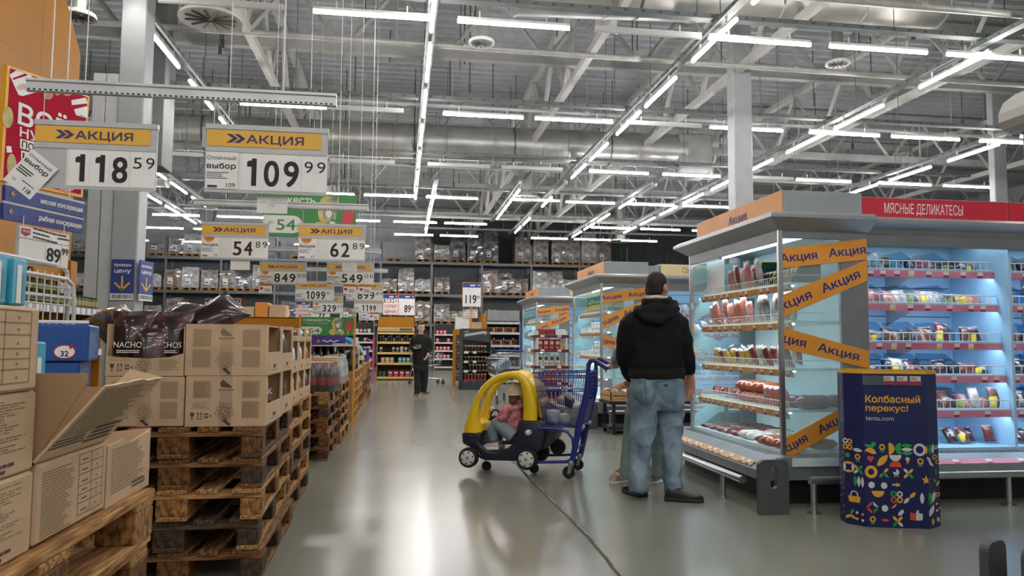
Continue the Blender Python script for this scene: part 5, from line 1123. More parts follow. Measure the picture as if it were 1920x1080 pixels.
# shelf 4: hanging packs, green display trays with yellow trim
z = 1.69
for i in range(6): put(pack_mesh(('pink', 'red', 'pale')[i % 3], .12, .22+.05*(i % 2), .05, i+2), 'meat_pack', '%s pack on the top shelf, %s from the far end' % (('pink', 'red', 'pale')[i % 3], ORD[i]), 'meat pack', 'packs on the top shelf', (X1+.22, 6.82-i*.115, z), (R(8), rn.uniform(-.1, .1), R(-90)))
GRN = mat('dark green card', '#14432f', .45); YTR = mat('yellow trim', '#d9c22a', .45)
for i in range(2):
    w_ = .3; b = MB(); pr = [(0, 0), (.25, 0), (.25, .05), (.19, .12), (.17, .24), (0, .24)]
    for y in (0, w_-.006): b.mat(0).prism(pr, (0, y, 0), XX, ZZ, (0, .006, 0)) if False else b.mat(0).prism([(-p[0], p[1]) for p in pr], (.25, y, 0), XX, ZZ, (0, .006, 0))
    b.bx(0, .25, 0, w_, 0, .006).bx(.244, .25, 0, w_, 0, .24).bx(0, .006, 0, w_, 0, .05)
    b.mat(1)
    for y in (-.002, w_): b.tube([(0, y+.001, .052), (.06, y+.001, .122), (.08, y+.001, .242), (.25, y+.001, .242)], .006, 5)
    o = b.build('display_tray', [GRN, YTR]); o.location = (X1+.17, 6.0-i*.36, z); tag(o, 'dark green snack tray with yellow trim on the top shelf, %s from the far one' % ORD[i], 'tray', 'green trays on the top shelf')
    for k in range(4): put(pack_mesh('yel' if i else 'dark', .065, .13, .03, k), 'snack_pack', 'small pack in the %s green tray, %s inside' % (ORD[i], ORD[k]), 'meat pack', 'packs in the green trays', (X1+.25, 6.05-i*.36+k*.065, z+.008), (R(6), 0, R(-90)))
put(MB().bx(0, .004, 0, .42, 0, .33).mesh('card_panel', CARD), 'card_panel', 'blank pale card panel standing at the far left of the top shelf', 'card', None, (X1+.14, 6.85, 1.69))
# delicacies run: dark vacuum packs
def fill_run(x0, L, y0, levels, keys, where, seed, hmin=.08, hmax=.15, only=None):
    rn = random.Random(seed)
    for li, z in enumerate(levels):
        x = .06; i = 0
        while x < L-.1:
            key = rn.choice(keys[li % len(keys)]); w_ = rn.choice((.1, .13, .16)); h = rn.uniform(hmin, hmax); v = rn.randrange(9); hq = round(h*25)/25+.02
            if rn.random() < .95:
                put(pack_mesh(key, w_, hq, .07, v), 'meat_pack', '%s vacuum pack on the %s %s, %s from the left' % ({'dark': 'dark', 'red': 'red', 'brown': 'brown', 'pale': 'pale', 'pink': 'pink', 'plum': 'plum', 'blu': 'blue and white', 'cheese': 'yellow and red', 'yel': 'yellow', 'green': 'green and white', 'white': 'white'}[key], ('bottom tray' if li == 0 else ORD[li-1]+' shelf'), where, ORD[i]), 'meat pack', 'packs in the %s' % where, (x0+x+w_/2, y0+.17+.03*li+rn.uniform(-.02, .03), z+.02), (R(rn.uniform(-45, -12)), rn.uniform(-.15, .15), rn.uniform(-.2, .2))); i += 1
            x += w_*rn.uniform(.68, .92)
fill_run(3.65, 1.35, 5.6, (.385, .665, .945, 1.215, 1.535, 1.82), [('brown', 'red', 'dark'), ('brown', 'pale', 'pink'), ('dark', 'dark', 'pale', 'red'), ('red', 'brown', 'dark', 'pink'), ('brown', 'pale', 'pink', 'yel'), ('dark', 'plum', 'pale')], 'blue-lit fridge', 3)
fill_run(5.0, .5, 5.6, (.385, .665, .945, 1.215, 1.535, 1.82), [('dark', 'brown', 'red')], 'edge fridge', 4)
fill_run(3.65, 1.9, 10.95, (1.0, 1.35, 1.65), [('blu', 'cheese', 'blu', 'pale')], 'cheese fridge', 5, .12, .2)
# ------------------------------------------------------------------ navy promotion bin
NV = mat('navy bin board', '#1b2257', .42, var=.04); BINC = {'W': mat('bin white', '#d5d6d4', .5, var=0), 'Y': mat('bin yellow', '#e2ab34', .5, var=0), 'G': mat('bin green', '#2f9a4f', .5, var=0), 'O': mat('bin red', '#d8502f', .5, var=0)}
fp = [floor_pt(*q) for q in ((1576, 972), (1587, 981), (1625, 988), (1744, 992), (1764, 986.5))]
for p in fp: p.z = 0
cd_ = (fp[3]-fp[2]); bu = cd_.normalized(); bn = V((bu.y, -bu.x, 0)); back = [fp[4]+V((.1, .16, 0)), fp[4]+V((.06, .24, 0)), fp[0]+V((.22, .26, 0))]
foot = fp+back; HT = P(1640, 697, fp[2].y).z
root = thing('promotion_bin', 'navy cardboard promotion bin with colourful icons and yellow rim', 'bin')
b = MB(); N = len(foot)
for k in range(N):
    a, c = foot[k], foot[(k+1) % N]; b.add([a, c, c+ZZ*HT, a+ZZ*HT], [(0, 1, 2, 3)])
b.add([p+ZZ*.02 for p in foot], [list(range(N))]); b.add([p+ZZ*(HT-.06) for p in foot], [list(range(N))])
b.build('body', NV, root)
r = MB(); cc = sum(foot, V())/N; rim = [cc+(p-cc)*1.012 for p in foot]
r.loft([[p+ZZ*(HT-.012) for p in rim], [p+ZZ*(HT+.006) for p in rim], [cc+(p-cc)*.96+ZZ*(HT+.006) for p in rim], [cc+(p-cc)*.96+ZZ*(HT-.012) for p in rim], [p+ZZ*(HT-.012) for p in rim]], False); r.build('rim', BINC['Y'], root)
art = MB(); KEY = {'W': 0, 'Y': 1, 'G': 2, 'O': 3, 'N': 4}; Lc = cd_.length; sb = (fp[2]-fp[1]); sd = (fp[4]-fp[3])
def bp(X, Y, lift=.0012):
    z = (1026-Y)/(1026-216)*HT
    if X < 180: t = (X-75)/105; base, nn = fp[1]+sb*t, V((sb.y, -sb.x, 0)).normalized()
    elif X > 510: t = (X-510)/55; base, nn = fp[3]+sd*t, V((sd.y, -sd.x, 0)).normalized()
    else: base, nn = fp[2]+cd_*((X-180)/330), bn
    return base+nn*lift+ZZ*z
_lift = [.0012]
def poly(pts, c):
    art.c = KEY[c]; _lift[0] += .000012; art.add([bp(x, y, _lift[0]) for x, y in pts], [list(range(len(pts)))])
def ring_(x, y, r, c, th=.5, n=20):
    art.c = KEY[c]; _lift[0] += .000012
    for k in range(n):
        a, e = 2*pi*k/n, 2*pi*(k+1)/n; art.add([bp(x+q*cos(t), y+q*sin(t), _lift[0]) for q, t in ((r*th, a), (r, a), (r, e), (r*th, e))], [(0, 1, 2, 3)])
def disc(x, y, r, c): poly([(x+r*cos(a), y+r*sin(a)) for a in np.linspace(0, 2*pi, 19)[:-1]], c)
def half(x, y, r, d, c):
    a0 = {'d': 0, 'u': pi, 'r': -pi/2, 'l': pi/2}[d]; poly([(x+r*cos(a), y+r*sin(a)) for a in np.linspace(a0, a0+pi, 14)], c)
def leaf(x, y, L, w_, deg, c):
    a = R(deg); pts = [(t*L/2, w_/2*(1-t*t)) for t in np.linspace(-1, 1, 9)]+[(t*L/2, -w_/2*(1-t*t)) for t in np.linspace(1, -1, 9)[1:-1]]
    poly([(x+p*cos(a)-q*sin(a), y+p*sin(a)+q*cos(a)) for p, q in pts], c)
def quad4(x, y, s, cs, d=0):
    for k, c in enumerate(cs):
        if c != '-': a = R(45+90*k+d); leaf(x+s*.5*cos(a), y+s*.5*sin(a), s*.98, s*.42, 45+90*k+d, c)
for a in ((80, 588, 'W'), (103, 590, 'Y'), (80, 618, 'Y'), (103, 620, 'Y')): ring_(a[0], a[1], 14, a[2])
leaf(143, 632, 52, 20, 5, 'W'); half(208, 585, 32, 'd', 'G'); half(208, 647, 32, 'u', 'Y'); ring_(272, 610, 16, 'Y'); leaf(272, 632, 30, 10, 0, 'G'); half(306, 617, 31, 'r', 'Y'); half(371, 617, 31, 'l', 'G')
for k, c in enumerate('GWGW'[:3]): leaf(402, 600+k*20, 62, 19, 0, c)
ring_(468, 620, 33, 'W', .6); leaf(503, 620, 50, 12, 90, 'Y'); leaf(520, 618, 56, 16, 90, 'G'); leaf(535, 618, 56, 14, 90, 'W'); ring_(552, 612, 10, 'W')
disc(90, 663, 13, 'G'); ring_(143, 667, 15, 'Y'); leaf(143, 689, 28, 10, 0, 'G'); half(201, 668, 10, 'u', 'O'); half(217, 668, 10, 'u', 'O'); poly([(191, 668), (227, 668), (209, 692)], 'O'); leaf(272, 680, 84, 34, -45, 'Y'); half(340, 650, 32, 'd', 'W'); half(340, 712, 32, 'u', 'O')
disc(404, 670, 11, 'W'); poly([(394, 674), (414, 674), (404, 698)], 'Y'); ring_(470, 680, 17, 'Y'); leaf(470, 702, 32, 10, 0, 'G'); leaf(515, 672, 40, 14, 60, 'W'); leaf(525, 696, 34, 12, 45, 'W'); ring_(543, 662, 13, 'Y'); ring_(558, 690, 12, 'Y')
for k in range(4): leaf(95+22*cos(pi/2*k), 725+22*sin(pi/2*k), 50, 14, 90+90*k, 'WY'[k % 2])
quad4(145, 733, 34, 'GWYG'); ring_(211, 740, 33, 'Y', .5); quad4(277, 744, 36, 'GG-Y'); half(342, 738, 17, 'd', 'W'); poly([(342, 738), (342, 722), (354, 728), (359, 738)], 'W'); disc(334, 760, 4, 'Y'); disc(350, 760, 4, 'Y'); quad4(406, 744, 36, 'GYWY')
poly([(497+(26 if k % 2 == 0 else 11)*sin(k*pi/5), 776-(26 if k % 2 == 0 else 11)*cos(k*pi/5)) for k in range(10)], 'Y'); leaf(548, 740, 40, 9, 90, 'G'); leaf(540, 785, 34, 12, 60, 'G'); leaf(556, 800, 34, 12, -60, 'Y')
leaf(127, 795, 58, 16, 90, 'G'); leaf(146, 796, 58, 18, 90, 'W'); leaf(165, 797, 58, 16, 90, 'W'); disc(211, 808, 17, 'W'); disc(277, 810, 17, 'W'); leaf(346, 804, 34, 18, 0, 'Y'); poly([(318, 796), (334, 804), (318, 812), (324, 804)], 'W')
poly([(88, 876), (154, 876), (148, 908), (94, 908)], 'Y'); ring_(121, 868, 21, 'W', .7); poly([(90, 876), (152, 876), (150, 896), (92, 896)], 'Y'); half(244, 838, 33, 'd', 'Y')
for a in ((325, 852, 'G'), (357, 852, 'W'), (325, 882, 'O'), (357, 882, 'Y')): ring_(a[0], a[1], 16, a[2])
leaf(392, 884, 44, 18, -45, 'W'); leaf(425, 855, 44, 20, -45, 'Y'); leaf(473, 870, 60, 22, 90, 'W'); half(506, 872, 32, 'r', 'G'); leaf(532, 866, 60, 18, 100, 'W'); ring_(553, 858, 12, 'Y')
for k, c in enumerate('WGOO'): poly([(213+q*cos(t), 925+q*sin(t)) for q, t in ((33, -pi/4+pi/2*k-.7), (33, -pi/4+pi/2*k+.7), (16, -pi/4+pi/2*k+.5), (16, -pi/4+pi/2*k-.5))], c)
disc(278, 927, 17, 'W'); poly([(310, 926)]+[(310+30*cos(a), 898+28*sin(a)) for a in np.linspace(0, pi/2, 7)]+[(310, 912)], 'Y'); poly([(345, 962)]+[(376-31*cos(a), 962-31*sin(a)) for a in np.linspace(0, pi/2, 7)]+[(376, 946), (361, 962)], 'W')
poly([(410, 945), (436, 948), (436, 985), (408, 982)], 'O'); poly([(438, 948), (446, 930), (454, 932), (454, 946), (474, 950), (472, 982), (438, 985)], 'W'); leaf(520, 934, 62, 22, -70, 'W'); disc(547, 905, 6, 'W'); disc(547, 940, 6, 'W'); disc(560, 930, 5, 'Y')
leaf(88, 985, 40, 16, -30, 'Y'); leaf(108, 958, 36, 15, -60, 'G'); leaf(112, 985, 40, 14, 30, 'Y')
for a in ((133, 960, 'W'), (162, 965, 'Y'), (133, 992, 'Y'), (162, 996, 'W')): disc(a[0], a[1], 7, a[2])
ring_(213, 985, 16, 'Y'); leaf(213, 1006, 30, 9, 0, 'G'); leaf(278, 988, 42, 14, 0, 'O'); quad4(343, 992, 38, 'WGYY'); leaf(525, 992, 36, 16, 90, 'Y'); leaf(548, 985, 30, 8, 90, 'W'); leaf(556, 990, 28, 6, 90, 'W')
t0 = lambda t, X, Y, X2, hp, m_, bold: art.mat(KEY[m_]).text(t, bp(X, Y), bu, ZZ, hp/810*HT, w=(X2-X)/330*Lc, bold=bold)
t0('Колбасный', 191, 377, 478, 37, 'Y', .024); t0('перекус!', 191, 422, 414, 32, 'Y', .024); t0('lenta.com', 193, 471, 338, 24, 'W', .0)
sa = (fp[1]-fp[0]); sn = V((sa.y, -sa.x, 0)).normalized()
for t in ('Колбасный перекус!',): art.mat(1).text(t, fp[0]+sa*.65+sn*.002+ZZ*HT*.66, ZZ, -sa, .022, w=HT*.26)
art.mat(0).text('lenta.com', fp[0]+sa*.95+sn*.002+ZZ*HT*.66, ZZ, -sa, .014, w=HT*.15)
for k in range(22): art.mat(k % 3); z = .05+k*.02; c = fp[0]+sa*(.3+.4*(k % 2))+sn*.002+ZZ*z; art.flat([(.009*cos(a), .011*sin(a)) for a in np.linspace(0, 2*pi, 9)[:-1]], c, sa.normalized(), ZZ)
art.build('print', [BINC['W'], BINC['Y'], BINC['G'], BINC['O'], NV], root)
pk = MB(); o = fp[2]+bn*.004+ZZ*(HT*.915); pk.prism([(-.005, 0), (Lc*.93, 0), (Lc*.93, .062), (-.005, .062)], o, bu, ZZ, bn*.002); k_ = pk.build('ticket_pocket', film('pocket film', '#d8dae6', .06, .08, .06), root)
for k in range(3):
    tk = MB(); o2 = o+bu*(Lc*(.33+.21*k))+bn*.004; tk.prism([(0, .004), (.066, .004), (.066, .06), (0, .06)], o2, bu, ZZ, -bn*.0005); tk.mat(1).rect(o2+bn*.0006, bu, ZZ, 0, .066, .004, .028); tk.mat(2).lines(o2+bn*.0008, bu, ZZ, .005, .05, .034, .055, 3, .5, .3); tk.build('ticket', [TAGW, TAGR, INK], root)
# ------------------------------------------------------------------ people
def remesh(mb, name, m, parent, voxel=.008, smooth=3, fold=None, seed=0):
    me = mb.mesh(name, m); o = bpy.data.objects.new(name, me); col.objects.link(o)
    md = o.modifiers.new('r', 'REMESH'); md.mode = 'VOXEL'; md.voxel_size = voxel
    if smooth: ms = o.modifiers.new('s', 'SMOOTH'); ms.iterations = smooth; ms.factor = .5
    bpy.context.view_layer.update(); dg = bpy.context.evaluated_depsgraph_get()
    n = bpy.data.meshes.new_from_object(o.evaluated_get(dg)); o.modifiers.clear(); o.data = n; bpy.data.meshes.remove(me); n.name = name
    n.materials.clear(); n.materials.append(m)
    if fold:                                                    # cloth folds: push along normals
        amp, fs, st = fold; ox = seed*3.7
        nor = [v.normal.copy() for v in n.vertices]
        for v, q in zip(n.vertices, nor):
            p = v.co; a = noise.noise(V((p.x*fs+ox, p.y*fs, p.z*fs*st))); b_ = noise.noise(V((p.x*fs*2.3+ox, p.y*fs*2.3+5, p.z*fs*2.1*st+p.x*fs)))
            v.co = p+q*amp*((1-abs(a)*2.4)*.7+b_*.5)
    n.polygons.foreach_set('use_smooth', [True]*len(n.polygons)); n.update()
    if parent: o.parent = parent
    return o
def limb(mb, pts, rs, n=12): return mb.tube(pts, rs, n)
def hand(mb, w, d, pn, k=1., curl=.5, side=1):
    """palm and five fingers from wrist w along d; fingers curl towards pn; thumb on side*lateral"""
    d = V(d).normalized(); pn = V(pn); pn = (pn-d*pn.dot(d)).normalized(); l = d.cross(pn)*side
    w = V(w); kn = w+d*.085*k
    mb.tube([w-d*.01, w+d*.03*k, kn-d*.01*k, kn+d*.008*k], [(.024*k, .017*k), (.034*k, .016*k), (.04*k, .014*k), (.036*k, .011*k)], 12, up=pn)
    for i, (o, L, c) in enumerate(((.030, .072, .85), (.0105, .082, 1.), (-.0095, .076, 1.1), (-.028, .06, 1.25))):
        p = kn+l*(o*k); a = curl*c*.35; path = [p-d*.012*k, p]; q = p
        for s_, r_ in ((.44, 1.), (.31, 1.5), (.25, 1.3)):
            a0 = a; a += curl*c*.38*r_; q = q+(d*cos(a0)+pn*sin(a0))*(L*k*s_)+l*(o*.12*s_*k); path.append(q)
        mb.tube(path, [.0085*k, .0092*k, .0085*k, .0078*k, .006*k], 8)
    t = w+d*.028*k+l*.028*k
    mb.tube([w+d*.012*k+l*.012*k, t, t+d*.03*k+l*.022*k+pn*.012*k, t+d*.056*k+l*.026*k+pn*.026*k], [.014*k, .013*k, .0105*k, .0075*k], 8)
def head(mb, c, fd, k=1., up=ZZ):
    """skull, jaw, nose, ears, lips, brow; returns frame"""
    f = V(fd).normalized(); up = (V(up)-f*V(up).dot(f)).normalized(); r = f.cross(up); M = Matrix((r, f, up)).transposed()
    L = lambda x, y, z: V(c)+M @ V((x*k, y*k, z*k))
    M4 = M.to_4x4()
    mb.ell(L(0, -.008, .022), (.077*k, .096*k, .095*k), 18, 12, M4)
    mb.ell(L(0, .022, -.045), (.058*k, .066*k, .07*k), 14, 10, M4)
    mb.ell(L(0, .05, -.085), (.032*k, .034*k, .026*k), 10, 8, M4)
    mb.tube([L(0, .084, .022), L(0, .103, -.012), L(0, .108, -.026), L(0, .088, -.034)], [.009*k, .012*k, .015*k, .010*k], 8)
    mb.ell(L(0, .083, -.058), (.024*k, .010*k, .006*k), 10, 6, M4); mb.ell(L(0, .081, -.068), (.020*k, .010*k, .006*k), 10, 6, M4)
    mb.tube([L(-.045, .072, .032), L(-.02, .088, .036), L(.02, .088, .036), L(.045, .072, .032)], .009*k, 8)
    for s in (-1, 1):
        mb.ell(L(s*.083, -.012, -.008), (.013*k, .021*k, .034*k), 10, 8, M4); mb.ell(L(s*.038, .062, -.018), (.02*k, .016*k, .016*k), 8, 6, M4)
    return L, M4
def eyes(root, L, M4, k, m_white, m_iris, m_brow):
    for s in (-1, 1):
        e = MB(); e.ell(L(s*.031, .078, .012), (.012*k, .009*k, .0068*k), 10, 8, M4); e.mat(1).ell(L(s*.031, .0862, .012), (.006*k, .004*k, .006*k), 8, 6, M4); e.build('eye', [m_white, m_iris], root, True)
        MB().tube([L(s*.015, .096, .031), L(s*.034, .091, .037), L(s*.052, .076, .032)], .0028*k, 6).build('eyebrow', m_brow, root, True)
def shoe(root, heel, d, L, W, mats, hgt=.085, name='shoe', ankle=True):
    """heel: floor point at the heel; d: pointing direction; mats: upper, sole, accent"""
    d = V(d); d.z = 0; d.normalize(); s = V((-d.y, d.x, 0)); heel = V(heel); b = MB()
    def ring(t, z0, z1, wf, n=14):
        w_ = W/2*wf*(.72+.34*sin(min(1, t*1.15+.08)*pi*.62))*(1 if t < .85 else (1-((t-.85)/.15)**2*.55)); c = heel+d*(L*t); pts = []
        for k in range(n):
            a = 2*pi*k/n; pts.append(c+s*(w_*cos(a)*(1 if abs(cos(a)) < .9 else 1))+ZZ*(z0+(z1-z0)*(.5+.5*sin(a)) if sin(a) > -.3 else z0))
        return pts
    hs = [(0, .62), (.06, .95), (.2, 1.0), (.36, .98), (.5, .78), (.65, .6), (.8, .52), (.92, .44), (1.0, .25)]
    b.loft([ring(t, .022, .022+hgt*h, 1) for t, h in hs])
    b.mat(1).loft([ring(t, 0, .034, 1.08) for t in (-.02, .05, .2, .4, .6, .8, .93, 1.02)])
    if len(mats) > 2:
        b.mat(2)
        for k in range(4): c = heel+d*L*(.5+.07*k)+ZZ*(.022+hgt*(.80-.06*k)); b.tube([c-s*W*.26-ZZ*.01, c, c+s*W*.26-ZZ*.01], .005, 6)
        b.loft([ring(t, .03, .022+hgt*h*1.02, 1.03) for t, h in ((0, .62), (.06, .9), (.16, .8))])
    return b.build(name, mats, root, True)
SKIN = mat('skin', '#c98f78', .45, var=.06, scale=25); SKINP = mat('pale skin', '#d0a08c', .45, var=.06, scale=25); HAIR = mat('dark hair', '#231914', .7, c2='#120d0b', scale=60, bump=.4, bscale=120); EYEW = mat('eye white', '#d8d4cf', .3, var=0); IRIS = mat('iris', '#2a211c', .2, var=0)
def denim(name, c, c2):
    return mat(name, c, .85, c2=c2, scale=4.2, bump=.25, bscale=160, spec=.2, detail=5)
def torso(mb, pts, f):
    """pts: (centre, half width, half depth); f: facing"""
    r = V((f.y, -f.x, 0)); rings = []
    for c, hw, hd in pts:
        rings.append([V(c)+r*(hw*math.copysign(abs(cos(a))**.85, cos(a)))+f*(hd*math.copysign(abs(sin(a))**.85, sin(a))) for a in [2*pi*k/20 for k in range(20)]])
    return mb.loft(rings)
th = R(23); CA = V((cos(th), -sin(th), 0)); CB = V((sin(th), cos(th), 0)); CG = V((1.477, 6.70, 0)); CN = CA.cross(ZZ)
def cz(X, Y, off=0.):
    """zoomed photo position on the near side plane of the trolley (off: metres towards the far side)"""
    d = P(X/4.32+860, Y/4.32+660, 10)-V((0, 0, H)); o = V((0, 0, H)); g = CG+CB*off; t = (g-o).dot(CB)/d.dot(CB); return o+d*t
# -- man in the black hoodie, seen from behind
root = thing('person', 'person in black hoodie and blue jeans standing with back to the viewer', 'person', (0, 0, 0))
Ym = 5.74; p = lambda x, y, dy=0.: P(x, y, Ym+dy)
fm_ = V((.28, .96, 0)).normalized()
body = MB(); Lh, Mh = head(body, p(1233, 540), V((.82, .57, -.18)), 1.02)
limb(body, [p(1229, 590), p(1230, 565), p(1233, 545, .01)], [.075, .06, .056])
torso(body, [(p(1232, 735), .15, .10), (p(1228, 640), .16, .10), (p(1228, 600), .17, .09), (p(1230, 580), .06, .05)], fm_)
for pts in ([p(1274, 606), p(1284, 645), p(1290, 697, .03), p(1293, 706, .03)], [p(1180, 606), p(1172, 645, .04), p(1178, 695, .16), p(1186, 712, .26)]): limb(body, pts, [.05, .042, .032, .026])
for pts in ([p(1210, 740), p(1203, 830), p(1198, 915)], [p(1255, 740), p(1259, 830), p(1262, 918)]): limb(body, pts, [.08, .055, .045])
hand(body, p(1294, 704, .02), V((.02, .02, -1)), V((-.55, -.83, 0)), 1.08, .7, 1)
hand(body, p(1186, 712, .26), V((.1, .9, -.2)), V((0, 0, -1)), 1.0, .8, 1)
remesh(body, 'body', mat('man skin', '#b97f6c', .45, var=.08, scale=25), root, .0052, 2)
eyes(root, Lh, Mh, 1.02, EYEW, IRIS, HAIR)
hr = MB(); hr.ell(Lh(0, -.022, .03), (.083, .093, .098), 20, 14, Mh); hr.tube([Lh(-.07, -.04, -.02), Lh(0, -.085, -.035), Lh(.07, -.04, -.02)], [(.02, .045)]*3, 8); remesh(hr, 'hair', HAIR, root, .007, 4)
HOOD = mat('black hoodie cloth', '#111214', .85, var=.15, scale=30, bump=.15, bscale=220, spec=.25)
h = MB()
torso(h, [(p(1232, 706), .198, .128), (p(1231, 698), .205, .135), (p(1229, 684), .215, .14), (p(1227, 655), .216, .142), (p(1226, 625), .222, .145), (p(1226, 604), .228, .135), (p(1228, 590), .20, .115), (p(1230, 577), .14, .095), (p(1231, 564), .095, .08)], fm_)
limb(h, [p(1262, 598), p(1274, 608), p(1283, 640, -.01), p(1288, 672, .0), p(1291, 692, .02), p(1292, 702, .02)], [.07, .074, .066, .057, .053, .044])
limb(h, [p(1192, 598), p(1179, 608), p(1172, 640, .02), p(1171, 668, .07), p(1178, 694, .15), p(1185, 709, .23)], [.07, .074, .064, .06, .055, .044])
remesh(h, 'hoodie', HOOD, root, .009, 4, (.013, 7, .8), 3)
h = MB(); h.tube([p(1196, 577, .04), p(1198, 583, -.07), p(1214, 596, -.135), p(1232, 599, -.145), p(1252, 590, -.12), p(1266, 578, -.05), p(1263, 566, .05)], [(.03, .02), (.045, .03), (.055, .035), (.06, .036), (.05, .03), (.04, .026), (.03, .02)], 10)
h.tube([p(1207, 566, .03), p(1211, 566, -.06), p(1231, 568, -.1), p(1251, 566, -.07), p(1256, 562, .03)], [(.022, .03)]*5, 10); h.ell(p(1230, 585, -.115), (.13, .035, .065)); remesh(h, 'hood', HOOD, root, .008, 4, (.006, 12, 1), 5)
MB().tube([p(1211, 559, -.02), p(1220, 557, -.068), p(1231, 556, -.085), p(1244, 557, -.065), p(1252, 559, -.01)], [(.006, .012)]*5, 8).build('collar', mat('white collar', '#cfcfca', .7, var=0), root, True)
h = MB()
for q in ((700, .207, .137), (708, .203, .133)): pass
torso(h, [(p(1232, 711), .2, .131), (p(1232, 708), .216, .146), (p(1231, 700), .222, .152), (p(1231, 691), .222, .152), (p(1231, 688), .2, .13)], fm_); h.build('hem', mat('black rib knit', '#0d0e10', .9, var=.2, scale=90, stretch=(30, 30, 1)), root, True)
JEANM = denim('blue jeans', '#93a9b5', '#40566a')
j = MB()
torso(j, [(p(1233, 699), .2, .125), (p(1233, 715), .207, .132), (p(1233, 738), .214, .142), (p(1233, 757), .21, .135), (p(1234, 768), .19, .11)], fm_)
for x in (1213, 1254): j.ell(p(x, 738, -.06), (.098, .085, .105))
limb(j, [p(1212, 748), p(1208, 775), p(1204, 830, -.01), p(1201, 875, .0), p(1198, 905), p(1198, 921)], [.107, .104, .078, .071, .070, .068]); limb(j, [p(1255, 748), p(1257, 775), p(1258, 830, -.02), p(1260, 875, -.02), p(1262, 905, -.02), p(1263, 924, -.02)], [.107, .104, .079, .072, .071, .072])
JO = remesh(j, 'jeans', JEANM, root, .008, 3, (.018, 8, .85), 7)
bv = BVHTree.FromPolygons([v.co for v in JO.data.vertices], [q.vertices for q in JO.data.polygons])
def patch(quad, m, name, n=6, off=.004, border=None):
    """cloth patch laid on the jeans: quad of photo points cast from the viewer's side"""
    mb = MB(); g = []
    for i in range(n+1):
        for k in range(n+1):
            s, t = i/n, k/n; x = (quad[0][0]*(1-s)+quad[1][0]*s)*(1-t)+(quad[3][0]*(1-s)+quad[2][0]*s)*t; y = (quad[0][1]*(1-s)+quad[1][1]*s)*(1-t)+(quad[3][1]*(1-s)+quad[2][1]*s)*t
            a = P(x, y, Ym-.5); hit = bv.ray_cast(a, (P(x, y, Ym)-a).normalized()); q = hit[0] if hit[0] else P(x, y, Ym-.15); nn = hit[1] if hit[1] else -YY; g.append(q+nn*off)
    fs = [(i*(n+1)+k, i*(n+1)+k+1, (i+1)*(n+1)+k+1, (i+1)*(n+1)+k) for i in range(n) for k in range(n)]; mb.add(g, fs); mb.add([v-V((0, -.004, 0)) for v in g], fs); mb.build(name, m, root, True)
JP = denim('jeans pocket cloth', '#7b909e', '#5d7485'); SEAM = mat('jeans seam', '#55687a', .9, var=0)
patch(((1229, 717), (1268, 713), (1270, 747), (1252, 756)), JP, 'back_pocket'); patch(((1184, 721), (1206, 720), (1203, 745), (1190, 744)), JP, 'back_pocket')
patch(((1229, 716), (1268, 712), (1268, 714.5), (1229, 718.5)), SEAM, 'pocket_seam', 6, .006); patch(((1245, 721), (1252, 720.5), (1252, 724), (1245, 724.5)), mat('dark badge', '#1d2126', .5, var=0), 'badge', 2, .007); patch(((1206, 703), (1209, 703), (1214, 752), (1211, 752)), SEAM, 'back_seam', 8, .003)
SHB = [mat('black shoe leather', '#17181a', .4, var=.1), mat('black sole', '#222324', .6, var=0)]
shoe(root, floor_pt(1205, 932)+V((0, -.02, 0)), V((-.25, .97, 0)), .27, .105, SHB); shoe(root, floor_pt(1247, 938), V((.93, -.36, 0)), .285, .105, SHB)
# -- woman hidden behind him
root = thing('person', 'person in grey satin sleeve, pale jeans and white sneakers behind the man in black', 'person', (0, 0, 0))
Yw = 6.3; HW = cz(1196, 132)+CB*.10+CA*.075+V((0, 0, .03)); p = lambda x, y, dy=0.: P(x, y, Yw+dy); fw = V((-.55, .83, 0)).normalized()
body = MB(); Lh, Mh = head(body, p(1222, 596), V((.1, 1, -.1)), .95); limb(body, [p(1218, 635), p(1220, 612)], [.055, .045]); torso(body, [(p(1208, 755), .14, .09), (p(1210, 690), .12, .08), (p(1213, 645), .14, .08), (p(1216, 625), .06, .05)], fw)
limb(body, [p(1190, 645), p(1165, 660, -.05), HW+V((.03, .03, .03)), HW], [.04, .034, .026, .022]); limb(body, [p(1236, 645), p(1246, 690), p(1240, 730)], [.04, .034, .024])
for pts in ([p(1194, 765), p(1182, 830), p(1174, 895)], [p(1222, 765), p(1235, 830), p(1233, 897)]): limb(body, pts, [.07, .045, .034])
hand(body, HW, V((-.9, -.15, -.1)), V((-.1, 0, -1)), .92, 1.5, 1); hand(body, p(1240, 730), V((0, .1, -1)), V((-1, 0, 0)), .92, .6, -1)
remesh(body, 'body', SKINP, root, .0056, 2); eyes(root, Lh, Mh, .95, EYEW, IRIS, HAIR)
hr = MB(); hr.ell(Lh(0, -.022, .03), (.083, .095, .1), 18, 12, Mh); hr.ell(Lh(0, -.07, -.06), (.07, .04, .11), 14, 10, Mh); remesh(hr, 'hair', HAIR, root, .009, 3)
SAT = mat('grey satin', '#7f8a88', .3, c2='#5c6866', scale=14, bump=.3, bscale=20, spec=.6)
h = MB(); torso(h, [(p(1208, 745), .17, .12), (p(1210, 700), .165, .12), (p(1212, 660), .17, .12), (p(1214, 638), .15, .1), (p(1217, 626), .075, .06)], fw); limb(h, [p(1198, 640), p(1186, 646, -.02), p(1166, 656, -.05), HW.lerp(p(1166, 656, -.05), .4)+V((0, 0, .01)), HW+V((-.01, 0, .005))], [.06, .064, .062, .055, .044]); limb(h, [p(1230, 642), p(1240, 650), p(1248, 690), p(1242, 722)], [.06, .058, .052, .04]); remesh(h, 'jacket', SAT, root, .009, 3, (.008, 12, .8), 2)
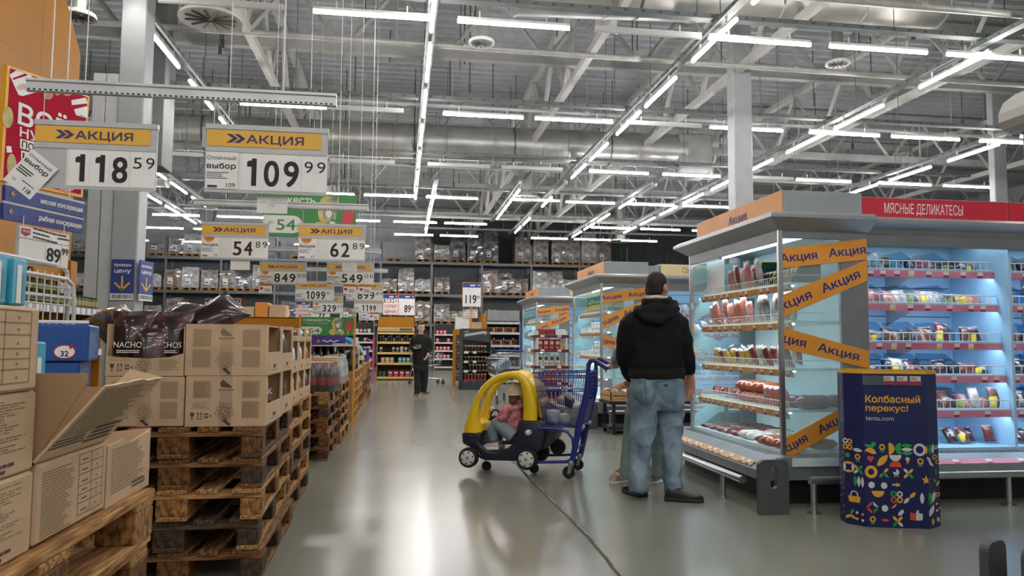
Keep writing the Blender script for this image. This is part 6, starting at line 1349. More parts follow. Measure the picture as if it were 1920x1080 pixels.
JW = denim('pale jeans', '#8fa4a9', '#62777e'); j = MB(); torso(j, [(p(1208, 735), .15, .11), (p(1208, 755), .165, .125), (p(1208, 772), .15, .11)], fw)
limb(j, [p(1194, 765), p(1187, 800), p(1181, 835), p(1176, 870), p(1175, 890)], [.09, .08, .066, .058, .055]); limb(j, [p(1222, 765), p(1231, 800), p(1236, 835), p(1235, 870), p(1234, 891)], [.09, .08, .066, .058, .055]); remesh(j, 'jeans', JW, root, .009, 3, (.006, 12, .7), 4)
for x in (1175, 1234): MB().tube([p(x, 884), p(x, 892)], [.06, .06], 14).build('cuff', JW, root, True)
SN = [mat('sneaker upper', '#c9c4bf', .5, c2='#a5706a', scale=16), mat('sneaker sole', '#d6d3cd', .5, var=0), mat('sneaker pink', '#b36a6c', .5, var=0)]
shoe(root, floor_pt(1184, 903), V((-.9, -.42, 0)), .235, .09, SN, .13, 'sneaker'); shoe(root, floor_pt(1243, 903), V((-.85, -.5, 0)), .235, .09, SN, .13, 'sneaker')
# -- walking man in black, facing the viewer
root = thing('person', 'young person in black jacket and trousers walking towards the viewer with a foil dish', 'person', (0, 0, 0))
Yk = 17.0; p = lambda x, y, dy=0.: P(x, y, Yk+dy); fk = V((.15, -.99, 0)).normalized()
body = MB(); Lh, Mh = head(body, p(789.5, 615), V((.3, -.95, -.05)), 1.0); limb(body, [p(789, 628), p(789, 620)], [.06, .052]); torso(body, [(p(789, 683), .14, .09), (p(789, 650), .14, .09), (p(789, 634), .16, .08), (p(789, 627), .06, .05)], fk)
limb(body, [p(776, 635), p(772, 652), p(779, 652, -.2)], [.05, .04, .028]); limb(body, [p(803, 635), p(806, 652), p(802, 666, -.1)], [.05, .04, .028])
for pts in ([p(783, 688), p(783, 715), p(782, 740, -.02)], [p(796, 688), p(796, 714, .06), p(794, 736, .1)]): limb(body, pts, [.08, .055, .04])
hand(body, p(778, 653, -.2), V((.9, -.25, .05)), V((0, -.3, 1)), 1, .5, 1); hand(body, p(802, 666, -.1), V((-.5, -.2, -.85)), V((-.7, .3, 0)), 1, .9, 1)
remesh(body, 'body', SKINP, root, .008, 2); eyes(root, Lh, Mh, 1, EYEW, IRIS, HAIR)
hr = MB(); hr.ell(Lh(0, -.028, .045), (.082, .09, .088), 18, 12, Mh); hr.ell(Lh(0, .03, .1), (.06, .06, .03), 12, 8, Mh); remesh(hr, 'hair', mat('brown hair', '#3b2a20', .7, var=.2), root, .009, 3)
JKT = mat('black jacket cloth', '#131415', .7, var=.2, scale=12, spec=.3); h = MB(); torso(h, [(p(789, 684), .17, .12), (p(789, 660), .18, .13), (p(789, 640), .2, .13), (p(789, 634), .19, .115), (p(789, 627), .09, .08)], fk); limb(h, [p(779, 633), p(775, 638), p(772, 653), p(777, 653, -.14)], [.07, .075, .066, .05]); limb(h, [p(799, 633), p(803, 638), p(806, 652), p(803, 662, -.07)], [.07, .075, .066, .05]); remesh(h, 'jacket', JKT, root, .012, 3, (.008, 10, .8), 1)
TEE = mat('black tee', '#0f1011', .85, var=.1); h = MB(); torso(h, [(p(789, 682, -.015), .1, .12), (p(789, 650, -.015), .1, .13), (p(789, 634, -.015), .09, .115)], fk); h.build('shirt', TEE, root, True)
j = MB(); torso(j, [(p(789, 678), .165, .115), (p(789, 690), .17, .12), (p(789, 697), .15, .1)], fk); limb(j, [p(783, 690), p(783, 715, .0), p(782, 738, -.02)], [.09, .075, .066]); limb(j, [p(796, 690), p(796, 714, .06), p(794, 735, .1)], [.09, .075, .066]); remesh(j, 'trousers', mat('black trousers', '#15161a', .8, var=.15, scale=14), root, .012, 3, (.007, 11, .8), 2)
SB = [mat('brown sneaker', '#5c3a32', .5), mat('cream sole', '#b9a48a', .5, var=0)]; shoe(root, floor_pt(782, 742)+V((0, .12, 0)), V((-.15, -1, 0)), .28, .1, SB); shoe(root, floor_pt(793.5, 740)+V((0, .18, 0)), V((.5, -.9, 0)), .28, .1, SB)
c = p(784, 648, -.24); d = MB().lathe([(.05, -.035), (.085, .02), (.1, .022), (.083, .016), (.045, -.03)], (c.x, c.y, c.z), 18); tag(d.build('foil_dish', mat('foil', '#aeb1b3', .25, .9, bump=.5, bscale=40), None, True), 'shiny foil dish held by the walking person', 'dish')
# -- shopper in blue bending over behind the bottle packs
root = thing('person', 'person in bright blue shirt bending over behind the green sign', 'person', (0, 0, 0))
Yb = 19.5; p = lambda x, y, dy=0.: P(x, y, Yb+dy); px0 = p(658, 655)
def q(x, y, z): return V((px0.x+x, Yb+y, z))
body = MB(); Lh, Mh = head(body, q(-.40, 0, 1.16), V((-.85, 0, -.5)), 1.); limb(body, [q(-.2, 0, 1.18), q(-.34, 0, 1.17)], [.06, .055])
body.tube([q(.12, 0, .92), q(-.05, 0, 1.15), q(-.22, 0, 1.2)], [(.13, .1), (.15, .11), (.1, .08)], 12)
for s in (-1, 1):
    limb(body, [q(-.16, s*.2, 1.16), q(-.26, s*.22, .92), q(-.42, s*.15, .8)], [.05, .04, .03]); limb(body, [q(.15, s*.1, .88), q(.1, s*.1, .46), q(.16, s*.1, .06)], [.08, .055, .045]); hand(body, q(-.42, s*.15, .8), V((-.8, 0, -.5)), V((0, 0, -1)), 1, .6, s)
remesh(body, 'body', SKIN, root, .009, 2)
hr = MB(); hr.ell(Lh(0, -.022, .03), (.083, .095, .1), 18, 12, Mh); remesh(hr, 'hair', HAIR, root, .01, 3)
h = MB(); h.tube([q(.18, 0, .86), q(.1, 0, 1.0), q(-.04, 0, 1.17), q(-.16, 0, 1.22), q(-.23, 0, 1.2)], [(.17, .12), (.18, .13), (.19, .14), (.17, .11), (.08, .07)], 14)
for s in (-1, 1): limb(h, [q(-.14, s*.17, 1.18), q(-.2, s*.22, 1.06), q(-.25, s*.22, .94)], [.075, .068, .062])
remesh(h, 'shirt', mat('bright blue shirt', '#1f86b8', .8, var=.1), root, .012, 3, (.006, 10, 1), 1)
MB().tube([q(-.2, -.12, 1.3), q(0.0, -.2, 1.15), q(.1, -.16, .98)], [(.012, .02)]*3, 8).build('strap', BLACK, root, True)
j = MB(); j.tube([q(.2, 0, .8), q(.12, 0, .95)], [(.17, .13), (.16, .12)], 12)
for s in (-1, 1): limb(j, [q(.15, s*.1, .88), q(.1, s*.1, .46), q(.16, s*.1, .08)], [.11, .08, .07])
remesh(j, 'trousers', mat('dark trousers', '#23262e', .8), root, .012, 3)
for s in (-1, 1): shoe(root, q(.24, s*.1, 0), V((-1, 0, 0)), .27, .1, SHB)
# ------------------------------------------------------------------ the toy-car trolley
def far(q, w_=.46): return q+CB*w_
CYEL = mat('yellow roof plastic', '#e2bc1c', .32, var=.03, spec=.5); CNAV = mat('navy car plastic', '#16202f', .38, var=.05); TYRE = mat('black tyre', '#131314', .7); HUB = mat('white hub', '#c9c9c7', .4, var=.02); CBLU = mat('blue trolley paint', '#1b2a7c', .35, var=.04); CGREY = mat('grey caster metal', '#8f9192', .4, .5)
root = thing('toy_car_trolley', 'navy and yellow toy car trolley with a blue wire basket', 'trolley', (0, 0, 0))
def bevel(o, w_=.018, seg=3):
    m_ = o.modifiers.new('bevel', 'BEVEL'); m_.width = w_; m_.segments = seg; m_.limit_method = 'ANGLE'; m_.angle_limit = R(25)
    for f in o.data.polygons: f.use_smooth = True
    return o
def side(poly, off0, off1, mb): # polygon swept from off0 to off1 across the car
    a = [cz(*q) for q in poly]; n = len(a); mb.add([q+CB*off0 for q in a]+[q+CB*off1 for q in a], [list(range(n))[::-1], [n+i for i in range(n)]]+[(i, (i+1) % n, n+(i+1) % n, n+i) for i in range(n)])
prof = [(22, 655), (182, 650), (180, 700), (162, 735), (195, 772), (235, 803), (300, 816), (360, 800), (425, 755), (466, 690), (492, 565), (560, 556), (640, 560), (690, 620), (697, 700), (652, 790), (600, 840), (480, 885), (200, 880), (150, 800), (75, 765), (28, 742)]
WC = .46
for a_, b_ in ((0, .05), (WC-.05, WC)):
    m_ = MB(); side(prof, a_, b_, m_); bevel(m_.build('body_side', CNAV, root))
m_ = MB(); side([(22, 660), (176, 656), (172, 705), (156, 740), (190, 850), (150, 800), (75, 765), (28, 742)], .04, WC-.04, m_); bevel(m_.build('bonnet', CNAV, root))
m_ = MB(); side([(170, 800), (480, 800), (500, 600), (640, 565), (690, 622), (697, 700), (652, 790), (480, 883), (200, 878)], .04, WC-.04, m_); bevel(m_.build('floor_pan', CNAV, root))
m_ = MB(); side([(690, 650), (770, 640), (760, 720), (700, 790), (640, 800)], .08, WC-.02, m_); bevel(m_.build('rear_bumper', mat('dark grey plastic', '#2f3335', .5), root), .02)
ARC = [(105, 655, 74), (106, 600, 68), (110, 550, 52), (119, 480, 37), (140, 400, 29), (195, 300, 28), (252, 245, 28), (310, 213, 28), (370, 193, 28), (430, 184, 28), (480, 194, 32), (520, 228, 40), (547, 285, 48), (565, 350, 53), (572, 450, 57), (571, 556, 58)]
mpx = (cz(300, 500)-cz(200, 500)).length/100
for off in (.045, WC-.045):
    m_ = MB(); m_.tube([cz(x, y)+CB*off for x, y, r in ARC], [(max(.034, .05 if r > 40 else .036), r*mpx) for x, y, r in ARC], 14, up=CA); o = m_.build('roof_arch', CYEL, root, True)
m_ = MB(); top = [(330, 193), (430, 166), (500, 176), (540, 225)]
m_.loft([[cz(x, y)+CB*.06 for x, y in top]+[cz(x+4, y+26)+CB*.06 for x, y in top[::-1]], [cz(x, y)+CB*(WC-.06) for x, y in top]+[cz(x+4, y+26)+CB*(WC-.06) for x, y in top[::-1]]]); bevel(m_.build('roof_panel', CYEL, root), .01)
m_ = MB(); bk = [(545, 215), (610, 280), (650, 400), (668, 540)]
m_.loft([[cz(x, y)+CB*.03 for x, y in bk]+[cz(x-14, y+6)+CB*.03 for x, y in bk[::-1]], [cz(x, y)+CB*(WC-.03) for x, y in bk]+[cz(x-14, y+6)+CB*(WC-.03) for x, y in bk[::-1]]]); bevel(m_.build('rear_panel', CYEL, root), .008)
m_ = MB(); side([(30, 655), (180, 650), (170, 590), (130, 560), (60, 560)], .05, WC-.05, m_); bevel(m_.build('dashboard_cowl', CYEL, root), .012)
def wheel(c, r, w_, hub, name='wheel'):
    M = Matrix.Translation(c) @ Matrix((CA, CB, ZZ)).transposed().to_4x4()
    t = MB().lathe([(r*.55, -w_/2), (r*.9, -w_/2), (r, -w_*.3), (r, w_*.3), (r*.9, w_/2), (r*.55, w_/2)], n=26, axis='y', M=M); o = t.build(name, TYRE, root, True)
    if hub:
        h_ = MB().lathe([(r*.08, w_*.5+.012), (r*.5, w_*.5+.01), (r*.72, w_*.5+.002), (r*.74, 0), (r*.1, -.01)], n=26, axis='y', M=M); h_.mat(1)
        for k in range(6): a = k*pi/3+.3; h_.lathe([(r*.1, w_*.5+.0085), (r*.1, w_*.5+.0095)], n=8, axis='y', M=M @ Matrix.Translation((r*.56*cos(a), 0, r*.56*sin(a))))
        h_.mat(2).lathe([(r*.16, w_*.5+.0125), (r*.15, w_*.5+.016)], n=12, axis='y', M=M); h_.build('hub', [HUB, TYRE, GREY], o, True)
rw = 82*mpx
wheel(cz(90, 850)-CB*.03, 77*mpx, .07, True); wheel(cz(560, 862)-CB*.03, rw, .07, True)
wheel(far(cz(90, 850), WC+.03), 77*mpx, .06, True); wheel(far(cz(560, 862), WC+.03), rw, .06, False)
for X, Y in ((180, 905), (575, 925)): q_ = cz(X, Y)+CB*.18; q_.z = 38*mpx+.002; wheel(q_, 38*mpx, .035, False, 'caster_wheel')
q_ = cz(740, 810)+CB*.36; wheel(q_, 62*mpx, .05, False)
MB().tube([cz(240, 535)+CB*.23+CA*(.056*cos(a))*.55+ZZ*(.056*sin(a))+CB*(.056*cos(a))*.8 for a in np.linspace(0, 2*pi, 19)[:-1]], .009, 8, loop=True).cyl(cz(240, 535)+CB*.23, cz(190, 570)+CB*.23, .012).build('steering_wheel', BLACK, root, True)
MB().ell(cz(240, 542)+CB*.225, (.016, .016, .016)).build('horn_button', mat('red button', '#b02a2a', .4), root, True)
MB().ell(cz(565, 652)-CB*.006, (.033, .02, .027), 16, 10).build('fuel_cap', HUB, root, True)
for X, Y in ((95, 676), (543, 576)): MB().ell(cz(X, Y)-CB*.003, (.007, .007, .007), 10, 6).build('blue_rivet', mat('blue rivet', '#1f5fb0', .3), root, True)
MB().ell(cz(172, 490)+CB*.4, (.03, .03, .03), 12, 8).build('mirror', HUB, root, True)
m_ = MB(); side([(330, 760), (480, 760), (500, 560), (470, 560), (440, 720), (330, 735)], .08, WC-.08, m_); bevel(m_.build('seat', CNAV, root), .01)
# wire basket
bw = MB(); WB = .44
TL, TR, BR, BL = (600, 168), (1060, 165), (985, 612), (690, 600)
lerp2 = lambda a, c, t: (a[0]*(1-t)+c[0]*t, a[1]*(1-t)+c[1]*t)
for off in (.0, WB):
    bw.cyl(cz(*TL)+CB*off, cz(*TR)+CB*off, .0065, n=6).cyl(cz(*BL)+CB*off, cz(*BR)+CB*off, .006, n=6)
    for k in range(23): t = k/22; bw.cyl(cz(*lerp2(TL, TR, t))+CB*off, cz(*lerp2(BL, BR, t))+CB*off, .0022, n=5)
    for t in (.09, .35, .65): bw.cyl(cz(*lerp2(TL, BL, t))+CB*off, cz(*lerp2(TR, BR, t))+CB*off, .0035 if t > .2 else .005, n=5)
for a, c, n_ in ((TL, BL, 14), (TR, BR, 18)):
    for k in range(n_+1): q1 = cz(*a)+CB*(WB*k/n_); q2 = cz(*c)+CB*(WB*k/n_); bw.cyl(q1, q2, .0022, n=5)
    for t in np.linspace(0, 1, 8 if a == TL else 14): q1 = cz(*lerp2(a, c, t)); bw.cyl(q1, q1+CB*WB, .0022, n=5)
for k in range(15): t = k/14; q1 = cz(*lerp2(BL, BR, t)); bw.cyl(q1, q1+CB*WB, .0022, n=5)
for k in range(8): q1 = cz(*BL)+CB*(WB*k/7); q2 = cz(*BR)+CB*(WB*k/7); bw.cyl(q1, q2, .0022, n=5)
bw.build('wire_basket', CBLU, root)
m_ = MB()
for off in (-.01, WB+.01):
    m_.tube([cz(1052, 140)+CB*off, cz(1040, 330)+CB*off, cz(985, 560)+CB*off, cz(918, 900)+CB*off], [(.013, .02), (.016, .03), (.016, .03), (.015, .024)], 8, up=CA)
    m_.tube([cz(640, 615)+CB*off, cz(800, 622)+CB*off, cz(880, 645)+CB*off, cz(925, 700)+CB*off, cz(935, 790)+CB*off], .014, 8); m_.tube([cz(600, 893)+CB*off, cz(880, 888)+CB*off, cz(925, 860)+CB*off], .014, 8)
m_.cyl(cz(990, 600)-CB*.0, cz(990, 600)+CB*WB, .012).cyl(cz(930, 800), cz(930, 800)+CB*WB, .012); m_.build('frame', CBLU, root, True)
MB().bx(-.1, .1, -.001, .001, 0, .1)
for k in range(2): q_ = cz(1000, 608)+CB*(.03+k*(WB-.06)); MB().cyl(q_-CB*.03, q_+CB*.03, .018).build('hinge_cap', HUB, root, True)
m_ = MB(); hA = cz(1050, 150)-CB*.01; hB = cz(1072, 70)-CB*.01; hC = cz(1100, 68)-CB*.01; hD = cz(1196, 132)
[m_.tube([hA+CB*o_, cz(1054, 100)+CB*(o_-.01), hB+CB*o_, hC+CB*o_, hC.lerp(hD, .6)+CB*o_, hD+CB*o_], [.016, .022, .023, .022, .019, .018], 10) for o_ in (0, WB+.02)]; m_.cyl(hD-CB*.02, hD+CB*(WB+.04), .018); m_.build('handle', mat('blue handle plastic', '#1d2760', .4), root, True)
m_ = MB(); side([(1000, 200), (1050, 190), (1000, 590), (955, 590)], WB*.12, WB*.88, m_) if False else None
pl = MB(); pl.loft([[cz(1046, 330)+CB*.04, cz(1046, 330)+CB*(WB-.04)], [cz(1000, 560)+CB*.04, cz(1000, 560)+CB*(WB-.04)]], False, False) if False else pl.hull([cz(x, y)+CB*o_ for x, y in ((1040, 400), (1000, 575), (1034, 400), (994, 575)) for o_ in (.05, WB-.05)]); pl.build('back_plate', CBLU, root)
pc_ = MB(); pc_.hull([cz(x, y)+CB*o_ for x, y in ((830, 360), (890, 400), (900, 470), (840, 450)) for o_ in (.12, WB-.12)]); bevel(pc_.build('child_seat_flap', mat('dark plastic flap', '#1b2026', .5), root), .01)
for off in (-.01, WB+.01):
    c_ = cz(912, 905)+CB*off; top = V((c_.x, c_.y, c_.z)); wc = top+CA*-.02; wc.z = .058
    o = MB().lathe([(.026, top.z-.012), (.03, top.z), (.026, top.z+.02), (.02, top.z+.03)], (top.x, top.y, 0), 14); 
    for s in (-1, 1): o.hull([top+CB*(s*.017)+V((-.02, 0, -.005)), top+CB*(s*.02)+V((.02, 0, -.005)), wc+CB*(s*.017)+V((-.012, 0, -.01)), wc+CB*(s*.02)+V((.014, 0, -.01)), top+CB*(s*.02)+V((-.02, 0, -.005)), wc+CB*(s*.02)+V((-.012, 0, -.01))])
    k_ = o.build('caster', CGREY, root, True); M = Matrix.Translation(wc) @ Matrix((CA, CB, ZZ)).transposed().to_4x4()
    MB().lathe([(.03, -.012), (.052, -.013), (.056, -.008), (.056, .008), (.052, .013), (.03, .012)], n=20, axis='y', M=M).build('caster_wheel', TYRE, k_, True)
SBAG = mat('thin white bag', '#c4c8c4', .35, c2='#8f9a94', scale=11, bump=.5, bscale=25)
for i, (X, Y, w_, h_, lab) in enumerate(((740, 600, .14, .13, 'white plastic bag at the front of the trolley basket'), (815, 604, .17, .1, 'white plastic bag in the middle of the trolley basket'), (905, 608, .17, .19, 'white plastic bag with greens at the back of the trolley basket'))):
    o = link('plastic_bag', pouch('plastic_bag', [SBAG], w_, h_, .13, 70+i)); q_ = cz(X, Y)+CB*(.14+.04*i); o.location = q_+ZZ*.004; o.rotation_euler = (0, 0, -th+.2*i); tag(o, lab, 'bag')
# -- child in the car
root = thing('person', 'small child in cream cap and pink hoodie sitting in the toy car', 'person', (0, 0, 0))
p = lambda X, Y, off=.2: cz(X, Y)+CB*off
body = MB(); Lh, Mh = head(body, p(428, 355), V((.75, .6, .05)), .86); limb(body, [p(418, 430), p(422, 390)], [.036, .034]); 
body.tube([p(420, 660), p(410, 560), p(415, 450), p(418, 425)], [(.07, .06), (.075, .06), (.075, .05), (.03, .03)], 12)
for s, off in ((-1, .1), (1, .3)):
    limb(body, [p(375, 460, off), p(325, 540, off-.01), p(300, 590, off+.02)], [.03, .026, .02]); hand(body, p(302, 588, off+.02), V((-.6, .1, -.6)), V((.2, 0, -1)), .62, .9, s); limb(body, [p(410, 690, off), p(260, 595, off+.01), p(262, 745, off)], [.045, .036, .026])
remesh(body, 'body', SKINP, root, .0052, 2); eyes(root, Lh, Mh, .86, EYEW, IRIS, mat('light brown hair', '#6d4a36', .7, var=.2))
hr = MB(); hr.ell(Lh(0, -.03, .012), (.067, .068, .07), 16, 12, Mh); hr.ell(Lh(0, -.075, -.06), (.05, .022, .045), 12, 8, Mh); remesh(hr, 'hair', mat('light brown hair', '#6d4a36', .7), root, .008, 3)
CAP = mat('cream cap cloth', '#c9bb97', .8, var=.06, scale=40, bump=.2, bscale=90); cp = MB(); rings = []
for i in range(9):
    a = pi/2*i/8; rr = cos(a); rings.append([Lh(.096*rr*cos(b), -.014+.112*rr*sin(b), .026+.105*sin(a)-.02*(rr if sin(b) < 0 else 0)) for b in [2*pi*k/22 for k in range(22)]] if i < 8 else [Lh(.004*cos(b), -.012+.004*sin(b), .131) for b in [2*pi*k/22 for k in range(22)]])
cp.loft(rings); c_ = cp.build('cap', CAP, root, True)
br = MB(); ed = [(.094*cos(b), .094*sin(b)) for b in np.linspace(.25, pi-.25, 12)]; ou = [(.094*cos(b), .094*sin(b)+.065*sin(b)) for b in np.linspace(pi-.25, .25, 12)]
br.loft([[Lh(x, y, .026-(y*.12)) for x, y in ed+ou], [Lh(x, y, .031-(y*.12)) for x, y in ed+ou]]); br.build('brim', CAP, c_); st = MB()
st.tube([Lh(0, -.127, .02), Lh(0, -.1, .085), Lh(0, -.02, .134), Lh(0, .05, .118)], (.012, .003) and .004, 6).tube([Lh(.099*cos(b), -.014-.115*abs(sin(b)), .008) for b in np.linspace(pi, 2*pi, 12)], .006, 6); st.build('cap_trim', mat('cap trim', '#e0d8c2', .7, var=0), c_, True)
PINKH = mat('pink print hoodie', '#c98b90', .8, c2='#a14a55', scale=17, bump=.2, bscale=60, detail=1); h = MB(); h.tube([p(425, 695), p(418, 640), p(408, 560), p(412, 480), p(416, 440), p(418, 420)], [(.1, .085), (.105, .09), (.108, .09), (.1, .08), (.075, .065), (.045, .045)], 14)
for off in (.1, .3): limb(h, [p(395, 455, off+.02*(1 if off < .2 else -1)), p(360, 485, off), p(325, 540, off-.01), p(305, 585, off+.02)], [.05, .05, .045, .034])
h.tube([p(392, 440, .17), p(402, 455, .1), p(440, 460, .09), p(470, 445, .15), p(465, 435, .24)], [(.018, .015), (.024, .018), (.028, .02), (.024, .018), (.015, .015)], 10); remesh(h, 'hoodie', PINKH, root, .007, 3, (.005, 18, 1), 6)
j = MB(); j.tube([p(440, 700), p(410, 690)], [(.1, .07), (.09, .06)], 12)
for off in (.1, .28): limb(j, [p(425, 695, off), p(340, 630, off), p(262, 592, off), p(245, 640, off), p(258, 735, off)], [.066, .062, .052, .05, .045])
remesh(j, 'jeans', denim('child jeans', '#8797a0', '#66767f'), root, .007, 3, (.004, 18, 1), 3)
for off in (.1, .28):
    a = p(300, 786, off); s_ = shoe(root, V((0, 0, 0)), V((-1, 0, 0)), .15, .065, [mat('child sneaker', '#c2bdb6', .5), mat('sneaker sole', '#d6d3cd', .5, var=0)], .055, 'sneaker'); s_.location = a-ZZ*.02; s_.rotation_euler = (0, 0, -th)
# ------------------------------------------------------------------ pallet rack along the back wall
RACK = mat('rack steel', '#6f7476', .45, .4); LOADM = [mat('wrapped brown load', '#77624f', .25, c2='#a39a90', scale=5, coat=.5, bump=.5, bscale=6), mat('wrapped pale load', '#b5b0a8', .22, c2='#7d766e', scale=4, coat=.5, bump=.5, bscale=6), mat('wrapped dark load', '#4d4b49', .18, c2='#8b8d8e', scale=5, coat=.8, bump=.7, bscale=7), mat('wrapped white load', '#cfcfcb', .25, c2='#9d9a96', scale=4, coat=.5, bump=.5, bscale=6)]
RY = 38.0; root = thing('pallet_rack', 'tall grey pallet rack along the back wall loaded with wrapped pallets', 'rack', (0, RY, 0), 0)
ux = [1.43+2.53*k for k in range(-7, 6)]
for x in ux:
    b = MB().bx(x-.05, x+.05, 0, .09, 0, 6.2 if x < 12 else 5.6).bx(x-.05, x+.05, 1.0, 1.09, 0, 6.2)
    for k in range(6): b.cyl((x, .05, .3+k), (x, 1.05, .8+k), .02, n=4)
    b.build('upright', RACK, root)
for x0, x1 in zip(ux, ux[1:]):
    for z in (2.12, 3.6, 5.22):
        MB().bx(x0+.05, x1-.05, -.01, .05, z-.12, z).bx(x0+.05, x1-.05, 1.02, 1.09, z-.12, z).build('beam', RACK, root)
    MB().bx(x0+.05, x1-.05, 1.1, 1.13, .1, 5.2).build('back_mesh', mat('dark back panel', '#4d5153', .6), root)
def wrapped_mesh(k, w, h, sd):
    rn = random.Random(sd); b = MB(); n = 6; rings = []
    for i in range(n+1):
        t = i/n; q = 1-.12*max(0, t-.6)*rn.random()*2; ring = []
        for a in range(16):
            c, s = cos(2*pi*a/16), sin(2*pi*a/16); m_ = max(abs(c), abs(s)); ring.append(V((c/m_*w/2*q*(1+rn.uniform(-.04, .02)), s/m_*.55*q*(1+rn.uniform(-.04, .02)), .14+(h-.14)*t+(rn.uniform(-.05, .05) if i == n else 0))))
        rings.append(ring)
    b.loft(rings); b.mat(1).bx(-w*.28, w*.02, -.565, -.56, .3, .3+min(.3, h*.3)); b.mat(2).rect((-w*.24, -.567, .36), XX, ZZ, 0, w*.18, 0, .05)
    return b.mesh('load', [LOADM[k], PAPER, INK])
_wm = {}
LV = {3: (5.22, 'top level'), 2: (3.6, 'middle level'), 1: (2.12, 'lowest level')}
def wrapped(pxc, pyt, lv, kind, wpx=29, k_=0):
    z, nm = LV[lv]; x = P(pxc, 500, RY).x; zt = P(pxc, pyt, RY).z; h = max(.5, zt-z); w_ = wpx/37.2; key = (kind, round(w_, 1), round(h*8)/8, pxc % 3)
    if key not in _wm: _wm[key] = wrapped_mesh(kind, key[1], key[2], pxc)
    return x, z, h, key, nm
items = [(147, 452, 3, 3), (292, 453, 3, 1), (331, 447, 3, 1), (360, 440, 3, 3), (560, 455, 3, 1), (793, 445, 3, 1), (828, 459, 3, 3), (858, 447, 3, 2), (890, 437, 3, 2), (920, 436, 3, 2), (980, 444, 3, 1), (1014, 440, 3, 1), (1048, 452, 3, 1), (1074, 449, 3, 1), (1104, 440, 3, 3), (1132, 452, 3, 0),
 (147, 512, 2, 3), (287, 513, 2, 3), (325, 503, 2, 0), (358, 502, 2, 3), (394, 508, 2, 1), (428, 505, 2, 0), (458, 512, 2, 2), (490, 500, 2, 1), (730, 520, 2, 0), (762, 504, 2, 1), (793, 523, 2, 3), (829, 518, 2, 0), (920, 506, 2, 0), (949, 511, 2, 2), (976, 521, 2, 0), (1013, 511, 2, 3), (1041, 511, 2, 1), (1068, 522, 2, 3), (1100, 515, 2, 0),
 (290, 573, 1, 1), (330, 560, 1, 0), (655, 575, 1, 0), (690, 578, 1, 3), (793, 567, 1, 0), (829, 572, 1, 1), (857, 585, 1, 0), (545, 565, 1, 2), (930, 580, 1, 1)]
cnt = {}
KN = ['brown', 'pale', 'dark shiny', 'whitish']
for it in sorted(items, key=lambda q: (q[2], q[0])):
    x, z, h, key, nm = wrapped(*it); cnt[nm] = cnt.get(nm, 0)+1
    o = thing('wrapped_pallet', '%s wrapped pallet load on the rack\'s %s, %s from the left' % (KN[it[3]], nm, ORD[cnt[nm]-1]), 'pallet load', (x, RY+.5, z+.001), 0, 'wrapped pallets on the %s' % nm)
    link('load', _wm[key], o); pb = bpy.data.meshes.get('low_pallet')
    if not pb:
        m_ = MB().bx(-.4, .4, -.58, .58, .11, .14).bx(-.4, .4, -.58, .58, 0, .022)
        for sx in (-.34, 0, .34): m_.bx(sx-.05, sx+.05, -.58, .58, .022, .11)
        m_.mesh('low_pallet', WOODS[0]); pb = bpy.data.meshes.get('low_pallet') or m_.mesh('low_pallet', WOODS[0])
    link('pallet', pb, o)
a = P(755, 482, RY); o = link('pallet', _p1[0]); o.location = (a.x, RY, 5.221); o.rotation_euler = (0, 0, 0); tag(o, 'empty wooden pallet lying on the rack\'s top level', 'pallet')
# ------------------------------------------------------------------ small goods
def can_mesh(c, r=.035, h=.12, c2=None, nm='can'):
    k = ('can', c, r, h, nm)
    if k not in _pc:
        b = MB().lathe([(r*.9, 0), (r, .006), (r, h-.008), (r*.85, h)], n=10); b.mat(1).lathe([(r+.001, h*.15), (r+.001, h*.8)], n=10); _pc[k] = b.mesh(nm, [mat('can '+(c2 or '#8a8d8f'), c2 or '#8a8d8f', .3, .4), mat('label '+c, c, .4, var=.15, scale=20)], True)
    return _pc[k]
def pk_mesh(c, w=.08, h=.16, d=.06, c2='#d8d6cf', nm='packet'):
    k = ('pk', c, w, h, d, c2)
    if k not in _pc:
        b = MB().bx(-w/2, w/2, -d/2, d/2, 0, h, .004); b.mat(1).rect((0, -d/2-.001, 0), XX, ZZ, -w*.32, w*.32, h*.5, h*.8).mat(1).rect((0, -d/2-.001, 0), XX, ZZ, -w*.36, w*.2, h*.15, h*.22); _pc[k] = b.mesh(nm, [mat('box '+c, c, .4, var=.12, scale=14), mat('print '+c2, c2, .5, var=0)])
    return _pc[k]
def bottle_mesh(c, capc, r=.04, h=.28, lab='#c9c9c4', nm='bottle'):
    k = ('bt', c, capc, r, h, lab)
    if k not in _pc:
        b = MB().lathe([(r*.9, 0), (r, .01), (r, h*.58), (r*.8, h*.7), (r*.36, h*.84), (r*.34, h*.93)], n=12); b.mat(1).lathe([(r*.4, h*.92), (r*.4, h)], n=10); b.mat(2).lathe([(r+.001, h*.22), (r+.001, h*.5)], n=12); _pc[k] = b.mesh(nm, [mat('glass '+c, c, .15, var=.05, coat=.5), mat('cap '+capc, capc, .4, var=0), mat('paper '+lab, lab, .5, var=.1)], True)
    return _pc[k]
def row_of(me, nm, lab, cat, grp, x0, x1, y, z, st, rz=0., jit=.006, skip=.0, seed=0, axis='x'):
    rn = random.Random(seed); n = int((x1-x0)/st)
    for i in range(n):
        if rn.random() < skip: continue
        m_ = me[i % len(me)] if isinstance(me, (list, tuple)) else me; q = x0+st*(i+.5)
        put(m_, nm, '%s, %s from the %s' % (lab, ORD[i], 'left' if axis == 'x' else 'front'), cat, grp, ((q, y+rn.uniform(-jit, jit), z) if axis == 'x' else (y+rn.uniform(-jit, jit), q, z)), (0, 0, rz))
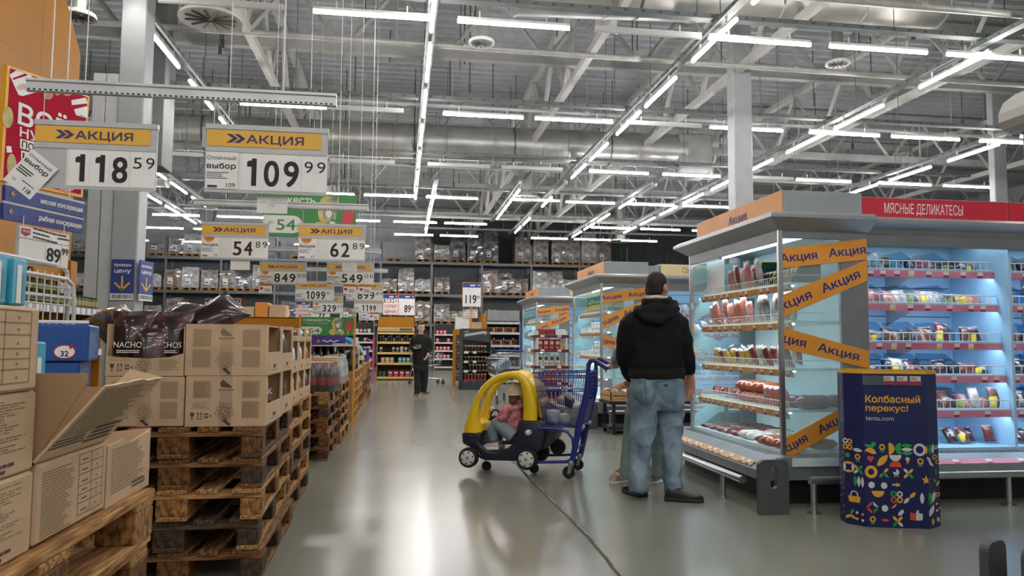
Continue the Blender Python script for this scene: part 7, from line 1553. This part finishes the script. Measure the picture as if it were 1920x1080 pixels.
def shelf_unit(px0, px1, Y, ztop, zs, lab, bodym, edge, back, depth=.4, head=None, sides=True, name='shelf_unit'):
    x0, x1 = P(px0, 645, Y).x, P(px1, 645, Y).x; w_ = x1-x0; root = thing(name, lab, 'shelving', (x0, Y, 0), 0)
    b = MB().bx(0, w_, depth, depth+.04, 0, ztop).bx(0, w_, .02, depth, 0, .1); b.build('back_panel', back, root)
    if sides: MB().bx(-.02, 0, 0, depth+.04, 0, ztop).build('side_panel', bodym, root); MB().bx(w_, w_+.02, 0, depth+.04, 0, ztop).build('side_panel', bodym, root)
    for z in zs: s = MB().bx(0, w_, 0, depth, z-.03, z).build('shelf', bodym, root); MB().bx(0, w_, -.012, 0, z-.055, z+.01).build('edge_strip', edge, s)
    if head: MB().bx(-.02, w_+.02, 0, .06, ztop-head, ztop+.01).build('header', bodym, root)
    return root, x0, w_
YST = mat('yellow shelf strip', '#d9b65a', .5, var=.05); DKS = mat('dark shelf back', '#2b2c2d', .6); GSH = mat('grey shelf', '#8b9194', .5)
# a: orange shelf unit
r_, x0, w_ = shelf_unit(708, 776, 24.3, 1.98, (.1, .54, .87, 1.2, 1.5), 'orange shelf unit with yellow shelf edges at the end of the aisle', ORW, YST, DKS, .45, .32)
b = MB(); b.bx(.0, w_, -.02, 0, 1.54, 1.66); b.mat(1)
for k in range(9): b.rect((0, -.0215, 1.56), XX, ZZ, w_*.6+k*.045, w_*.6+k*.045+.035, 0, .08)
for k in range(14): b.rect((0, -.0215, 1.58), XX, ZZ, .03+k*.045, .05+k*.045, 0, .03)
b.build('shelf_strip', [mat('pale strip', '#c9b78f', .5), INK], r_)
G = 'goods on the orange shelf'
row_of([can_mesh('#2a2b2d', .04, .2), can_mesh('#3b3a36', .04, .22), can_mesh('#8a8c86', .035, .14)], 'jar', 'dark jar on the top row of the orange shelf', 'jar', G, x0+.04, x0+w_-.03, 24.45, 1.2, .085, skip=.1)
row_of([pk_mesh('#232323', .11, .2), pk_mesh('#2f2c2a', .11, .19), pk_mesh('#b9b6ae', .1, .2)], 'packet', 'black packet on the second row of the orange shelf', 'packet', G, x0+.04, x0+w_-.03, 24.45, .87, .13, skip=.1, seed=2)
row_of([pk_mesh('#c99a9a', .12, .18), pk_mesh('#c9c27a', .12, .18)], 'packet', 'pink or yellow packet on the third row of the orange shelf', 'packet', G, x0+.1, x0+.62, 24.45, .54, .14)
row_of(pk_mesh('#3fb09a', .11, .18), 'packet', 'turquoise packet on the third row of the orange shelf', 'packet', G, x0+.64, x0+w_-.03, 24.45, .54, .13)
row_of(can_mesh('#3f6a45', .05, .17), 'tin', 'green tin on the bottom row of the orange shelf', 'tin', G, x0+.03, x0+.3, 24.45, .1, .12)
row_of(pk_mesh('#b8252e', .15, .2), 'packet', 'red box on the bottom row of the orange shelf', 'packet', G, x0+.32, x0+w_-.05, 24.45, .1, .18)
# pink side frame beside it
b = MB(); a = P(700, 650, 22.3)
PNK = mat('pink display card', '#c24a8a', .5)
for y in (22.2, 22.5): b.bx(a.x-.02, a.x+.02, y, y+.03, 0, 1.3)
for k in range(5): b.box((a.x-.1, 22.35, .25+k*.25), (.24, .34, .03), (0, .5, 0))
tag(b.build('pink_display', PNK), 'pink cardboard display frame left of the orange shelf', 'display')
# b: dark coffee stand
q0, q1 = floor_pt(867, 732), floor_pt(905, 730); CY = (q0.y+q1.y)/2; DST = mat('dark stand board', '#33383b', .5)
root = thing('coffee_stand', 'dark grey display stand with four rows of jars and a slanted top', 'stand', (q0.x, CY, 0), R(6)); w_ = (q1-q0).length+.05
b = MB(); b.prism([(0, 0), (w_, 0), (w_, 1.42), (w_*.85, 1.56), (0, 1.56)], (0, .4, 0), XX, ZZ, (0, .03, 0)); b.bx(0, .02, 0, .4, 0, 1.3).bx(w_-.02, w_, 0, .4, 0, 1.3).bx(0, w_, 0, .4, 0, .22)
b.prism([(0, 1.3), (w_, 1.2), (w_, 1.42), (w_*.85, 1.56), (0, 1.56)], (0, .02, 0), XX, ZZ, (0, .02, 0)); b.build('body', DST, root)
t = MB(); t.text('Акция', (.06, .016, 1.46), V((1, 0, .12)), ZZ, .035, w=.1).mat(0).lines((.06, .016, 1.36), V((1, 0, .16)), ZZ, 0, w_*.8, 0, .07, 2, .6, .1); t.mat(1).text('»', (w_*.76, .016, 1.4), XX, ZZ, .12); t.build('print', [PAPER, YEL], root)
for k, z in enumerate((.24, .48, .72, .96)):
    MB().bx(.02, w_-.02, .0, .4, z-.02, z).build('shelf', DST, root); MB().bx(.05, .16, -.004, .002, z-.04, z+.02).bx(.28, .37, -.004, .002, z-.04, z+.02).build('ticket', TAGW if k else TAGR, root)
    row_of(can_mesh('#2c221b' if k else '#7a2e28', .036, .17 if k != 2 else .13, '#b99a6a'), 'jar', 'coffee jar on the %s row of the dark stand' % ('bottom', 'second', 'third', 'top')[k], 'jar', 'coffee jars on the dark stand', q0.x+.05+(.12 if k == 1 else 0), q0.x+w_-.04, CY+.12, z+.001, .085)
# d: orange arch frame behind with boxes on top and the 119 board
a, c = P(851, 650, 20.6), P(912, 650, 20.6)
root = thing('shelf_unit', 'orange arched shelf end behind the dark coffee stand', 'shelving', (a.x, 20.6, 0), 0); w_ = c.x-a.x
MB().bx(w_-.12, w_, 0, .5, 0, 2.0, .004).build('orange_post', ORW, root); MB().bx(0, w_-.12, 0, .5, 1.4, 1.56, .004).build('orange_beam', ORW, root); MB().bx(0, .06, 0, .5, 0, 1.4).build('orange_post', ORW, root)
for k, z in enumerate((.2, .5, .8, 1.1)): MB().bx(.06, w_-.12, .05, .5, z-.03, z).build('shelf', DKS, root); row_of([pk_mesh('#6d4a3a', .09, .17), pk_mesh('#3a4a6a', .09, .14), pk_mesh('#9a9488', .08, .16), pk_mesh('#b5863a', .09, .12)], 'packet', 'assorted packet on the %s shelf behind the coffee stand' % ORD[k], 'packet', 'packets behind the coffee stand', a.x+.08, a.x+w_-.14, 20.8, z, .11, seed=k)
for i, (x, w2, h2, c_) in enumerate(((.05, .42, .33, CARD), (.48, .36, .2, KRAFT), (.3, .3, .16, KRAFT))): o = MB().bx(0, w2, .05, .45, 0, h2, .004).build('cardboard_box', c_ if i != 2 else KRAFTI); o.location = (a.x+x, 20.6, 1.561 if i < 2 else 1.561+.34); tag(o, ('white carton', 'brown carton', 'small brown carton')[i]+' on top of the orange arched shelf end', 'box', 'boxes on the orange arch')
super_board(868, 901, 530, 575, 20.55, 'price board reading 119 with an arrow above the coffee stand', '119', '99', word=False, post=7); super_board(869, 895, 576, 596, 20.62, 'small super price board above the coffee stand', post=7)
# c: grey-headed shelf with cans, blue right side
r_, x0, w_ = shelf_unit(913, 974, 22.0, 2.14, (.1, .5, .85, 1.13, 1.5, 1.8), 'shelf unit with a grey header and rows of cans right of the coffee stand', GSH, mat('white shelf strip', '#c9cbc9', .5), DKS, .45, .3)
MB().bx(w_+.02, w_+.2, -.02, .5, 0, 1.75, .004).build('side_panel', BLUE, r_); G = 'cans on the grey-headed shelf'
for k, (z, cs) in enumerate(((1.5, ('#6a2c2c', '#7a3430', '#c9a84a', '#b23a2c')), (1.13, ('#4a2a38', '#c4a04a', '#8a2a2a', '#6a1f22')), (.85, ('#2c2a4a', '#6a5a72', '#3a3558')), (.5, ('#8a8d92', '#3a3d3a', '#5a6a4a')), (.1, ('#7a7a72', '#33413a')))):
    row_of([can_mesh(c_, .032, .16+(.05 if k in (1, 2) and i % 3 == 2 else 0)) for i, c_ in enumerate(cs)], 'can', 'can on the %s row of the grey-headed shelf' % ORD[k], 'can', G, x0+.03, x0+w_-.02, 22.12, z, .072, seed=k)
# e: red goods far behind, and shelves at the foot of the rack
for n_, (pa, pb_, Y, ls) in enumerate(((815, 852, 33, ('#c23a3f', '#b52e35', '#cf5a55')), (640, 700, 31, ('#b8b4ac', '#a03a3a', '#4a4a4a')), (480, 570, 33, ('#8a8378', '#6a4a3a', '#9a9a92')))):
    r_, x0, w_ = shelf_unit(pa, pb_, Y, 2.0, (.15, .5, .85, 1.2, 1.55), ('far shelf of red packets behind the walking person', 'far shelf of cans left of the orange shelf', 'far grey shelf behind the display boxes')[n_], GSH, mat('white shelf strip', '#c9cbc9', .5), DKS, .4)
    for k, z in enumerate((.5, .85, 1.2, 1.55)): row_of([pk_mesh(c_, .13, .18) for c_ in ls], 'packet', '%s packet on row %s of the far shelf' % (('red', 'pale', 'brown')[n_], ORD[k]), 'packet', 'packets on the far shelves, number %s' % ORD[n_], x0+.04, x0+w_-.03, Y+.1, z, .16, skip=.12, seed=k+n_*7)
# f: stand of red packs
MAR = mat('maroon stand', '#6a1c2c', .5); a, c = P(1003, 680, 13.3), P(1066, 680, 13.3); root = thing('display_stand', 'white-posted stand with maroon shelves of red packs', 'stand', (a.x, 13.3, 0), 0); w_ = c.x-a.x
for x in (.03, w_-.05):
    for y in (.02, .36): MB().bx(x, x+.035, y, y+.03, 0, 1.42).build('post', WHITE, root)
for k, (py, cs, h_, kind) in enumerate(((628, '#b3262b', .12, 'can'), (655, '#a31f26', .18, 'pk'), (686, '#cfcdc6', .2, 'pk'), (717, '#a8262a', .19, 'bt'), (760, '#b3362b', .22, 'bt'))):
    z = P(1034, py, 13.3).z; MB().bx(-.01, w_+.01, 0, .4, z-.05, z, .006).build('shelf', MAR, root); MB().bx(.1, .17, -.004, .0, z-.04, z).bx(w_-.2, w_-.13, -.004, .0, z-.04, z).build('ticket', TAGW, root)
    me = can_mesh(cs, .035, h_) if kind == 'can' else pk_mesh(cs, .095, h_, .07, '#d8c9b0' if cs != '#cfcdc6' else '#2f2c2a') if kind == 'pk' else bottle_mesh(cs, '#d8c07a', .034, h_, '#c9a05a')
    row_of(me, {'can': 'can', 'pk': 'packet', 'bt': 'bottle'}[kind], '%s on the %s shelf of the maroon stand' % (('red can', 'red packet', 'white packet', 'red bottle', 'red and gold bottle')[k], ORD[k]), {'can': 'can', 'pk': 'packet', 'bt': 'bottle'}[kind], 'goods on the maroon stand', a.x+.06, c.x-.05, 13.42, z+.001, .075 if kind != 'pk' else .105)
b = MB().bx(0, .19, 0, .003, 0, .1); b.mat(1).text('▲▲', (.02, -.001, .02), XX, ZZ, .03) if False else None
o = b.build('price_card', PAPER); o.location = (c.x-.24, 13.29, P(1034, 628, 13.3).z+.002); tag(o, 'white price card standing on the top shelf of the maroon stand', 'card')
# g: chrome shopping carts
def cart(x, y, rz, lab):
    root = thing('shopping_cart', lab, 'shopping cart', (x, y, 0), rz, 'chrome shopping carts'); b = MB()
    T = [(-.28, -.45, .98), (.28, -.45, 1.02), (.28, .35, .85), (-.28, .35, .85)]; T = [(-.27, -.42, 1.0), (.27, -.42, 1.0), (.21, .42, .88), (-.21, .42, .88)]; B = [(-.22, -.34, .5), (.22, -.34, .5), (.17, .36, .56), (-.17, .36, .56)]
    for k in range(4):
        for L_, r in ((T, .007), (B, .006)): b.cyl(L_[k], L_[(k+1) % 4], r, n=6)
        for i in range(11): t = i/10; b.cyl(V(T[k]).lerp(V(T[(k+1) % 4]), t), V(B[k]).lerp(V(B[(k+1) % 4]), t), .003, n=4)
        for t in (.3, .6): b.cyl(V(T[k]).lerp(V(B[k]), t), V(T[(k+1) % 4]).lerp(V(B[(k+1) % 4]), t), .003, n=4)
    for i in range(7): t = i/6; b.cyl(V(B[0]).lerp(V(B[1]), t), V(B[3]).lerp(V(B[2]), t), .003, n=4)
    b.build('wire_basket', CHROME, root); b = MB()
    for s in (-1, 1): b.tube([(s*.25, -.46, 1.04), (s*.24, -.40, .8), (s*.23, -.36, .45), (s*.26, -.42, .16)], .013, 8).tube([(s*.23, -.36, .45), (s*.22, -.2, .2), (s*.19, .42, .16)], .012, 8)
    b.build('frame', CHROME, root, True); MB().cyl((-.27, -.47, 1.04), (.27, -.47, 1.04), .017).build('handle', BLUE, root, True)
    for s in (-1, 1):
        for yy, xx in ((-.42, .26), (.42, .19)): MB().lathe([(.03, -.012), (.06, -.012), (.06, .012), (.03, .012)], (s*xx, yy, .061), 14, 'x').bx(s*xx-.018, s*xx+.018, yy-.02, yy+.02, .09, .17).build('caster', mat('grey wheel', '#4a4c4d', .5), root, True)
    return root
a = floor_pt(800, 721); cart(a.x, a.y, R(-70), 'chrome shopping cart behind the walking person'); a = P(942, 690, 15.3); cart(a.x, 15.3, R(12), 'chrome shopping cart full of silver packs beyond the toy car')
for i in range(5): o = link('foil_pack', pouch('foil_pack', [mat('silver foil pack', '#a9b2b5', .2, .8, c2='#5f6f78', scale=12, bump=.6, bscale=20)], .2, .22, .1, 90+i)); o.location = (a.x-.12+.06*i, 15.2+.09*(i-2), .6+.03*i); o.rotation_euler = (R(-15), R(8*i-16), R(12+10*i)); tag(o, 'silver foil pack heaped in the far cart, %s from the left' % ORD[i], 'pack', 'silver packs in the cart')
# ------------------------------------------------------------------ bottle packs on the far pallets
SHR = film('shrink film', '#f4f5f5', .05, .12, .03)
def bottle_pack(x, y, z, nx, ny, me, st, h, lab, grp, filmed=True, top=None):
    root = thing('bottle_pack', lab, 'bottle pack', (x, y, z), 0, grp)
    for i in range(nx):
        for k in range(ny): o = link('bottle', me, root); o.location = ((i-(nx-1)/2)*st, (k-(ny-1)/2)*st, 0)
    if filmed:
        w_, d = nx*st/2+.003, ny*st/2+.003; b = MB(); rn = random.Random(int(x*100+y*77)); rings = []
        for t, s_ in ((0, 1), (.3, 1.01), (.62, 1.0), (.86, .86), (1.03, .8), (1.05, .5)): rings.append([V((w_*s_*math.copysign(min(1, abs(cos(a))*1.3), cos(a))+rn.uniform(-.004, .004), d*s_*math.copysign(min(1, abs(sin(a))*1.3), sin(a)), h*t+.001)) for a in [2*pi*q/16 for q in range(16)]])
        b.loft(rings); b.build('shrink_wrap', SHR, root, True)
    return root
COLA = bottle_mesh('#1d1715', '#b3262b', .046, .29, '#8f2228'); KVAS = bottle_mesh('#191513', '#151515', .05, .36, '#5a4a2a'); WATR = bottle_mesh('#b8bfc0', '#d8d8d4', .045, .31, '#cfd0c8'); YLB = bottle_mesh('#2a2018', '#b9c4c9', .06, .34, '#d9b22a')
for i, (x, y) in enumerate(((-.80, 8.05), (-1.1, 8.05), (-1.39, 8.05), (-.80, 8.36), (-1.1, 8.36))): bottle_pack(x, y, ZT*.9+.002, 3, 2, COLA, .094, .29, 'film-wrapped pack of dark bottles with red labels, %s' % ('nearest the aisle', 'second from the aisle', 'third from the aisle', 'behind the nearest one', 'behind the second one')[i], 'dark bottle packs')
put(MB().bx(-.13, .13, -.14, .14, 0, .34, .005).mesh('cardboard_box', KRAFT), 'cardboard_box', 'brown cardboard box between the bottle packs', 'box', None, (-.835, 8.74, ZT*.9+.002))
for i, (x, y) in enumerate(((-.82, 9.4), (-1.12, 9.4), (-.82, 9.72), (-1.12, 9.72), (-.82, 10.05), (-1.4, 9.4))): bottle_pack(x, y, ZT*.93+.002, 3, 2, WATR, .092, .31, 'film-wrapped pack of pale-topped bottles on the second bottle pallet, %s' % ORD[i], 'pale bottle packs')
for i, (x, y) in enumerate(((-.85, 11.8), (-1.2, 11.8), (-.85, 12.15), (-1.2, 12.15), (-.85, 12.5), (-1.2, 12.5))): bottle_pack(x, y, ZT+.002, 3, 3, KVAS, .104, .36, 'pack of black bottles on the third bottle pallet, %s' % ORD[i], 'black bottle packs', False)
put(MB().bx(-.36, .36, -.45, .45, 0, .012).mesh('cardboard_sheet', KRAFTL), 'cardboard_sheet', 'cardboard sheet lying across the black bottle packs', 'cardboard', None, (-1.02, 12.15, ZT+.364))
for i, x in enumerate((-.78, -.93, -1.08)):
    for k in range(2): put(MB().bx(-.07, .07, -.1, .1, 0, .2, .01).mesh('can_pack', mat('pale green can pack', '#93a89b', .35, c2='#c4cfc6', scale=12)), 'can_pack', 'pale green can pack on the fourth bottle pallet, %s column, %s' % (ORD[i], ('lower', 'upper')[k]), 'can pack', 'pale green can packs', (x, 13.1, ZT+.002+.202*k))
PUR = mat('purple display card', '#47307e', .5, var=.1); root = thing('purple_display', 'purple cardboard display with a brown tray behind the bottle packs', 'display', (-1.28, 13.3, ZT+.002), 0)
MB().prism([(-.3, 0), (.3, 0), (.3, .52), (.24, .56), (-.24, .56), (-.3, .5)], (0, .3, 0), XX, ZZ, (0, .02, 0)).build('header', PUR, root); MB().bx(-.3, -.28, 0, .3, 0, .3).bx(.28, .3, 0, .3, 0, .3).build('side', PUR, root); MB().bx(-.2, .12, .02, .28, 0, .24, .004).build('tray', KRAFT, root)
b = MB(); el = [(.02*cos(t), .02*sin(t)) for t in np.linspace(0, 2*pi, 12)[:-1]]; b.flat(el, (-.16, .298, .44), XX, ZZ); b.mat(1).tube([(-.1+.035*k, .297, .44+.018*sin(k*1.9)) for k in range(9)], .008, 5).rect((-.18, .015, .25), XX, ZZ, 0, .26, 0, .03); b.build('print', [YEL, PAPER], root)
put(YLB, 'bottle', 'dark bottle with a wide yellow label on the fifth bottle pallet', 'bottle', None, (-.82, 15.3, ZT+.001))
for i in range(4): put(bottle_mesh('#9fb4bd', '#3a62a8', .06, .36, '#cfd6d8'), 'bottle', 'clear water bottle behind the yellow-labelled one, %s' % ORD[i], 'bottle', 'water bottles', (-.82-.14*(i % 2), 15.6+.15*(i//2), ZT+.001))
for i in range(4): put(pk_mesh('#8a3f9a' if i % 2 else '#3f3a7a', .24, .3, .24), 'carton', 'purple carton on the pallet nearest the orange shelf, %s' % ORD[i], 'carton', 'purple cartons', (-.85-.26*(i % 2), 17.1+.28*(i//2), ZT+.002))
# left middle: low orange-headed gondola with boxes on top
r_, x0, w_ = shelf_unit(385, 562, 14.0, 1.62, (.2, .6, 1.0, 1.35), 'low orange-headed shelf run behind the nachos boxes', ORW, YST, DKS, .6, .16)
rn = random.Random(12); MB().bx(-.02, w_+.02, 0, .64, 1.61, 1.625).build('top', ORW, r_)
xs = .02
for k in range(7):
    w2, h2 = rn.uniform(.18, .34), rn.uniform(.12, .3)
    if xs+w2 > w_: break
    put(MB().bx(0, w2, 0, .4, 0, h2, .005).mesh('cardboard_box', (KRAFT, CARD, KRAFTL, ORANGE)[k % 4]), 'cardboard_box', 'box on top of the orange-headed shelf run, %s from the left' % ORD[k], 'box', 'boxes on the orange-headed run', (x0+xs, 14.1, 1.626)); xs += w2+.02
for k, z in enumerate((1.0, 1.35)): row_of([pk_mesh('#8a5a3a', .12, .2), pk_mesh('#c9b48a', .12, .18), pk_mesh('#7a2e2e', .1, .2)], 'packet', 'packet on the %s shelf of the orange-headed run' % ('lower', 'upper')[k], 'packet', 'packets on the orange-headed run', x0+.05, x0+w_-.05, 14.12, z, .15, seed=k)
# ------------------------------------------------------------------ goods in the second and third display fridges, crates
GB = bottle_mesh('#2f7a4a', '#2f8a4a', .034, .26, '#d9c24a'); X2, Y2 = 2.9, 10.83
row_of([GB], 'bottle', 'green bottle in the second fridge, top shelf front row', 'bottle', 'green bottles', Y2+.1, Y2+1.7, X2+.2, 1.69, .085, axis='y'); row_of([GB], 'bottle', 'green bottle in the second fridge, top shelf back row', 'bottle', 'green bottles', Y2+.1, Y2+1.7, X2+.34, 1.69, .085, axis='y')
DAI = pk_mesh('#d8dad8', .08, .07, .11, '#2f3440', 'carton')
for q, z in enumerate((1.02, 1.09, 1.16, 1.39, 1.46)): row_of([DAI], 'carton', 'small white carton with dark print, second fridge, layer %s' % ORD[q], 'carton', 'white cartons in the second fridge', Y2+.1, Y2+1.5-.2*(q % 3), X2+.2, z, .115, axis='y', rz=-pi/2)
MLK = bottle_mesh('#cfd8cf', '#3f8a5a', .042, .24, '#b9cfc0'); row_of([MLK], 'bottle', 'milky bottle on the lowest shelf of the second fridge', 'bottle', 'milky bottles', Y2+.1, Y2+1.7, X2+.2, .70, .1, axis='y'); row_of([pk_mesh('#c9d6d4', .1, .1, .14)], 'carton', 'pale tub in the bottom tray of the second fridge', 'carton', 'tubs in the second fridge', Y2+.1, Y2+1.7, X2+.25, .395, .15, axis='y', rz=-pi/2)
for z, me, nm in ((1.69, pk_mesh('#2f4f8a', .1, .12), 'blue'), (1.39, pk_mesh('#8fc4c4', .09, .2), 'turquoise'), (1.02, pk_mesh('#d4d6d2', .1, .22), 'white'), (.70, pk_mesh('#b9b08a', .1, .2), 'beige'), (.395, pk_mesh('#c4c9c4', .1, .16), 'pale')): row_of([me], 'carton', '%s carton in the farthest display fridge' % nm, 'carton', 'cartons in the farthest fridge', 16.4, 18.0, X2+.2, z, .13, axis='y', rz=-pi/2)
CRW = wood('crate wood', '#c9a470', '#a8804c', (2, 10, 10)); root = thing('crate_table', 'dark low table carrying wooden crates before the second fridge', 'table', (2.72, 9.75, 0), 0)
MB().bx(0, 1.7, 0, .55, .40, .44).build('top', BLACK, root)
for x in (.05, .85, 1.62):
    for y in (.04, .48): MB().bx(x, x+.04, y, y+.04, 0, .4).build('leg', BLACK, root)
MB().bx(.02, 1.68, .1, .5, .06, .1).build('shelf', BLACK, root)
for i in range(4):
    root = thing('wooden_crate', 'shallow wooden crate of dried fish packs, %s from the left' % ORD[i], 'crate', (2.74+.42*i, 9.78, .441), 0, 'shallow wooden crates'); b = MB()
    b.bx(0, .4, 0, .5, 0, .01)
    for z in (.012, .075): b.bx(0, .4, 0, .012, z, z+.05).bx(0, .4, .488, .5, z, z+.05).bx(0, .012, 0, .5, z, z+.05).bx(.388, .4, 0, .5, z, z+.05)
    b.build('slats', CRW, root)
    for x in (.012, .365):
        for y in (.012, .465): MB().bx(x, x+.023, y, y+.023, 0, .13).build('corner_post', CRW, root)
    for k in range(6): put(pack_mesh(('dark', 'pale', 'brown')[(i+k) % 3], .13, .16, .07, (i*2+k) % 9), 'fish_pack', 'fish pack in the %s crate, %s inside' % (ORD[i], ORD[k]), 'pack', 'packs in the wooden crates', (2.74+.42*i+.1+.19*(k % 2), 9.78+.1+.14*(k//2), .441+.06), (R(-60), 0, R(20*(k % 3)-20)))
